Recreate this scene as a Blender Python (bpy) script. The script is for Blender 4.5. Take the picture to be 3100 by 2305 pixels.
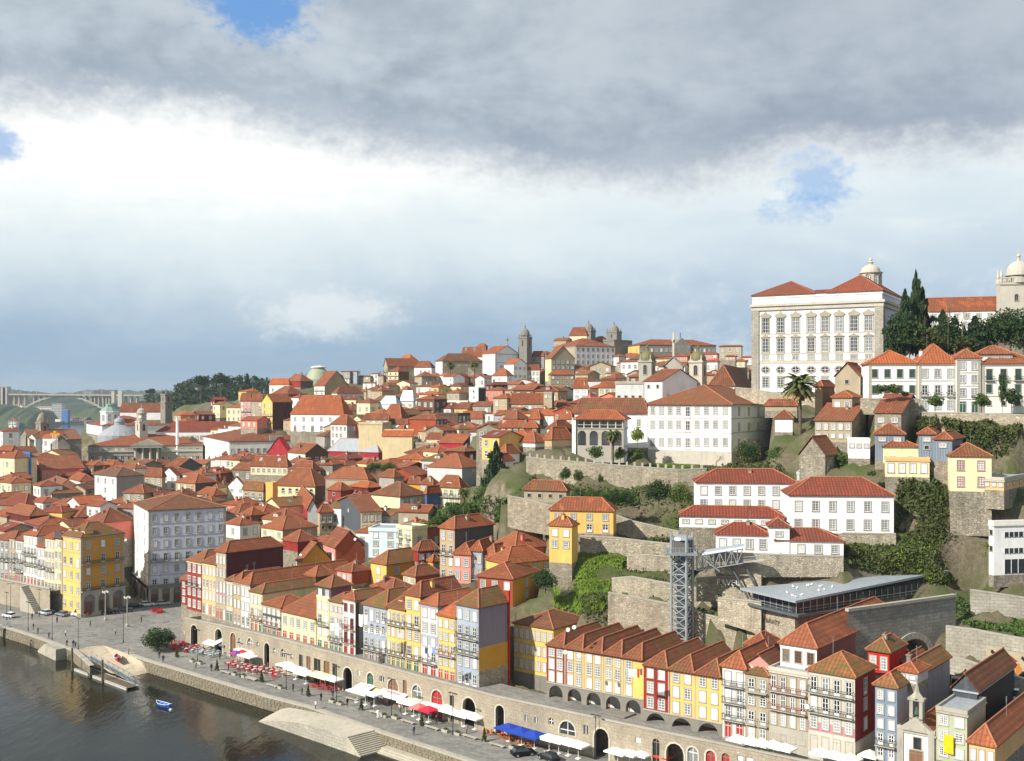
import bpy,bmesh,math,random
import numpy as np
from mathutils import Vector,Matrix
random.seed(7)
for o in list(bpy.data.objects):bpy.data.objects.remove(o)
scene=bpy.context.scene
COL=scene.collection
R=math.radians
FP,CX,CY,CAMZ=3324.0,1550.0,1195.0,62.0
cam=bpy.data.cameras.new('camera')
cam.sensor_fit='HORIZONTAL';cam.sensor_width=36.0
cam.lens=36.0*FP/3100.0
cam.shift_y=(CY-1152.5)/3100.0
cam.clip_start=1.0;cam.clip_end=30000
camo=bpy.data.objects.new('camera',cam);COL.objects.link(camo)
camo.location=(0,0,CAMZ);camo.rotation_euler=(R(90),0,0)
scene.camera=camo
scene.view_settings.view_transform='Standard';scene.view_settings.look='None'
scene.view_settings.exposure=0.41;scene.view_settings.gamma=1.0
scene.view_settings.use_curve_mapping=False
SUN_AZ=math.atan2(-0.82,-0.57)
SUN_EL=R(36)
sl=bpy.data.lights.new('sun','SUN');sl.energy=5.0;sl.angle=R(0.5);sl.color=(1.0,0.945,0.85)
so=bpy.data.objects.new('sun',sl);COL.objects.link(so)
sdir=Vector((math.sin(SUN_AZ)*math.cos(SUN_EL),math.cos(SUN_AZ)*math.cos(SUN_EL),math.sin(SUN_EL)))
so.rotation_euler=sdir.to_track_quat('Z','Y').to_euler();so.location=(-100,-100,200)
def build_world():
 w=bpy.data.worlds.new('World');scene.world=w;w.use_nodes=True
 nt=w.node_tree;nt.nodes.clear();N=nt.nodes;Lk=nt.links.new
 def node(t,**k):
  n=N.new(t)
  for a,b in k.items():setattr(n,a,b)
  return n
 def math_(op,a,b=None,c=None,clamp=False):
  n=node('ShaderNodeMath',operation=op);n.use_clamp=clamp
  for i,v in enumerate((a,b,c)):
   if v is None:continue
   if isinstance(v,(int,float)):n.inputs[i].default_value=v
   else:Lk(v,n.inputs[i])
  return n.outputs[0]
 def mix(f,a,b):
  n=node('ShaderNodeMix',data_type='RGBA')
  if isinstance(f,(int,float)):n.inputs[0].default_value=f
  else:Lk(f,n.inputs[0])
  for i,v in((6,a),(7,b)):
   if isinstance(v,tuple):n.inputs[i].default_value=(*v,1)
   else:Lk(v,n.inputs[i])
  return n.outputs[2]
 def smooth(v,a,b):
  n=node('ShaderNodeMapRange',interpolation_type='SMOOTHSTEP')
  Lk(v,n.inputs[0]);n.inputs[1].default_value=a;n.inputs[2].default_value=b
  return n.outputs[0]
 def noise(vec,scale,detail=8,rough=.55,sc=(1,1,1),loc=(0,0,0),dist=0.0):
  m=node('ShaderNodeMapping');m.inputs['Scale'].default_value=sc;m.inputs['Location'].default_value=loc
  Lk(vec,m.inputs[0]);n=node('ShaderNodeTexNoise');Lk(m.outputs[0],n.inputs['Vector'])
  n.inputs['Scale'].default_value=scale;n.inputs['Detail'].default_value=detail
  n.inputs['Roughness'].default_value=rough;n.inputs['Distortion'].default_value=dist
  return math_('SUBTRACT',n.outputs[0],.5)
 tc=node('ShaderNodeTexCoord');sep=node('ShaderNodeSeparateXYZ');Lk(tc.outputs['Generated'],sep.inputs[0])
 az=math_('MULTIPLY',math_('ARCTAN2',sep.outputs[0],sep.outputs[1]),57.2958)
 el=math_('MULTIPLY',math_('ARCSINE',sep.outputs[2]),57.2958)
 cv=node('ShaderNodeCombineXYZ');Lk(az,cv.inputs[0]);Lk(el,cv.inputs[1]);AE=cv.outputs[0]
 sky=node('ShaderNodeTexSky',sky_type='NISHITA',sun_disc=False,sun_elevation=SUN_EL,sun_rotation=SUN_AZ,air_density=1.0,dust_density=1.0,altitude=60)
 n1=noise(AE,.06,sc=(1,1.7,1));n2=noise(AE,.22,sc=(1,1.5,1),loc=(7,3,0));n3=noise(AE,.9,sc=(1,1.4,1),loc=(31,9,0))
 n5=noise(AE,2.6,sc=(1,1.5,1),loc=(3,19,0))
 n4=noise(AE,.12,sc=(.6,1.6,1),loc=(50,77,0),dist=.6)
 def blob(a0,e0,ra,re,jit=.55):
  dx=math_('DIVIDE',math_('SUBTRACT',az,a0),ra);dy=math_('DIVIDE',math_('SUBTRACT',el,e0),re)
  r=math_('SQRT',math_('ADD',math_('MULTIPLY',dx,dx),math_('MULTIPLY',dy,dy)))
  r=math_('ADD',r,math_('MULTIPLY',n2,jit*2.6));r=math_('ADD',r,math_('MULTIPLY',n3,jit*1.7));r=math_('ADD',r,math_('MULTIPLY',n5,jit*.9))
  return math_('SUBTRACT',1,smooth(r,.35,1.35))
 K=10.0
 def c(r,g,b,s=.80):return(r*K*s,g*K*s,b*K*s)
 blue=mix(.75,sky.outputs[0],c(.14,.36,.78))
 soft=math_('ADD',math_('MULTIPLY',n1,5.0),math_('ADD',math_('MULTIPLY',n2,2.4),math_('MULTIPLY',n3,1.0)))
 e1=math_('ADD',el,soft)
 low=mix(smooth(e1,-1.0,3.5),c(.30,.43,.56),c(.33,.46,.60))
 low=mix(smooth(e1,2.0,8.5),low,c(.74,.83,.86))
 lw=math_('ADD',9.2,math_('MULTIPLY',smooth(az,-14,12),1.8))
 low=mix(smooth(math_('SUBTRACT',e1,lw),-1.6,2.2),low,c(1.02,1.03,1.0))
 right=math_('MULTIPLY',smooth(az,0,15),smooth(math_('ADD',e1,math_('MULTIPLY',n4,9.0)),11.5,4.0))
 low=mix(math_('MULTIPLY',right,.6),low,c(.46,.58,.72))
 lw2=math_('MULTIPLY',smooth(math_('ADD',n4,math_('MULTIPLY',n3,.3)),.0,.2),smooth(az,2,14))
 low=mix(math_('MULTIPLY',lw2,.6),low,c(.93,.95,.95))
 puff=blob(-9.6,4.2,3.6,1.25,.8)
 low=mix(math_('MULTIPLY',puff,.6),low,c(.88,.91,.90))
 streak=noise(AE,.5,sc=(.35,1.6,1),loc=(11,5,0));low=mix(math_('MULTIPLY',smooth(streak,.02,.25),.25),low,c(.55,.65,.74))
 s1=math_('ADD',math_('MULTIPLY',math_('COSINE',math_('MULTIPLY',math_('ADD',az,19.0),.125)),1.3),math_('MULTIPLY',smooth(az,15,24),-1.6))
 d=math_('SUBTRACT',el,math_('ADD',12.0,s1))
 d=math_('ADD',d,math_('ADD',math_('MULTIPLY',n1,2.4),math_('ADD',math_('MULTIPLY',n2,3.2),math_('ADD',math_('MULTIPLY',n3,2.0),math_('MULTIPLY',n5,.8)))))
 deckm=smooth(d,-1.2,2.2)
 sh=math_('ADD',math_('MULTIPLY',n4,1.9),math_('ADD',math_('MULTIPLY',n2,1.1),math_('ADD',math_('MULTIPLY',n3,.5),.5)))
 deck=mix(smooth(sh,.0,1.0),c(.29,.355,.44),c(.55,.62,.68))
 deck=mix(math_('MULTIPLY',smooth(d,3.6,.6),.45),deck,c(.33,.40,.51))
 hi=smooth(math_('ADD',el,math_('MULTIPLY',n1,10)),14.5,20.0)
 deck=mix(math_('MULTIPLY',hi,.35),deck,c(.56,.62,.66))
 deck=mix(math_('MULTIPLY',smooth(az,-8,20),.35),deck,c(.34,.39,.48))
 col=mix(deckm,low,deck)
 for(a0,e0,ra,re,st)in((-12.9,19.0,3.4,1.5,.95),(15.4,10.6,1.7,1.2,.6),(14.5,9.2,1.6,.7,.45),(-25.4,11.8,1.3,.8,.7)):
  col=mix(math_('MULTIPLY',blob(a0,e0,ra,re,1.0),st),col,blue)
 col=mix(smooth(el,-.2,-4),col,c(.16,.18,.18))
 bg=node('ShaderNodeBackground');Lk(col,bg.inputs[0]);bg.inputs[1].default_value=1.0/K
 out=node('ShaderNodeOutputWorld');Lk(bg.outputs[0],out.inputs[0])
build_world()
CROP={'S':(0,0,1.0),'A':(0,1100,800/2203),'B':(750,1000,800/2203),'C':(1500,950,800/2203),'D':(2250,750,850/2194),'E':(0,1600,800/1875),'F':(750,1550,800/1750),'G':(1500,1550,800/1750),'H':(2250,1350,850/1470),'I':(530,1640,.25),'J':(1040,1760,.25),'K':(1500,1890,.25),'M':(2000,1890,.25),'N':(2545,1890,.25)}
CUR=CROP['S']
def use(k):
 global CUR;CUR=CROP[k]
def sx(x):return CUR[0]+x*CUR[2]
def sy(y):return CUR[1]+y*CUR[2]
def P(x,y,D):
 return Vector(((sx(x)-CX)/FP*D,D,CAMZ-(sy(y)-CY)/FP*D))
def G(x,y,z=0.0):
 return P(x,y,(CAMZ-z)*FP/(sy(y)-CY))
def onz(px,D,py):return CAMZ-(py-CY)/FP*D
_tab=[(1100,800),(1150,750),(1190,700),(1236,650),(1289,600),(1400,520),(1471,450),(1537,400),(1622,350),(1736,300),(1850,265),(1990,235),(2300,190)]
def dauto(px,py):
 D=np.interp(py,[t[0]for t in _tab],[t[1]for t in _tab])
 f=np.interp(px,[0,400,900,1400,1700,2200],[1.2,1.2,1.0,.88,.78,.72])
 w=(py-1550)/250 if px<900 else(py-1250)/250
 return float(D*f**min(1,max(0,w)))
MURO=[(-106,297.5),(-78.3,270.8),(-36,230.5),(-3,200),(38.4,170),(67,147),(86,131)]
def offset(poly,d):
 out=[]
 for i,p in enumerate(poly):
  a=Vector(poly[max(0,i-1)]);b=Vector(poly[min(len(poly)-1,i+1)])
  t=(b-a).normalized();n=Vector((-t.y,t.x));out.append((p[0]+n.x*d,p[1]+n.y*d))
 return out
def hit(poly,px):
 t=(px-CX)/FP
 for i in range(len(poly)-1):
  (x0,y0),(x1,y1)=poly[i],poly[i+1]
  den=(x1-x0)-t*(y1-y0)
  if abs(den)<1e-9:continue
  s=(t*y0-x0)/den
  if-1e-6<=s<=1+1e-6 or(i==0 and s<0)or(i==len(poly)-2 and s>1):
   return Vector((x0+(x1-x0)*s,y0+(y1-y0)*s)),math.atan2(y1-y0,x1-x0)
class MB:
 def __init__(s):s.v=[];s.f=[];s.m=[]
 def face(s,pts,m=0):
  n=len(s.v);s.v+=[tuple(p)for p in pts];s.f.append(tuple(range(n,n+len(pts))));s.m.append(m)
 def grid(s,pts,faces,m=0):
  n=len(s.v);s.v+=[tuple(p)for p in pts]
  for f in faces:s.f.append(tuple(i+n for i in f));s.m.append(m)
 def box(s,a,b,m=0,bot=True):
  x0,y0,z0=a;x1,y1,z1=b
  if x0>x1:x0,x1=x1,x0
  if y0>y1:y0,y1=y1,y0
  if z0>z1:z0,z1=z1,z0
  p=[(x0,y0,z0),(x1,y0,z0),(x1,y1,z0),(x0,y1,z0),(x0,y0,z1),(x1,y0,z1),(x1,y1,z1),(x0,y1,z1)]
  fs=[(4,5,6,7),(0,1,5,4),(1,2,6,5),(2,3,7,6),(3,0,4,7)]
  if bot:fs.append((3,2,1,0))
  s.grid(p,fs,m)
 def bar(s,a,b,r,m=0,n=4,r2=None):
  a=Vector(a);b=Vector(b);d=(b-a)
  if d.length<1e-6:return
  d.normalize();up=Vector((0,0,1))if abs(d.z)<.95 else Vector((1,0,0))
  e1=d.cross(up).normalized();e2=d.cross(e1);r2=r if r2 is None else r2
  pts=[]
  for c_,rr in((a,r),(b,r2)):
   for k in range(n):
    t=2*math.pi*(k+.5)/n;pts.append(c_+e1*(rr*math.cos(t))+e2*(rr*math.sin(t)))
  fs=[(k,(k+1)%n,n+(k+1)%n,n+k)for k in range(n)]+[tuple(range(n))[::-1],tuple(range(n,2*n))]
  s.grid(pts,fs,m)
 def lathe(s,prof,n=16,m=0,c=(0,0)):
  pts=[(c[0]+r*math.cos(2*math.pi*k/n),c[1]+r*math.sin(2*math.pi*k/n),z)for r,z in prof for k in range(n)]
  fs=[(i*n+k,i*n+(k+1)%n,(i+1)*n+(k+1)%n,(i+1)*n+k)for i in range(len(prof)-1)for k in range(n)]
  fs.append(tuple((len(prof)-1)*n+k for k in range(n)))
  s.grid(pts,fs,m)
 def mesh(s,name,mats,smooth=False,uv=True):
  me=bpy.data.meshes.new(name);me.from_pydata(s.v,[],s.f)
  for m in mats:me.materials.append(MAT(m)if isinstance(m,str)else m)
  if any(s.m):me.polygons.foreach_set('material_index',s.m)
  if smooth:me.polygons.foreach_set('use_smooth',[True]*len(s.f))
  if uv:autouv(me)
  me.update();return me
 def obj(s,name,mats,parent=None,loc=None,smooth=False,uv=True):
  if not isinstance(mats,(list,tuple)):mats=[mats]
  return link(name,s.mesh(name,mats,smooth,uv),parent,loc)
def autouv(me):
 uvl=me.uv_layers.new(name='UVMap');nl=len(me.loops);npy=len(me.polygons)
 co=np.empty(len(me.vertices)*3);me.vertices.foreach_get('co',co);co=co.reshape(-1,3)
 no=np.empty(npy*3);me.polygons.foreach_get('normal',no);no=no.reshape(-1,3)
 lt=np.empty(npy,int);me.polygons.foreach_get('loop_total',lt)
 lv=np.empty(nl,int);me.loops.foreach_get('vertex_index',lv)
 n=np.repeat(no,lt,axis=0);p=co[lv]
 u=np.stack([-n[:,1],n[:,0],np.zeros(nl)],1);l=np.linalg.norm(u,axis=1);flat=l<1e-3
 u[flat]=(1,0,0);l[flat]=1;u/=l[:,None]
 v=np.cross(n,u)
 uvl.data.foreach_set('uv',np.stack([(p*u).sum(1),(p*v).sum(1)],1).ravel())
def link(name,data,parent=None,loc=None):
 o=bpy.data.objects.new(name,data);COL.objects.link(o)
 if parent is not None:o.parent=parent
 if loc is not None:o.location=loc
 return o
def tag(o,label,cat,group=None,kind=None):
 if label:o['label']=label
 if cat:o['category']=cat
 if group:o['group']=group
 if kind:o['kind']=kind
 return o
def thing(name,label,cat,loc=(0,0,0),rz=0.0,group=None):
 o=bpy.data.objects.new(name,None);COL.objects.link(o);o.empty_display_size=.5
 o.location=loc;o.rotation_euler=(0,0,rz)
 return tag(o,label,cat,group)
def structure(o):o['kind']='structure';return o
def kids(o):return[c for c in COL.objects if c.parent==o]
def dup(root,loc,rz=0.0,label=None,scale=None,tree=None):
 r=root.copy();COL.objects.link(r);r.location=loc;r.rotation_euler=(0,0,rz)
 if label:r['label']=label
 if scale:r.scale=scale if isinstance(scale,tuple)else(scale,)*3
 for ch in root.children:
  c=ch.copy();COL.objects.link(c);c.parent=r
  for g in ch.children:
   d=g.copy();COL.objects.link(d);d.parent=c
 return r
_M={}
def lin(h):
 h=h.lstrip('#');c=[int(h[i:i+2],16)/255 for i in(0,2,4)]
 return tuple(x/12.92 if x<=.04045 else((x+.055)/1.055)**2.4 for x in c)
class NT:
 def __init__(s,name):
  s.mat=bpy.data.materials.new(name);s.mat.use_nodes=True;s.t=s.mat.node_tree;s.t.nodes.clear()
  s.out=s.n('ShaderNodeOutputMaterial');s.b=s.n('ShaderNodeBsdfPrincipled');s.l(s.b.outputs[0],s.out.inputs[0])
  s.b.inputs['Specular IOR Level'].default_value=.25
 def n(s,t,**k):
  q=s.t.nodes.new(t)
  for a,b in k.items():setattr(q,a,b)
  return q
 def l(s,a,b):s.t.links.new(a,b)
 def set(s,name,v):s.b.inputs[name].default_value=v
 def coord(s,kind='UV',sc=(1,1,1)):
  tc=s.n('ShaderNodeTexCoord');m=s.n('ShaderNodeMapping');m.inputs['Scale'].default_value=sc
  s.l(tc.outputs[kind],m.inputs[0]);
  oi=s.n('ShaderNodeObjectInfo');ad=s.n('ShaderNodeVectorMath',operation='ADD')
  mu=s.n('ShaderNodeMath',operation='MULTIPLY');s.l(oi.outputs['Random'],mu.inputs[0]);mu.inputs[1].default_value=57.0
  s.l(m.outputs[0],ad.inputs[0]);s.l(mu.outputs[0],ad.inputs[1]);return ad.outputs[0]
 def noise(s,vec,scale,detail=4,rough=.6):
  q=s.n('ShaderNodeTexNoise');s.l(vec,q.inputs['Vector']);q.inputs['Scale'].default_value=scale
  q.inputs['Detail'].default_value=detail;q.inputs['Roughness'].default_value=rough;return q.outputs[0]
 def ramp(s,v,a,b,lo=0.,hi=1.):
  q=s.n('ShaderNodeMapRange');s.l(v,q.inputs[0]);q.inputs[1].default_value=a;q.inputs[2].default_value=b
  q.inputs[3].default_value=lo;q.inputs[4].default_value=hi;return q.outputs[0]
 def mix(s,f,a,b,mode='MIX'):
  q=s.n('ShaderNodeMix',data_type='RGBA',blend_type=mode)
  if isinstance(f,(int,float)):q.inputs[0].default_value=f
  else:s.l(f,q.inputs[0])
  for i,v in((6,a),(7,b)):
   if isinstance(v,tuple):q.inputs[i].default_value=(*v[:3],1)
   else:s.l(v,q.inputs[i])
  return q.outputs[2]
 def m(s,op,a,b):
  q=s.n('ShaderNodeMath',operation=op)
  for i,v in enumerate((a,b)):
   if isinstance(v,(int,float)):q.inputs[i].default_value=v
   else:s.l(v,q.inputs[i])
  return q.outputs[0]
 def bump(s,h,strength=.3,dist=.05):
  q=s.n('ShaderNodeBump');q.inputs['Strength'].default_value=strength;q.inputs['Distance'].default_value=dist
  s.l(h,q.inputs['Height']);s.l(q.outputs[0],s.b.inputs['Normal'])
 def rand(s):
  return s.n('ShaderNodeObjectInfo').outputs['Random']
 def col(s,c):s.l(c,s.b.inputs['Base Color'])
def mul(c,k):return tuple(min(1,x*k)for x in c)
def mat_plaster(name,c,dirt=.5,stain=(.20,.18,.15)):
 t=NT(name);uv=t.coord('UV');st=t.coord('UV',(1,.12,1))
 a=t.noise(uv,.25,5,.65);b=t.noise(st,1.3,5,.7);g=t.noise(uv,2.5,3)
 col=t.mix(t.ramp(a,.3,.7),mul(c,.86),mul(c,1.08))
 col=t.mix(t.ramp(b,.52,.85,0,dirt),col,stain)
 col=t.mix(t.ramp(g,.6,.8,0,.22),col,mul(c,.65));col=t.mix(t.ramp(t.noise(uv,.7,5,.7),.6,.72,0,dirt*.55),col,mul(stain,1.8))
 col=t.mix(t.ramp(t.rand(),0,1,0,.10),col,mul(c,.75))
 t.col(col);t.set('Roughness',.9);t.bump(g,.15,.03);return t.mat
def mat_roof(name,c1,c2,moss=.15,mosscol=(.13,.115,.035)):
 t=NT(name);uv=t.coord('UV')
 big=t.noise(uv,.18,5,.6);fine=t.noise(t.coord('UV',(2.6,.55,1)),1.0,3,.6);tile=t.noise(t.coord('UV',(4.5,2.5,1)),1.0,1)
 col=t.mix(t.ramp(big,.3,.7),c1,c2)
 r=t.rand();col=t.mix(t.ramp(r,0,.8,0,.8),col,(.15,.06,.036));r2=t.m('FRACT',t.m('MULTIPLY',r,7.3),0);col=t.mix(t.ramp(r2,.55,1,0,.55),col,(.36,.13,.06))
 pa=t.noise(t.coord('UV',(.5,.35,1)),1.0,2,.4);col=t.mix(t.ramp(pa,.56,.62,0,.35),col,mul(c1,1.25));col=t.mix(t.ramp(t.noise(t.coord('UV',(.9,.12,1)),1.2,5,.7),.5,.75,0,.65),col,(.10,.05,.03))
 col=t.mix(t.ramp(fine,.5,.78,0,.5),col,mul(c2,.45))
 col=t.mix(t.ramp(tile,.55,.75,0,.35),col,mul(c1,1.35))
 mo=t.m('ADD',t.ramp(t.noise(uv,.45,6,.7),.62-moss*.35,.80-moss*.35),0)
 col=t.mix(t.m('MULTIPLY',mo,min(1,.3+moss)),col,mosscol)
 w=t.n('ShaderNodeTexWave',wave_type='BANDS',bands_direction='X');t.l(t.coord('UV'),w.inputs['Vector']);w.inputs['Scale'].default_value=.5;w.inputs['Distortion'].default_value=.4
 w2=t.n('ShaderNodeTexWave',wave_type='BANDS',bands_direction='Y');t.l(t.coord('UV'),w2 .inputs['Vector']);w2 .inputs['Scale'].default_value=.36;w2 .inputs['Distortion'].default_value=.8
 col=t.mix(t.ramp(w.outputs[0],.0,.5,.5,0),col,mul(c2,.35))
 col=t.mix(t.ramp(w2 .outputs[0],.0,.3,.35,0),col,mul(c2,.4))
 t.col(col);t.set('Roughness',.85)
 t.bump(t.m('ADD',w.outputs[0],t.m('MULTIPLY',w2 .outputs[0],.5)),.55,.08);return t.mat
def mat_stone(name,c,c2,scale=1.0,bw=.8,bh=.4,mortar=(.10,.09,.08),moss=.2,mosscol=(.07,.085,.03),depth=.35):
 t=NT(name);uv=t.coord('UV');wob=t.n('ShaderNodeTexNoise');t.l(uv,wob.inputs['Vector']);wob.inputs['Scale'].default_value=1.4
 ad=t.n('ShaderNodeVectorMath',operation='MULTIPLY_ADD');t.l(wob.outputs['Color'],ad.inputs[0]);ad.inputs[1].default_value=(.22*bw,.22*bh*1.6,0);t.l(uv,ad.inputs[2])
 br=t.n('ShaderNodeTexBrick');t.l(ad.outputs[0],br.inputs['Vector']);br.inputs['Scale'].default_value=1/scale
 br.inputs['Color1'].default_value=(*c,1);br.inputs['Color2'].default_value=(*c2,1);br.inputs['Mortar'].default_value=(*mortar,1)
 br.inputs['Brick Width'].default_value=bw;br.inputs['Row Height'].default_value=bh;br.inputs['Mortar Size'].default_value=.03;br.inputs['Mortar Smooth'].default_value=.3
 big=t.noise(uv,.15,6,.65);st=t.noise(t.coord('UV',(1,.15,1)),.8,5,.7)
 col=t.mix(t.ramp(big,.35,.7,0,.75),br.outputs[0],mul(c2,.55))
 col=t.mix(t.ramp(st,.5,.8,0,.55),col,mul(c,.3))
 col=t.mix(t.m('MULTIPLY',t.ramp(t.noise(uv,.5,6,.7),.60-moss*.25,.75-moss*.2),min(.9,moss*2)),col,mosscol)
 fi=t.noise(uv,3,4);col=t.mix(t.ramp(fi,.35,.7,0,.35),col,mul(c,1.3))
 t.col(col);t.set('Roughness',.92)
 t.bump(t.m('ADD',t.m('MULTIPLY',br.outputs[1],-1),t.m('MULTIPLY',fi,.6)),depth,.12);return t.mat
def mat_rubble(name,c,c2,sz=.55,moss=.2,mosscol=(.07,.08,.03)):
 t=NT(name);uv=t.coord('UV',(1/sz*.72,1/sz*1.25,1));wob=t.n('ShaderNodeTexNoise');t.l(uv,wob.inputs['Vector']);wob.inputs['Scale'].default_value=.9
 ad=t.n('ShaderNodeVectorMath',operation='MULTIPLY_ADD');t.l(wob.outputs['Color'],ad.inputs[0]);ad.inputs[1].default_value=(.5,.5,0);t.l(uv,ad.inputs[2])
 vo=t.n('ShaderNodeTexVoronoi');t.l(ad.outputs[0],vo.inputs['Vector']);vo.inputs['Scale'].default_value=1.0;vo.inputs['Randomness'].default_value=.8
 ve=t.n('ShaderNodeTexVoronoi',feature='DISTANCE_TO_EDGE');t.l(ad.outputs[0],ve.inputs['Vector']);ve.inputs['Scale'].default_value=1.0;ve.inputs['Randomness'].default_value=.8
 sp=t.n('ShaderNodeSeparateColor');t.l(vo.outputs['Color'],sp.inputs[0]);m_=t.coord('UV');big=t.noise(m_,.14,6,.65);st=t.noise(t.coord('UV',(1,.13,1)),.8,6,.7)
 col=t.mix(sp.outputs[0],c,c2);col=t.mix(t.ramp(sp.outputs[1],.75,1,0,.7),col,mul(c,1.35));col=t.mix(t.ramp(sp.outputs[2],.7,1,0,.6),col,mul(c2,.55))
 col=t.mix(t.ramp(ve.outputs['Distance'],.0,.09,.55,0),col,mul(c2,.4));col=t.mix(t.ramp(big,.38,.72,0,.6),col,mul(c2,.5));col=t.mix(t.ramp(st,.48,.78,0,.65),col,mul(c,.26))
 col=t.mix(t.m('MULTIPLY',t.ramp(t.noise(m_,.5,6,.7),.60-moss*.25,.75-moss*.2),min(.9,moss*2)),col,mosscol)
 t.col(col);t.set('Roughness',.92);t.bump(t.ramp(ve.outputs['Distance'],0,.15),.6,.12);return t.mat
def mat_plain(name,c,rough=.6,metal=0.,var=.15,scale=1.0,spec=.3):
 t=NT(name);uv=t.coord('Object');a=t.noise(uv,scale,4)
 t.col(t.mix(t.ramp(a,.3,.7),mul(c,1-var),mul(c,1+var)));t.set('Roughness',rough);t.set('Metallic',metal);t.set('Specular IOR Level',spec);return t.mat
def mat_corr(name,c,c2=None,period=.5):
 t=NT(name);w=t.n('ShaderNodeTexWave',wave_type='BANDS',bands_direction='X');t.l(t.coord('UV'),w.inputs['Vector'])
 w.inputs['Scale'].default_value=.314/period;w.inputs['Distortion'].default_value=.15
 a=t.noise(t.coord('UV',(1,.15,1)),.9,5,.7)
 col=t.mix(t.ramp(a,.45,.75),c,c2 or mul(c,.6));col=t.mix(t.ramp(w.outputs[0],0,.5,.45,0),col,mul(c,.4))
 t.col(col);t.set('Roughness',.65);t.bump(w.outputs[0],.6,.06);return t.mat
def mat_leaf(name,c1,c2,c3=None):
 t=NT(name);uv=t.coord('Object');a=t.noise(uv,.35,4);b=t.noise(uv,2.2,3)
 col=t.mix(t.ramp(a,.35,.65),c1,c2);col=t.mix(t.ramp(b,.55,.75,0,.6),col,c3 or mul(c1,.5))
 t.col(col);t.set('Roughness',.7);t.set('Specular IOR Level',.2)
 return t.mat
def mat_glass(name,c,rough=.08,spec=.5):
 t=NT(name);uv=t.coord('Object');a=t.noise(uv,1.5,2);r=t.rand()
 col=t.mix(t.ramp(a,.35,.7),c,mul(c,1.8));col=t.mix(t.ramp(r,0,1,0,.6),col,mul(c,.4))
 t.col(col);t.set('Roughness',rough);t.set('Specular IOR Level',spec);return t.mat
def mat_water(name,c):
 t=NT(name);tc=t.n('ShaderNodeTexCoord')
 def nz(sc,s,d=3):
  m=t.n('ShaderNodeMapping');m.inputs['Scale'].default_value=sc;m.inputs['Rotation'].default_value=(0,0,R(38));t.l(tc.outputs['Object'],m.inputs[0])
  return t.noise(m.outputs[0],s,d,.6)
 a=nz((1,.35,1),.9);b=nz((1,.4,1),.16);c3=nz((1,1,1),.03,4)
 h=t.m('ADD',t.m('MULTIPLY',a,t.ramp(c3,.35,.65,.25,1.1)),t.m('MULTIPLY',b,2.0))
 t.b.inputs['Base Color'].default_value=(*c,1)
 t.set('Roughness',.10);t.set('Specular IOR Level',.42);t.set('IOR',1.28)
 t.bump(h,.30,.22);return t.mat
def mat_ground(name,c1,c2,c3,scale=.3,bump=.3,slab=None):
 t=NT(name);uv=t.coord('Object');a=t.noise(uv,scale*.25,6,.65);b=t.noise(uv,scale*2.5,5,.7);f=t.noise(uv,scale*12,3)
 col=t.mix(t.ramp(a,.35,.65),c1,c2);col=t.mix(t.ramp(b,.5,.75,0,.7),col,c3);col=t.mix(t.ramp(f,.5,.8,0,.35),col,mul(c1,.55))
 if slab:
  m=t.n('ShaderNodeMapping');m.inputs['Rotation'].default_value=(0,0,R(-40));tc=t.n('ShaderNodeTexCoord');t.l(tc.outputs['Object'],m.inputs[0])
  m.inputs['Rotation'].default_value=(0,0,R(40))
  br=t.n('ShaderNodeTexBrick');t.l(m.outputs[0],br.inputs['Vector']);br.inputs['Scale'].default_value=1/slab
  br.inputs['Color1'].default_value=(1,1,1,1);br.inputs['Color2'].default_value=(.72,.72,.72,1);br.inputs['Mortar'].default_value=(.35,.35,.35,1);br.inputs['Mortar Size'].default_value=.025
  br.inputs['Brick Width'].default_value=1.3;br.inputs['Row Height'].default_value=.8
  col=t.mix(.8,col,br.outputs[0],'MULTIPLY')
 t.col(col);t.set('Roughness',.9);t.bump(t.m('ADD',f,b),bump,.06);return t.mat
PLASTER={'white':'#f2f1ee','offwhite':'#e9e6dc','cream':'#eadcae','paleyellow':'#e6d8a6','yellow':'#e2b966','ochre':'#cf9a38','gold':'#cc9431','orange':'#d58a3e','pink':'#d98f86','salmon':'#dd7d6c','rose':'#b5828a','lilac':'#9b8fa6','greyblue':'#9aa6b6','bluegrey':'#77889c','paleblue':'#cfe3e6','palegrey':'#c9cac8','grey':'#9d9a92','beige':'#cdbb94','tan':'#b49c78','darkgrey':'#5b5e61','slate':'#474c52','red':'#8e2a25','darkred':'#5f2220','maroon':'#6e1e22','brick':'#9a4730','rust':'#a24b2c','black':'#26272a','brown':'#6b5140','green':'#a8b096','blue':'#4d5f86','lavender':'#cdd2e0','brightred':'#b3261f','crimson':'#a32733','mauve':'#7d5a66','stoneplaster':'#a89b82','darkbrown':'#4a342a','peach':'#e0b27c','terracotta':'#b8562c'}  # the deep yellow used on right-hand walls has their shade in its colour
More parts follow.
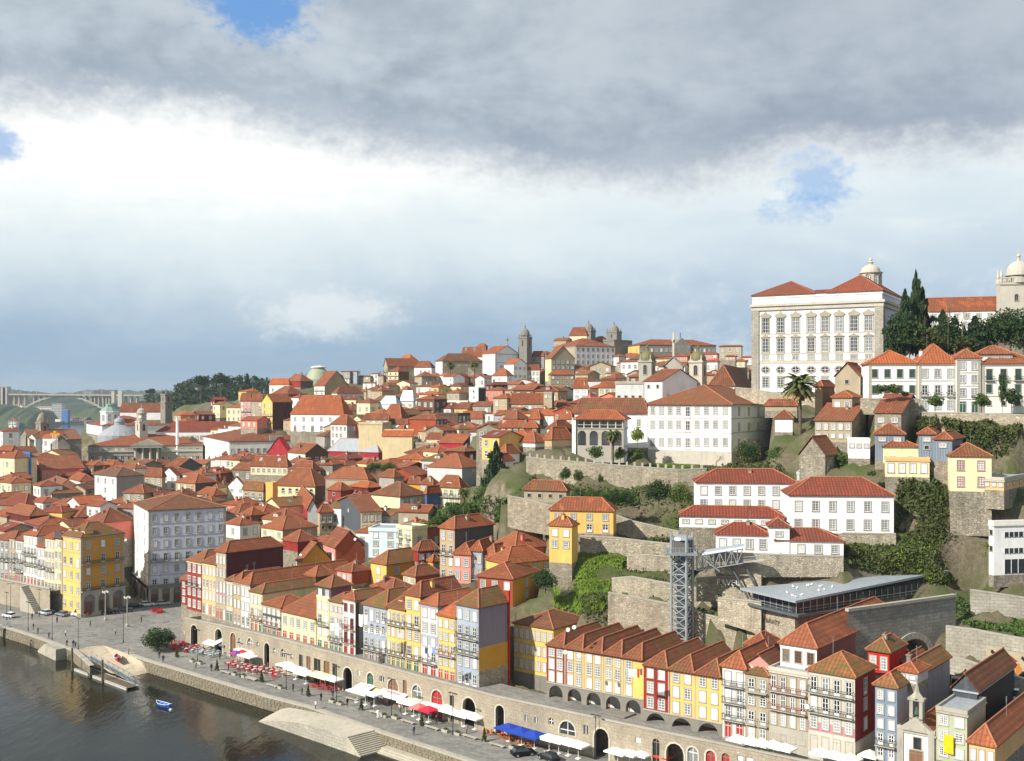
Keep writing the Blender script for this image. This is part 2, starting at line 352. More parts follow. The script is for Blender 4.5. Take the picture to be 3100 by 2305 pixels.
def MAT(n):
 if n in _M:return _M[n]
 if n in PLASTER:m=mat_plaster(n,lin(PLASTER[n]),.3 if n in('white','offwhite','paleblue')else.6)
 elif n=='roof':m=mat_roof(n,(.38,.11,.042),(.25,.07,.031),.26)
 elif n=='roof_new':m=mat_roof(n,(.48,.135,.043),(.37,.092,.032),.1)
 elif n=='roof_moss':m=mat_roof(n,(.36,.125,.05),(.28,.10,.04),.62)
 elif n=='roof_edge':m=mat_roof(n,(.29,.095,.045),(.19,.062,.033),.42)
 elif n=='roof_dark':m=mat_roof(n,(.28,.06,.034),(.20,.042,.025),.1)
 elif n=='roof_brown':m=mat_roof(n,(.20,.12,.08),(.15,.09,.06),.1)
 elif n=='ridge':m=mat_plain(n,(.38,.14,.072),.85,var=.3,scale=2)
 elif n=='roof_grey':m=mat_plain(n,(.30,.32,.34),.6,var=.15)
 elif n=='zinc':m=mat_plain(n,(.38,.42,.46),.45,.3,.12)
 elif n=='granite':m=mat_plaster(n,(.40,.37,.31),.7,(.10,.095,.08))
 elif n=='granite_light':m=mat_plaster(n,(.52,.48,.40),.5,(.16,.15,.12))
 elif n=='stone_surround':m=mat_plaster(n,(.37,.33,.26),.4,(.22,.2,.16))
 elif n=='granite_dark':m=mat_plaster(n,(.23,.215,.185),.7,(.05,.05,.045))
 elif n=='stone':m=mat_rubble(n,(.54,.47,.35),(.42,.36,.27),.42,.16)
 elif n=='stone_old':m=mat_rubble(n,(.42,.37,.285),(.30,.265,.205),.40,.26)
 elif n=='ashlar':m=mat_stone(n,(.44,.41,.34),(.33,.305,.25),bw=1.3,bh=.6,moss=.12,depth=.25)
 elif n=='ashlar_dark':m=mat_stone(n,(.36,.34,.29),(.22,.21,.175),bw=1.3,bh=.62,moss=.1)
 elif n=='muro':m=mat_stone(n,(.41,.35,.26),(.33,.285,.215),bw=1.1,bh=.55,mortar=(.20,.17,.13),moss=.14,depth=.2)
 elif n=='block':m=mat_plaster(n,(.22,.19,.135),.8,(.07,.065,.04))
 elif n=='block_wet':m=mat_plaster(n,(.10,.09,.055),.7,(.04,.045,.02))
 elif n=='mortar':m=mat_plaster(n,(.15,.135,.095),.7,(.05,.055,.03))
 elif n=='sash':m=mat_plain(n,(.82,.82,.80),.5,var=.05)
 elif n=='sash_green':m=mat_plain(n,(.05,.13,.09),.5)
 elif n=='sash_red':m=mat_plain(n,(.30,.03,.03),.5)
 elif n=='sash_brown':m=mat_plain(n,(.22,.11,.05),.5)
 elif n=='sash_blue':m=mat_plain(n,(.20,.36,.40),.5)
 elif n=='door_green':m=mat_plain(n,(.03,.10,.06),.5)
 elif n=='door_red':m=mat_plain(n,(.36,.03,.025),.5)
 elif n=='door_brown':m=mat_plain(n,(.20,.10,.05),.5)
 elif n=='door_dark':m=mat_plain(n,(.02,.02,.02),.6)
 elif n=='pane_dark':m=mat_glass(n,(.03,.035,.04))
 elif n=='pane_mid':m=mat_glass(n,(.16,.17,.17),.12)  # mid grey base colour paints in reflected sky
 elif n=='pane_white':m=mat_glass(n,(.62,.62,.58),.3,.3)
 elif n=='shadow_gap':m=mat_plain(n,(.03,.03,.03),.9)
 elif n=='iron':m=mat_plain(n,(.035,.045,.045),.5,.4)
 elif n=='iron_red':m=mat_plain(n,(.22,.05,.045),.6)
 elif n=='steel':m=mat_plain(n,(.42,.46,.47),.42,.55,.12)
 elif n=='steel_dark':m=mat_plain(n,(.16,.18,.19),.45,.5,.12)
 elif n=='timber':m=mat_plain(n,(.13,.10,.07),.85,var=.35,scale=1.5)
 elif n=='leaf':m=mat_leaf(n,(.055,.10,.022),(.09,.14,.03))
 elif n=='leaf_dark':m=mat_leaf(n,(.025,.055,.015),(.045,.08,.022))
 elif n=='leaf_conifer':m=mat_leaf(n,(.02,.045,.018),(.04,.07,.022))
 elif n=='leaf_palm':m=mat_leaf(n,(.06,.09,.025),(.11,.12,.035),(.20,.15,.04))
 elif n=='leaf_dry':m=mat_leaf(n,(.17,.11,.03),(.24,.16,.045))
 elif n=='leaf_lime':m=mat_leaf(n,(.13,.21,.025),(.20,.26,.035),(.08,.14,.02))
 elif n=='leaf_ivy':m=mat_leaf(n,(.05,.075,.018),(.085,.10,.03),(.09,.055,.025))
 elif n=='twig':m=mat_leaf(n,(.16,.12,.09),(.22,.17,.13))
 elif n=='twig_red':m=mat_leaf(n,(.13,.075,.05),(.16,.10,.06))
 elif n=='bark':m=mat_plain(n,(.13,.10,.075),.9,var=.4,scale=3)
 elif n=='fruit':m=mat_plain(n,(.75,.28,.02),.5)
 elif n=='water':m=mat_water(n,(.013,.014,.008))
 elif n=='paving':m=mat_ground(n,(.32,.305,.275),(.21,.205,.185),(.11,.107,.098),.2,.35,1.0)
 elif n=='asphalt':m=mat_ground(n,(.13,.13,.13),(.10,.10,.10),(.17,.165,.16),.3)
 elif n=='sand':m=mat_ground(n,(.48,.40,.29),(.40,.33,.24),(.22,.18,.12),.3)
 elif n=='earth':m=mat_ground(n,(.20,.165,.115),(.13,.12,.07),(.075,.085,.03),.25)
 elif n=='grass':m=mat_ground(n,(.10,.18,.022),(.15,.22,.03),(.07,.12,.02),.35)
 elif n=='lawn':m=mat_ground(n,(.085,.15,.035),(.12,.17,.05),(.06,.10,.025),.4)
 elif n=='rock':m=mat_ground(n,(.36,.30,.22),(.25,.21,.155),(.10,.095,.06),.35,.8)
 elif n=='concrete':m=mat_ground(n,(.48,.46,.41),(.40,.385,.345),(.26,.25,.22),.35)
 elif n=='steps':m=mat_ground(n,(.50,.455,.36),(.40,.365,.29),(.24,.22,.17),.35)
 elif n=='farwood':m=mat_leaf(n,(.045,.07,.03),(.075,.095,.045))
 elif n=='corr_lilac':m=mat_corr(n,(.27,.235,.285),(.22,.19,.23))
 elif n=='corr_mauve':m=mat_corr(n,(.26,.12,.145),(.19,.09,.11))
 elif n=='corr_darkred':m=mat_corr(n,(.10,.022,.026),(.075,.016,.02))
 elif n=='corr_red':m=mat_corr(n,(.30,.055,.045),(.2,.04,.035))
 elif n=='corr_brick':m=mat_corr(n,(.30,.12,.10),(.20,.08,.07))
 elif n=='corr_rust':m=mat_corr(n,(.36,.12,.07),(.26,.17,.11))
 elif n=='corr_grey':m=mat_corr(n,(.42,.44,.48),(.42,.27,.27))
 elif n=='corr_slate':m=mat_corr(n,(.10,.11,.13),(.07,.08,.095))
 elif n=='corr_blue':m=mat_corr(n,(.20,.24,.30),(.16,.19,.24))
 elif n=='corr_black':m=mat_corr(n,(.018,.019,.022),(.024,.024,.027))
 elif n=='corr_brown':m=mat_corr(n,(.10,.055,.04),(.16,.08,.06))
 elif n=='net_blue':m=mat_plain(n,(.05,.17,.42),.8,var=.4,scale=.6)
 elif n.startswith('#'):m=mat_plain('paint_'+n[1:],lin(n),.55,var=.08)
 else:raise KeyError(n)
 _M[n]=m;return m
_WM={}
def ring(mb,w,h,t,y0,y1,m,arch=False,bot=True):
 hw=w/2
 mb.box((-hw-t,y1,-h/2),(-hw,y0,h/2 if not arch else h/2-hw),m);mb.box((hw,y1,-h/2),(hw+t,y0,h/2 if not arch else h/2-hw),m)
 if bot:mb.box((-hw-t*1.25,y1*1.4,-h/2-t),(hw+t*1.25,y0,-h/2),m)
 if not arch:mb.box((-hw-t,y1*1.05,h/2),(hw+t,y0,h/2+t),m)
 else:
  n=6;zc=h/2-hw
  for k in range(n):
   a0,a1=math.pi*k/n,math.pi*(k+1)/n
   pts=[]
   for yy in(y1,y0):
    for rr,aa in((hw,a0),(hw+t,a0),(hw+t,a1),(hw,a1)):
     pts.append((rr*math.cos(aa),yy,zc+rr*math.sin(aa)))
   mb.grid(pts,[(0,3,2,1),(0,4,7,3),(1,2,6,5),(4,5,6,7)],m)
def win_mesh(style,w,h,sur,sash,pane,lod):
 key=(style,round(w,1),round(h,1),sur,sash,pane,lod)
 if key in _WM:return _WM[key]
 _,w,h=key[:3]
 a=MB();g=MB();t=.16 if sur else.05;arch=style in 'a'
 if sur:ring(a,w,h,t,.0,-.10,0,arch)
 iw,ih=w,h
 if style=='k':
  g.face([(-iw/2,-.02,-ih/2),(iw/2,-.02,-ih/2),(iw/2,-.02,ih/2),(-iw/2,-.02,ih/2)],0)
 elif style in 'pP':
  g.box((-iw/2,-.05,-ih/2),(iw/2,-.0,ih/2),0)
  a.box((-.03,-.07,-ih/2),(.03,-.05,ih/2),1);a.box((-iw/2,-.07,ih/2-.45),(iw/2,-.05,ih/2-.38),1)
 else:
  if arch:
   hw=iw/2;zc=ih/2-hw
   pts=[(-hw,-.02,-ih/2),(hw,-.02,-ih/2)]+[(hw*math.cos(math.pi*k/8),-.02,zc+hw*math.sin(math.pi*k/8))for k in range(9)]
   g.face(pts,0)
  else:g.face([(-iw/2,-.02,-ih/2),(iw/2,-.02,-ih/2),(iw/2,-.02,ih/2),(-iw/2,-.02,ih/2)],0)
  b=.085 if lod==0 else.11
  top=ih/2-(iw/2 if arch else 0)
  a.box((-iw/2,-.06,-ih/2),(-iw/2+b,-.0,top),1);a.box((iw/2-b,-.06,-ih/2),(iw/2,-.0,top),1)
  if not arch:a.box((-iw/2,-.06,ih/2-b),(iw/2,-.0,ih/2),1)
  a.box((-iw/2,-.06,-ih/2),(iw/2,-.0,-ih/2+(b if style!='d' else.42)),1)
  if lod==0:
   a.box((-.045,-.055,-ih/2),(.045,-.0,top),1)
   nb=2 if style=='d' else 3
   for k in range(1,nb+1):z=-ih/2+ih*k/(nb+1);a.box((-iw/2,-.05,z-.03),(iw/2,-.0,z+.03),1)
   if style=='s':
    for q in(-.25,.25):a.box((q*iw-.025,-.05,-ih/2),(q*iw+.025,-.0,top),1)
  else:
   a.box((-.05,-.055,-ih/2),(.05,-.0,top),1);a.box((-iw/2,-.05,-.05),(iw/2,-.0,.05),1)
 frame=None
 if a.v:frame=a.mesh('window',[sur or 'sash',sash])
 pm=g.mesh('pane',[pane])
 if lod:
  c=MB();c.v=a.v+g.v;n=len(a.v);c.f=a.f+[tuple(i+n for i in f)for f in g.f];c.m=a.m+[2]*len(g.f)
  frame=c.mesh('window',[sur or 'sash',sash,pane]);pm=None
 _WM[key]=(frame,pm);return _WM[key]
def put(o,parent,face,s,z,lr,ll):
 o.parent=parent
 if face=='R':o.location=(s,0,z)
 else:o.location=(0,ll-s,z);o.rotation_euler=(0,0,-math.pi/2)
PANES=('pane_dark','pane_dark','pane_mid','pane_white')
def add_window(parent,face,s,z,w,h,style,lr,ll,sur,sash,lod,panes=PANES):
 name='door' if style in 'pPdg' else 'window'
 if style in 'pPgr':
  pane={'p':'door_brown','P':'door_red','g':'door_green','r':'door_red'}[style];st='p'
 elif style=='k':pane='pane_dark';st='k'
 elif style=='w':pane='pane_white';st='s'
 else:pane=random.choice(panes);st=style
 fr,pn=win_mesh(st,w,h,sur,sash,pane,lod)
 o=link(name,fr if fr else pn);put(o,parent,face,s,z,lr,ll)
 if fr and pn:link('pane' if name=='window' else 'door_leaf',pn,o)
 return o
def balcony(parent,face,s0,s1,z,lr,ll,mat='iron',proj=.7,lod=0,slab='granite'):
 a=MB();b=MB();w=s1-s0
 a.box((0,-proj,-.14),(w,0,0),0)
 b.box((0,-proj,.92),(w,-proj+.05,.99),0);b.box((0,-proj,.06),(w,-proj+.04,.1),0)
 for e in(0,w-.05):b.box((e,-proj,.92),(e+.05,0,.99),0)
 n=max(2,int(w/(.22 if lod==0 else.6)))
 for k in range(n+1):
  x=w*k/n;b.box((x-.02,-proj,0),(x+.02,-proj+.04,.95),0)
 o=a.obj('balcony',[slab]);put(o,parent,face,s0,z,lr,ll)
 if face=='L':o.location=(0,ll-s0,z)
 b.obj('railing',[mat],o)
def slab_face(mb,pts,th,m=0,me=0):
 mb.face(pts,m);low=[(p[0],p[1],p[2]-th)for p in pts];mb.face(low[::-1],me)
 n=len(pts)
 for i in range(n):
  a,b=pts[i],pts[(i+1)%n]
  mb.face([a,low[i],low[(i+1)%n],b][::-1]if False else[a,(a[0],a[1],a[2]-th),(b[0],b[1],b[2]-th),b],me)
def roof_mesh(kind,lr,ll,z,rise,ov=.35,ridge=True):
 mb=MB();x0,x1,y0,y1=-ov,lr+ov,-ov,ll+ov;rd=[]
 sxx,syy=x1-x0,y1-y0;th=.16
 if kind=='hip':
  if sxx>=syy:
   h=min(syy/2,sxx/2*.98);a,b=(x0+h,(y0+y1)/2,z+rise),(x1-h,(y0+y1)/2,z+rise)
   fs=[[(x0,y0,z),(x1,y0,z),b,a],[(x1,y0,z),(x1,y1,z),b],[(x1,y1,z),(x0,y1,z),a,b],[(x0,y1,z),(x0,y0,z),a]]
   rd=[((x0,y0,z),a),((x0,y1,z),a),((x1,y0,z),b),((x1,y1,z),b),(a,b)]
  else:
   h=min(sxx/2,syy/2*.98);a,b=((x0+x1)/2,y0+h,z+rise),((x0+x1)/2,y1-h,z+rise)
   fs=[[(x0,y0,z),(x1,y0,z),a],[(x1,y0,z),(x1,y1,z),b,a],[(x1,y1,z),(x0,y1,z),b],[(x0,y1,z),(x0,y0,z),a,b]]
   rd=[((x0,y0,z),a),((x1,y0,z),a),((x0,y1,z),b),((x1,y1,z),b),(a,b)]
 elif kind=='gx':
  a,b=(x0,(y0+y1)/2,z+rise),(x1,(y0+y1)/2,z+rise)
  fs=[[(x0,y0,z),(x1,y0,z),b,a],[(x1,y1,z),(x0,y1,z),a,b]];rd=[(a,b)]
 elif kind=='gy':
  a,b=((x0+x1)/2,y0,z+rise),((x0+x1)/2,y1,z+rise)
  fs=[[(x1,y0,z),(x1,y1,z),b,a],[(x0,y1,z),(x0,y0,z),a,b]];rd=[(a,b)]
 elif kind=='hx':
  h=min(syy/2,sxx*.9);a,b=(x0+h,(y0+y1)/2,z+rise),(x1,(y0+y1)/2,z+rise)
  fs=[[(x0,y0,z),(x1,y0,z),b,a],[(x1,y1,z),(x0,y1,z),a,b],[(x0,y1,z),(x0,y0,z),a]];rd=[(a,b),((x0,y0,z),a),((x0,y1,z),a)]
 elif kind=='hy':
  h=min(sxx/2,syy*.9);a,b=((x0+x1)/2,y0+h,z+rise),((x0+x1)/2,y1,z+rise)
  fs=[[(x0,y0,z),(x1,y0,z),a],[(x1,y0,z),(x1,y1,z),b,a],[(x0,y1,z),(x0,y0,z),a,b]];rd=[(a,b),((x0,y0,z),a),((x1,y0,z),a)]
 elif kind=='sx':
  fs=[[(x0,y0,z),(x1,y0,z+rise),(x1,y1,z+rise),(x0,y1,z)]]
 elif kind=='sy':
  fs=[[(x0,y0,z),(x1,y0,z),(x1,y1,z+rise),(x0,y1,z+rise)]]
 for f in fs:slab_face(mb,f,th)
 if ridge:
  for a,b in rd:
   a=Vector(a);b=Vector(b);mb.bar(a+Vector((0,0,.03)),b+Vector((0,0,.03)),.14,1,5)
 return mb
RECTS=[]
FEET=[]
BASES=[]
NH=0
def solve(Px,Py,ux,uy,px):
 t=(px-CX)/FP;return(t*Py-Px)/(ux-t*uy)
def house(label,xl,xc,xr,yt,yb,D=None,a=None,roof='hip',rise=None,wall='cream',wallR=None,L=None,R_=None,rc='roof',dl=9.,dr=9.,sur='granite',sash='sash',name='town_house',cat='house',chim=0,dorm=0,ext=9.,line=None,base=None,trim=False,bands=None,panes=PANES,ov=.35,group=None,cap=None,skyl=0,lod=None,iron='iron',block=True,ww=None):
 """xl..xc: face seen on the left, xc..xr: face seen on the right, yt eaves and yb foot at the near corner xc."""
 global NH;NH+=1
 pxl,pxc,pxr,pyt,pyb=sx(xl),sx(xc),sx(xr),sy(yt),sy(yb)
 if line is not None:
  p,ang=hit(line,pxc);D=p.y
  if a is None:a=math.degrees(ang)+90.0
 else:
  if D is None:D=dauto(pxc,pyb)
  p=Vector(((pxc-CX)/FP*D,D))
  if a is None:a=51.5
 ar=R(a);u=(math.cos(ar),math.sin(ar));v=(-math.sin(ar),math.cos(ar))
 lr=solve(p.x,p.y,*u,pxr)if pxr>pxc+.5 else dr
 ll=solve(p.x,p.y,*v,pxl)if pxl<pxc-.5 else dl
 lr=dr if lr<=0 or lr>90 else lr;ll=dl if ll<=0 or ll>90 else ll
 zb=CAMZ-(pyb-CY)/FP*D;zt=CAMZ-(pyt-CY)/FP*D;H=zt-zb
 if block:RECTS.append((min(pxl,pxc)-2,max(pxr,pxc)+2,pyt-8,pyb,D,p.x+(u[0]*lr+v[0]*ll)/2,p.y+(u[1]*lr+v[1]*ll)/2,max(lr,ll)/2,label))
 if block:FEET.append((min(pxl,pxc),pxc,max(pxr,pxc),zb,D,D+v[1]*ll,D+u[1]*lr,9.))
 if block is not None:BASES.append((p.x+(u[0]*lr+v[0]*ll)/2,p.y+(u[1]*lr+v[1]*ll)/2,zb))
 if lod is None:lod=0 if D<345 else 1
 root=thing(name,label,cat,(p.x,p.y,zb),ar,group)
 root['_']=0;del root['_']
 if rise is None:rise=.21*min(lr,ll)+.2
 lr2,ll2=lr-.012,ll-.012
 w=MB();e=-.25;mL,mR=0,(1 if wallR else 0)
 gl=(0,ll2/2,H+rise*ll/(ll+2*ov))if roof=='gx' else None;gr=(lr2/2,0,H+rise*lr/(lr+2*ov))if roof=='gy' else None
 w.face([(0,ll2,e),(0,0,e),(0,0,H)]+([gl]if gl else[])+[(0,ll2,H)],mL)
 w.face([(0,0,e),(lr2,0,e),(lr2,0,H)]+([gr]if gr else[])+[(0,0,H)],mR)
 gl2=(lr2,ll2/2,gl[2])if gl else((lr2,ll2/2,H+rise)if roof=='hx' else None);gr2=(lr2/2,ll2,gr[2])if gr else((lr2/2,ll2,H+rise)if roof=='hy' else None)
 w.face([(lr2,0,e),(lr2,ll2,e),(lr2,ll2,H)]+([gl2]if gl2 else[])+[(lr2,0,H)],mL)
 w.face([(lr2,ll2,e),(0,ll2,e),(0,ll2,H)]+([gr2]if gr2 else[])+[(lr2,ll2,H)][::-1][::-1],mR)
 if roof in('sx','sy'):
  r2=rise
  if roof=='sx':w.face([(0,0,H),(lr2,0,H),(lr2,0,H+r2)],mR);w.face([(0,ll2,H),(lr2,ll2,H+r2),(lr2,ll2,H)],mR);w.face([(lr2,0,H),(lr2,ll2,H),(lr2,ll2,H+r2),(lr2,0,H+r2)],mL)
  else:w.face([(0,0,H),(0,ll2,H+r2),(0,ll2,H)],mL);w.face([(lr2,0,H),(lr2,ll2,H),(lr2,ll2,H+r2)],mL)
 w.face([(0,0,H-.02),(lr2,0,H-.02),(lr2,ll2,H-.02),(0,ll2,H-.02)],mL)
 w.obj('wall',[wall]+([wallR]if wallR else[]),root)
 if ext>1.2:
  w=MB();w.box((-.03,-.03,-ext),(lr2+.03,ll2+.03,e),0);w.obj('foundation',['stone_old'],root)
 rf=None
 if roof=='flat':
  f=MB();f.box((0.2,.2,H),(lr2-.2,ll2-.2,H+.1),0);rf=f.obj('roof',[rc if rc!='roof' else 'roof_grey'],root)
  q=MB()
  for b0,b1 in(((-.08,-.08),(lr2+.08,.2)),((-.08,ll2-.2),(lr2+.08,ll2+.08)),((-.08,.2),(.2,ll2-.2)),((lr2-.2,.2),(lr2+.08,ll2-.2))):q.box((b0[0],b0[1],H-.12),(b1[0],b1[1],H+.45),0)
  q.obj('parapet',[cap or wall],root)
 else:
  rf=roof_mesh(roof,lr,ll,H+.02,rise,ov,lod==0 or D<480).obj('roof',[rc,'ridge'],root)
 if trim or cap:
  q=MB()
  cmat=cap or 'granite'
  q.box((-.22,-.22,H-.45),(lr2,0,H-.18),0);q.box((-.22,0,H-.45),(0,ll2,H-.18),0)
  q.obj('cornice',[cmat],root)
 if trim:
  q=MB();q.box((-.07,-.07,-.5),(.55,0,H-.45),0);q.box((-.07,0,-.5),(0,.55,H-.45),0);q.obj('pilaster',[cap or 'granite'],root)
  q=MB();q.box((lr2-.6,-.07,-.5),(lr2,0,H-.45),0);q.obj('pilaster',[cap or 'granite'],root)
  q=MB();q.box((-.07,ll2-.6,-.5),(0,ll2,H-.45),0);q.obj('pilaster',[cap or 'granite'],root)
 for face,spec,ln in(('L',L,ll),('R',R_,lr)):
  if not spec:continue
  n,rows=spec[0],spec[1];hb=spec[2]if len(spec)>2 else 0.0
  fh=(H-hb-.35)/len(rows);sp=ln/n
  wd=ww or min(1.25,max(.62,sp*.52))
  for i,st in enumerate(rows):
   z1=H-.35-fh*(i+1)
   if st=='.':continue
   if st=='B':balcony(root,face,.15,ln-.15,z1+.1,lr,ll,iron,.75,lod)
   if trim and i>0 and face in 'LR':
    q=MB();q.box((0,-.06,0),(ln-.02,0,.22),0);o=q.obj('string_course',[cap or 'granite'])
    put(o,root,face,0.01,z1+fh-.1,lr,ll)
    if face=='L':o.location=(0,ll-.01,z1+fh-.1)
   for k in range(n):
    s=sp*(k+.5)+random.uniform(-.05,.05)*min(1,sp*.3)
    st2=st
    if st=='x':st2=random.choice('swsk')
    if st=='B' or st=='D' or st=='b':
     h=min(2.5,fh*.78);zz=z1+.12+h/2;st2='d'
     if st=='b':balcony(root,face,s-wd*.5-.35,s+wd*.5+.35,z1+.08,lr,ll,iron,.6,lod)
    elif st in 'pPgrd':h=min(2.4,fh*.8);zz=z1+h/2+.05;st2=st
    elif st=='k':h=min(.9,fh*.4);zz=z1+fh*.55
    elif st=='q':h=min(1.0,fh*.42);zz=z1+fh*.55;st2='s'
    elif st=='o':h=min(2.4,fh*.78);zz=z1+h/2+.05;st2=random.choice('pPgdd')
    else:h=min(1.9,fh*.60);zz=z1+fh*.22+h/2
    add_window(root,face,s,zz,wd if st2!='k' else min(.8,wd),h,st2,lr,ll,sur,sash,lod,panes)
 if base:
  bh,bm=base;q=MB();q.box((-.07,-.07,-ext),(lr2+.02,0,bh),0);q.box((-.07,0,-ext),(0,ll2,bh),0);q.obj('base_course',[bm],root)
 if bands:
  for z0,z1,bm in bands:
   q=MB();q.box((-.012,.02,z0),(0,ll2-.02,z1),0);q.obj('tile_band',[bm],root)
 if roof!='flat' and rf is not None:
  rx=random.Random(label)
  if not chim and D<430 and cat=='house' and rx.random()<.5:chim=1
  if D<330 and cat=='house' and rx.random()<.45:
   ax_,ay_=lr*rx.uniform(.3,.7),ll*rx.uniform(.3,.7);q=MB();q.bar((ax_,ay_,H+rise*.3),(ax_,ay_,H+rise+2.2),.03)
   for z_ in(1.5,1.8,2.1):q.bar((ax_-.5,ay_,H+rise+z_),(ax_+.5,ay_,H+rise+z_),.02)
   q.obj('aerial',['steel'],rf)
  for k in range(chim):
   cx_,cy_=lr*random.uniform(.25,.8),ll*random.uniform(.2,.8);q=MB();zz=H+rise*.35
   q.box((cx_-.4,cy_-.3,zz-.6),(cx_+.4,cy_+.3,zz+1.5),0);q.box((cx_-.5,cy_-.4,zz+1.5),(cx_+.5,cy_+.4,zz+1.65),1)
   for g_ in(-.2,.2):q.box((cx_+g_-.1,cy_-.1,zz+1.65),(cx_+g_+.1,cy_+.1,zz+1.95),2)
   q.obj('chimney',[random.choice(['granite_dark','stoneplaster',wall]),'granite_dark','terracotta'],rf)
  for k in range(skyl):
   cy_=ll*(k+.5)/max(1,skyl);t0,t1=.35,.6;half=lr/2+ov if roof in('hip','gy')else lr
   sl_=rise/(half if roof!='gx' else ll/2+ov)
   if roof in('gx','hx'):q=MB();zz=lambda y_:H+sl_*(y_+ov)+.12;y0,y1=ll*.15,ll*.33;x0=lr*(k+.5)/skyl;slab_face(q,[(x0-.6,y0,zz(y0)),(x0+.6,y0,zz(y0)),(x0+.6,y1,zz(y1)),(x0-.6,y1,zz(y1))],.1)
   else:q=MB();zz=lambda x_:H+sl_*(x_+ov)+.12;x0,x1=half*.3,half*.6;slab_face(q,[(x0,cy_+.6,zz(x0)),(x0,cy_-.6,zz(x0)),(x1,cy_-.6,zz(x1)),(x1,cy_+.6,zz(x1))],.1)
   q.obj('skylight',['pane_mid'],rf)
  for k in range(dorm):
   cy_=ll*(k+.5)/dorm;q=MB();x0=lr*.12;z0=H+.1;hh=1.5;dw=.9
   q.box((x0,cy_-dw,z0),(x0+2.6,cy_+dw,z0+hh),0)
   dq=q.obj('dormer',[wall],rf)
   r_=MB();r_.face([(x0-.2,cy_+dw+.2,z0+hh),(x0-.2,cy_-dw-.2,z0+hh),(x0+.5,cy_,z0+hh+.5)],0)
   r_.face([(x0-.2,cy_-dw-.2,z0+hh),(x0+3,cy_-dw-.2,z0+hh),(x0+3,cy_,z0+hh+.5),(x0+.5,cy_,z0+hh+.5)],0);r_.face([(x0+3,cy_+dw+.2,z0+hh),(x0-.2,cy_+dw+.2,z0+hh),(x0+.5,cy_,z0+hh+.5),(x0+3,cy_,z0+hh+.5)],0)
   fr,pn=win_mesh('s',1.1,1.1,None,'sash','pane_dark',1)
   dq2=r_.obj('dormer_roof',[rc],rf);wq=link('dormer_window',fr,rf);wq.location=(x0-.01,cy_,z0+.75);wq.rotation_euler=(0,0,-math.pi/2)
 root['dims']=(lr,ll,H);del root['dims']
 return root,lr,ll,H,rise,rf
def arch_wall(ln,z0,z1,ops,th=.6,m=0,mi=0,mb=None,topslope=0.):
 """ops: (xa, xb, sill, spring, kind) kind 'a' arch 'r' rect 'f' flat segment arch; returns an MB"""
 mb=mb or MB();x=0.;zt=lambda q:z1+topslope*q
 for xa,xb,sill,spring,kind in sorted(ops):
  mb.face([(x,0,z0),(xa,0,z0),(xa,0,zt(xa)),(x,0,zt(x))],m)
  if sill>z0:mb.face([(xa,0,z0),(xb,0,z0),(xb,0,sill),(xa,0,sill)],m);mb.face([(xa,0,sill),(xb,0,sill),(xb,th,sill),(xa,th,sill)],mi)
  r=(xb-xa)/2;n=10 if kind!='r' else 1;c=(xa+xb)/2;k_=1.0 if kind=='a' else(.45 if kind=='f' else 0)
  pr=[(c-r*math.cos(math.pi*i/n),spring+k_*r*math.sin(math.pi*i/n))for i in range(n+1)]
  for(ax,az),(bx,bz)in zip(pr,pr[1:]):
   mb.face([(ax,0,az),(bx,0,bz),(bx,0,zt(bx)),(ax,0,zt(ax))],m)
   mb.face([(ax,0,az),(ax,th,az),(bx,th,bz),(bx,0,bz)],mi)
  mb.face([(xa,0,sill),(xa,th,sill),(xa,th,spring),(xa,0,spring)],mi);mb.face([(xb,0,spring),(xb,th,spring),(xb,th,sill),(xb,0,sill)],mi)
  x=xb
 mb.face([(x,0,z0),(ln,0,z0),(ln,0,zt(ln)),(x,0,zt(x))],m)
 return mb
FR=offset(MURO,4.5)
h=house
MG='houses in the row above the quay wall'
use('I')
h('low red house with two small windows at the far left end of the arcade wall',75,145,145,470,760,line=FR,wall='red',L=(1,'sss'),dr=7,group=MG,rise=1.6)
h('tall red house with white-framed windows, left end of the quay row',147,328,328,262,850,line=FR,wall='red',L=(3,'sBss'),roof='hip',rc='roof_edge',dr=11,rise=2.6,group=MG,cap='cream',sur='granite_light')
h('cream and orange house with rows of tall white windows beside the tall red house',328,494,494,285,905,line=FR,wall='peach',L=(4,'sDwo'),rc='roof_edge',dr=11,rise=2.4,group=MG,cap='cream',sur='granite_light')
h('narrow pink-banded house with a huge dark red corrugated side wall',496,618,1310,135,955,line=FR,wall='stoneplaster',wallR='corr_darkred',L=(3,'wsDso'),bands=[(5.4,6.8,'rose'),(11.6,12.6,'rose')],roof='hip',rise=2.4,group=MG)
h('narrow two-window house with orange bands and dark green doors',620,700,700,480,975,line=FR,wall='granite_light',L=(2,'dsg'),bands=[(3.4,4.6,'yellow')],dr=9,rc='roof_moss',rise=1.2,roof='hx',group=MG)
h('pinkish grey house with plain cornice and white shutters on the quay row',705,795,795,498,1012,line=FR,wall='tan',L=(2,'wwd'),dr=12,rise=2.2,roof='hx',group=MG,cap='granite')
h('grey granite-faced narrow house with blue door on the quay row',797,910,910,525,1055,line=FR,wall='palegrey',wallR='corr_slate',L=(2,'wwd'),dr=30,rise=2.6,roof='hx',group=MG,cap='granite')
h('yellow three-storey house with maroon balconies and a mossy roof',912,1056,1056,630,1110,line=FR,wall='paleyellow',L=(3,'sBo'),iron='iron_red',sash='sash',rc='roof_moss',dr=16,rise=1.8,roof='hx',group=MG)
h('low house with maroon and white attic windows, slate band and awning balcony',1060,1285,1285,800,1165,line=FR,wall='stoneplaster',L=(4,'wBo'),iron='iron_red',bands=[(3.6,4.8,'slate')],dr=9,rise=1.7,group=MG)
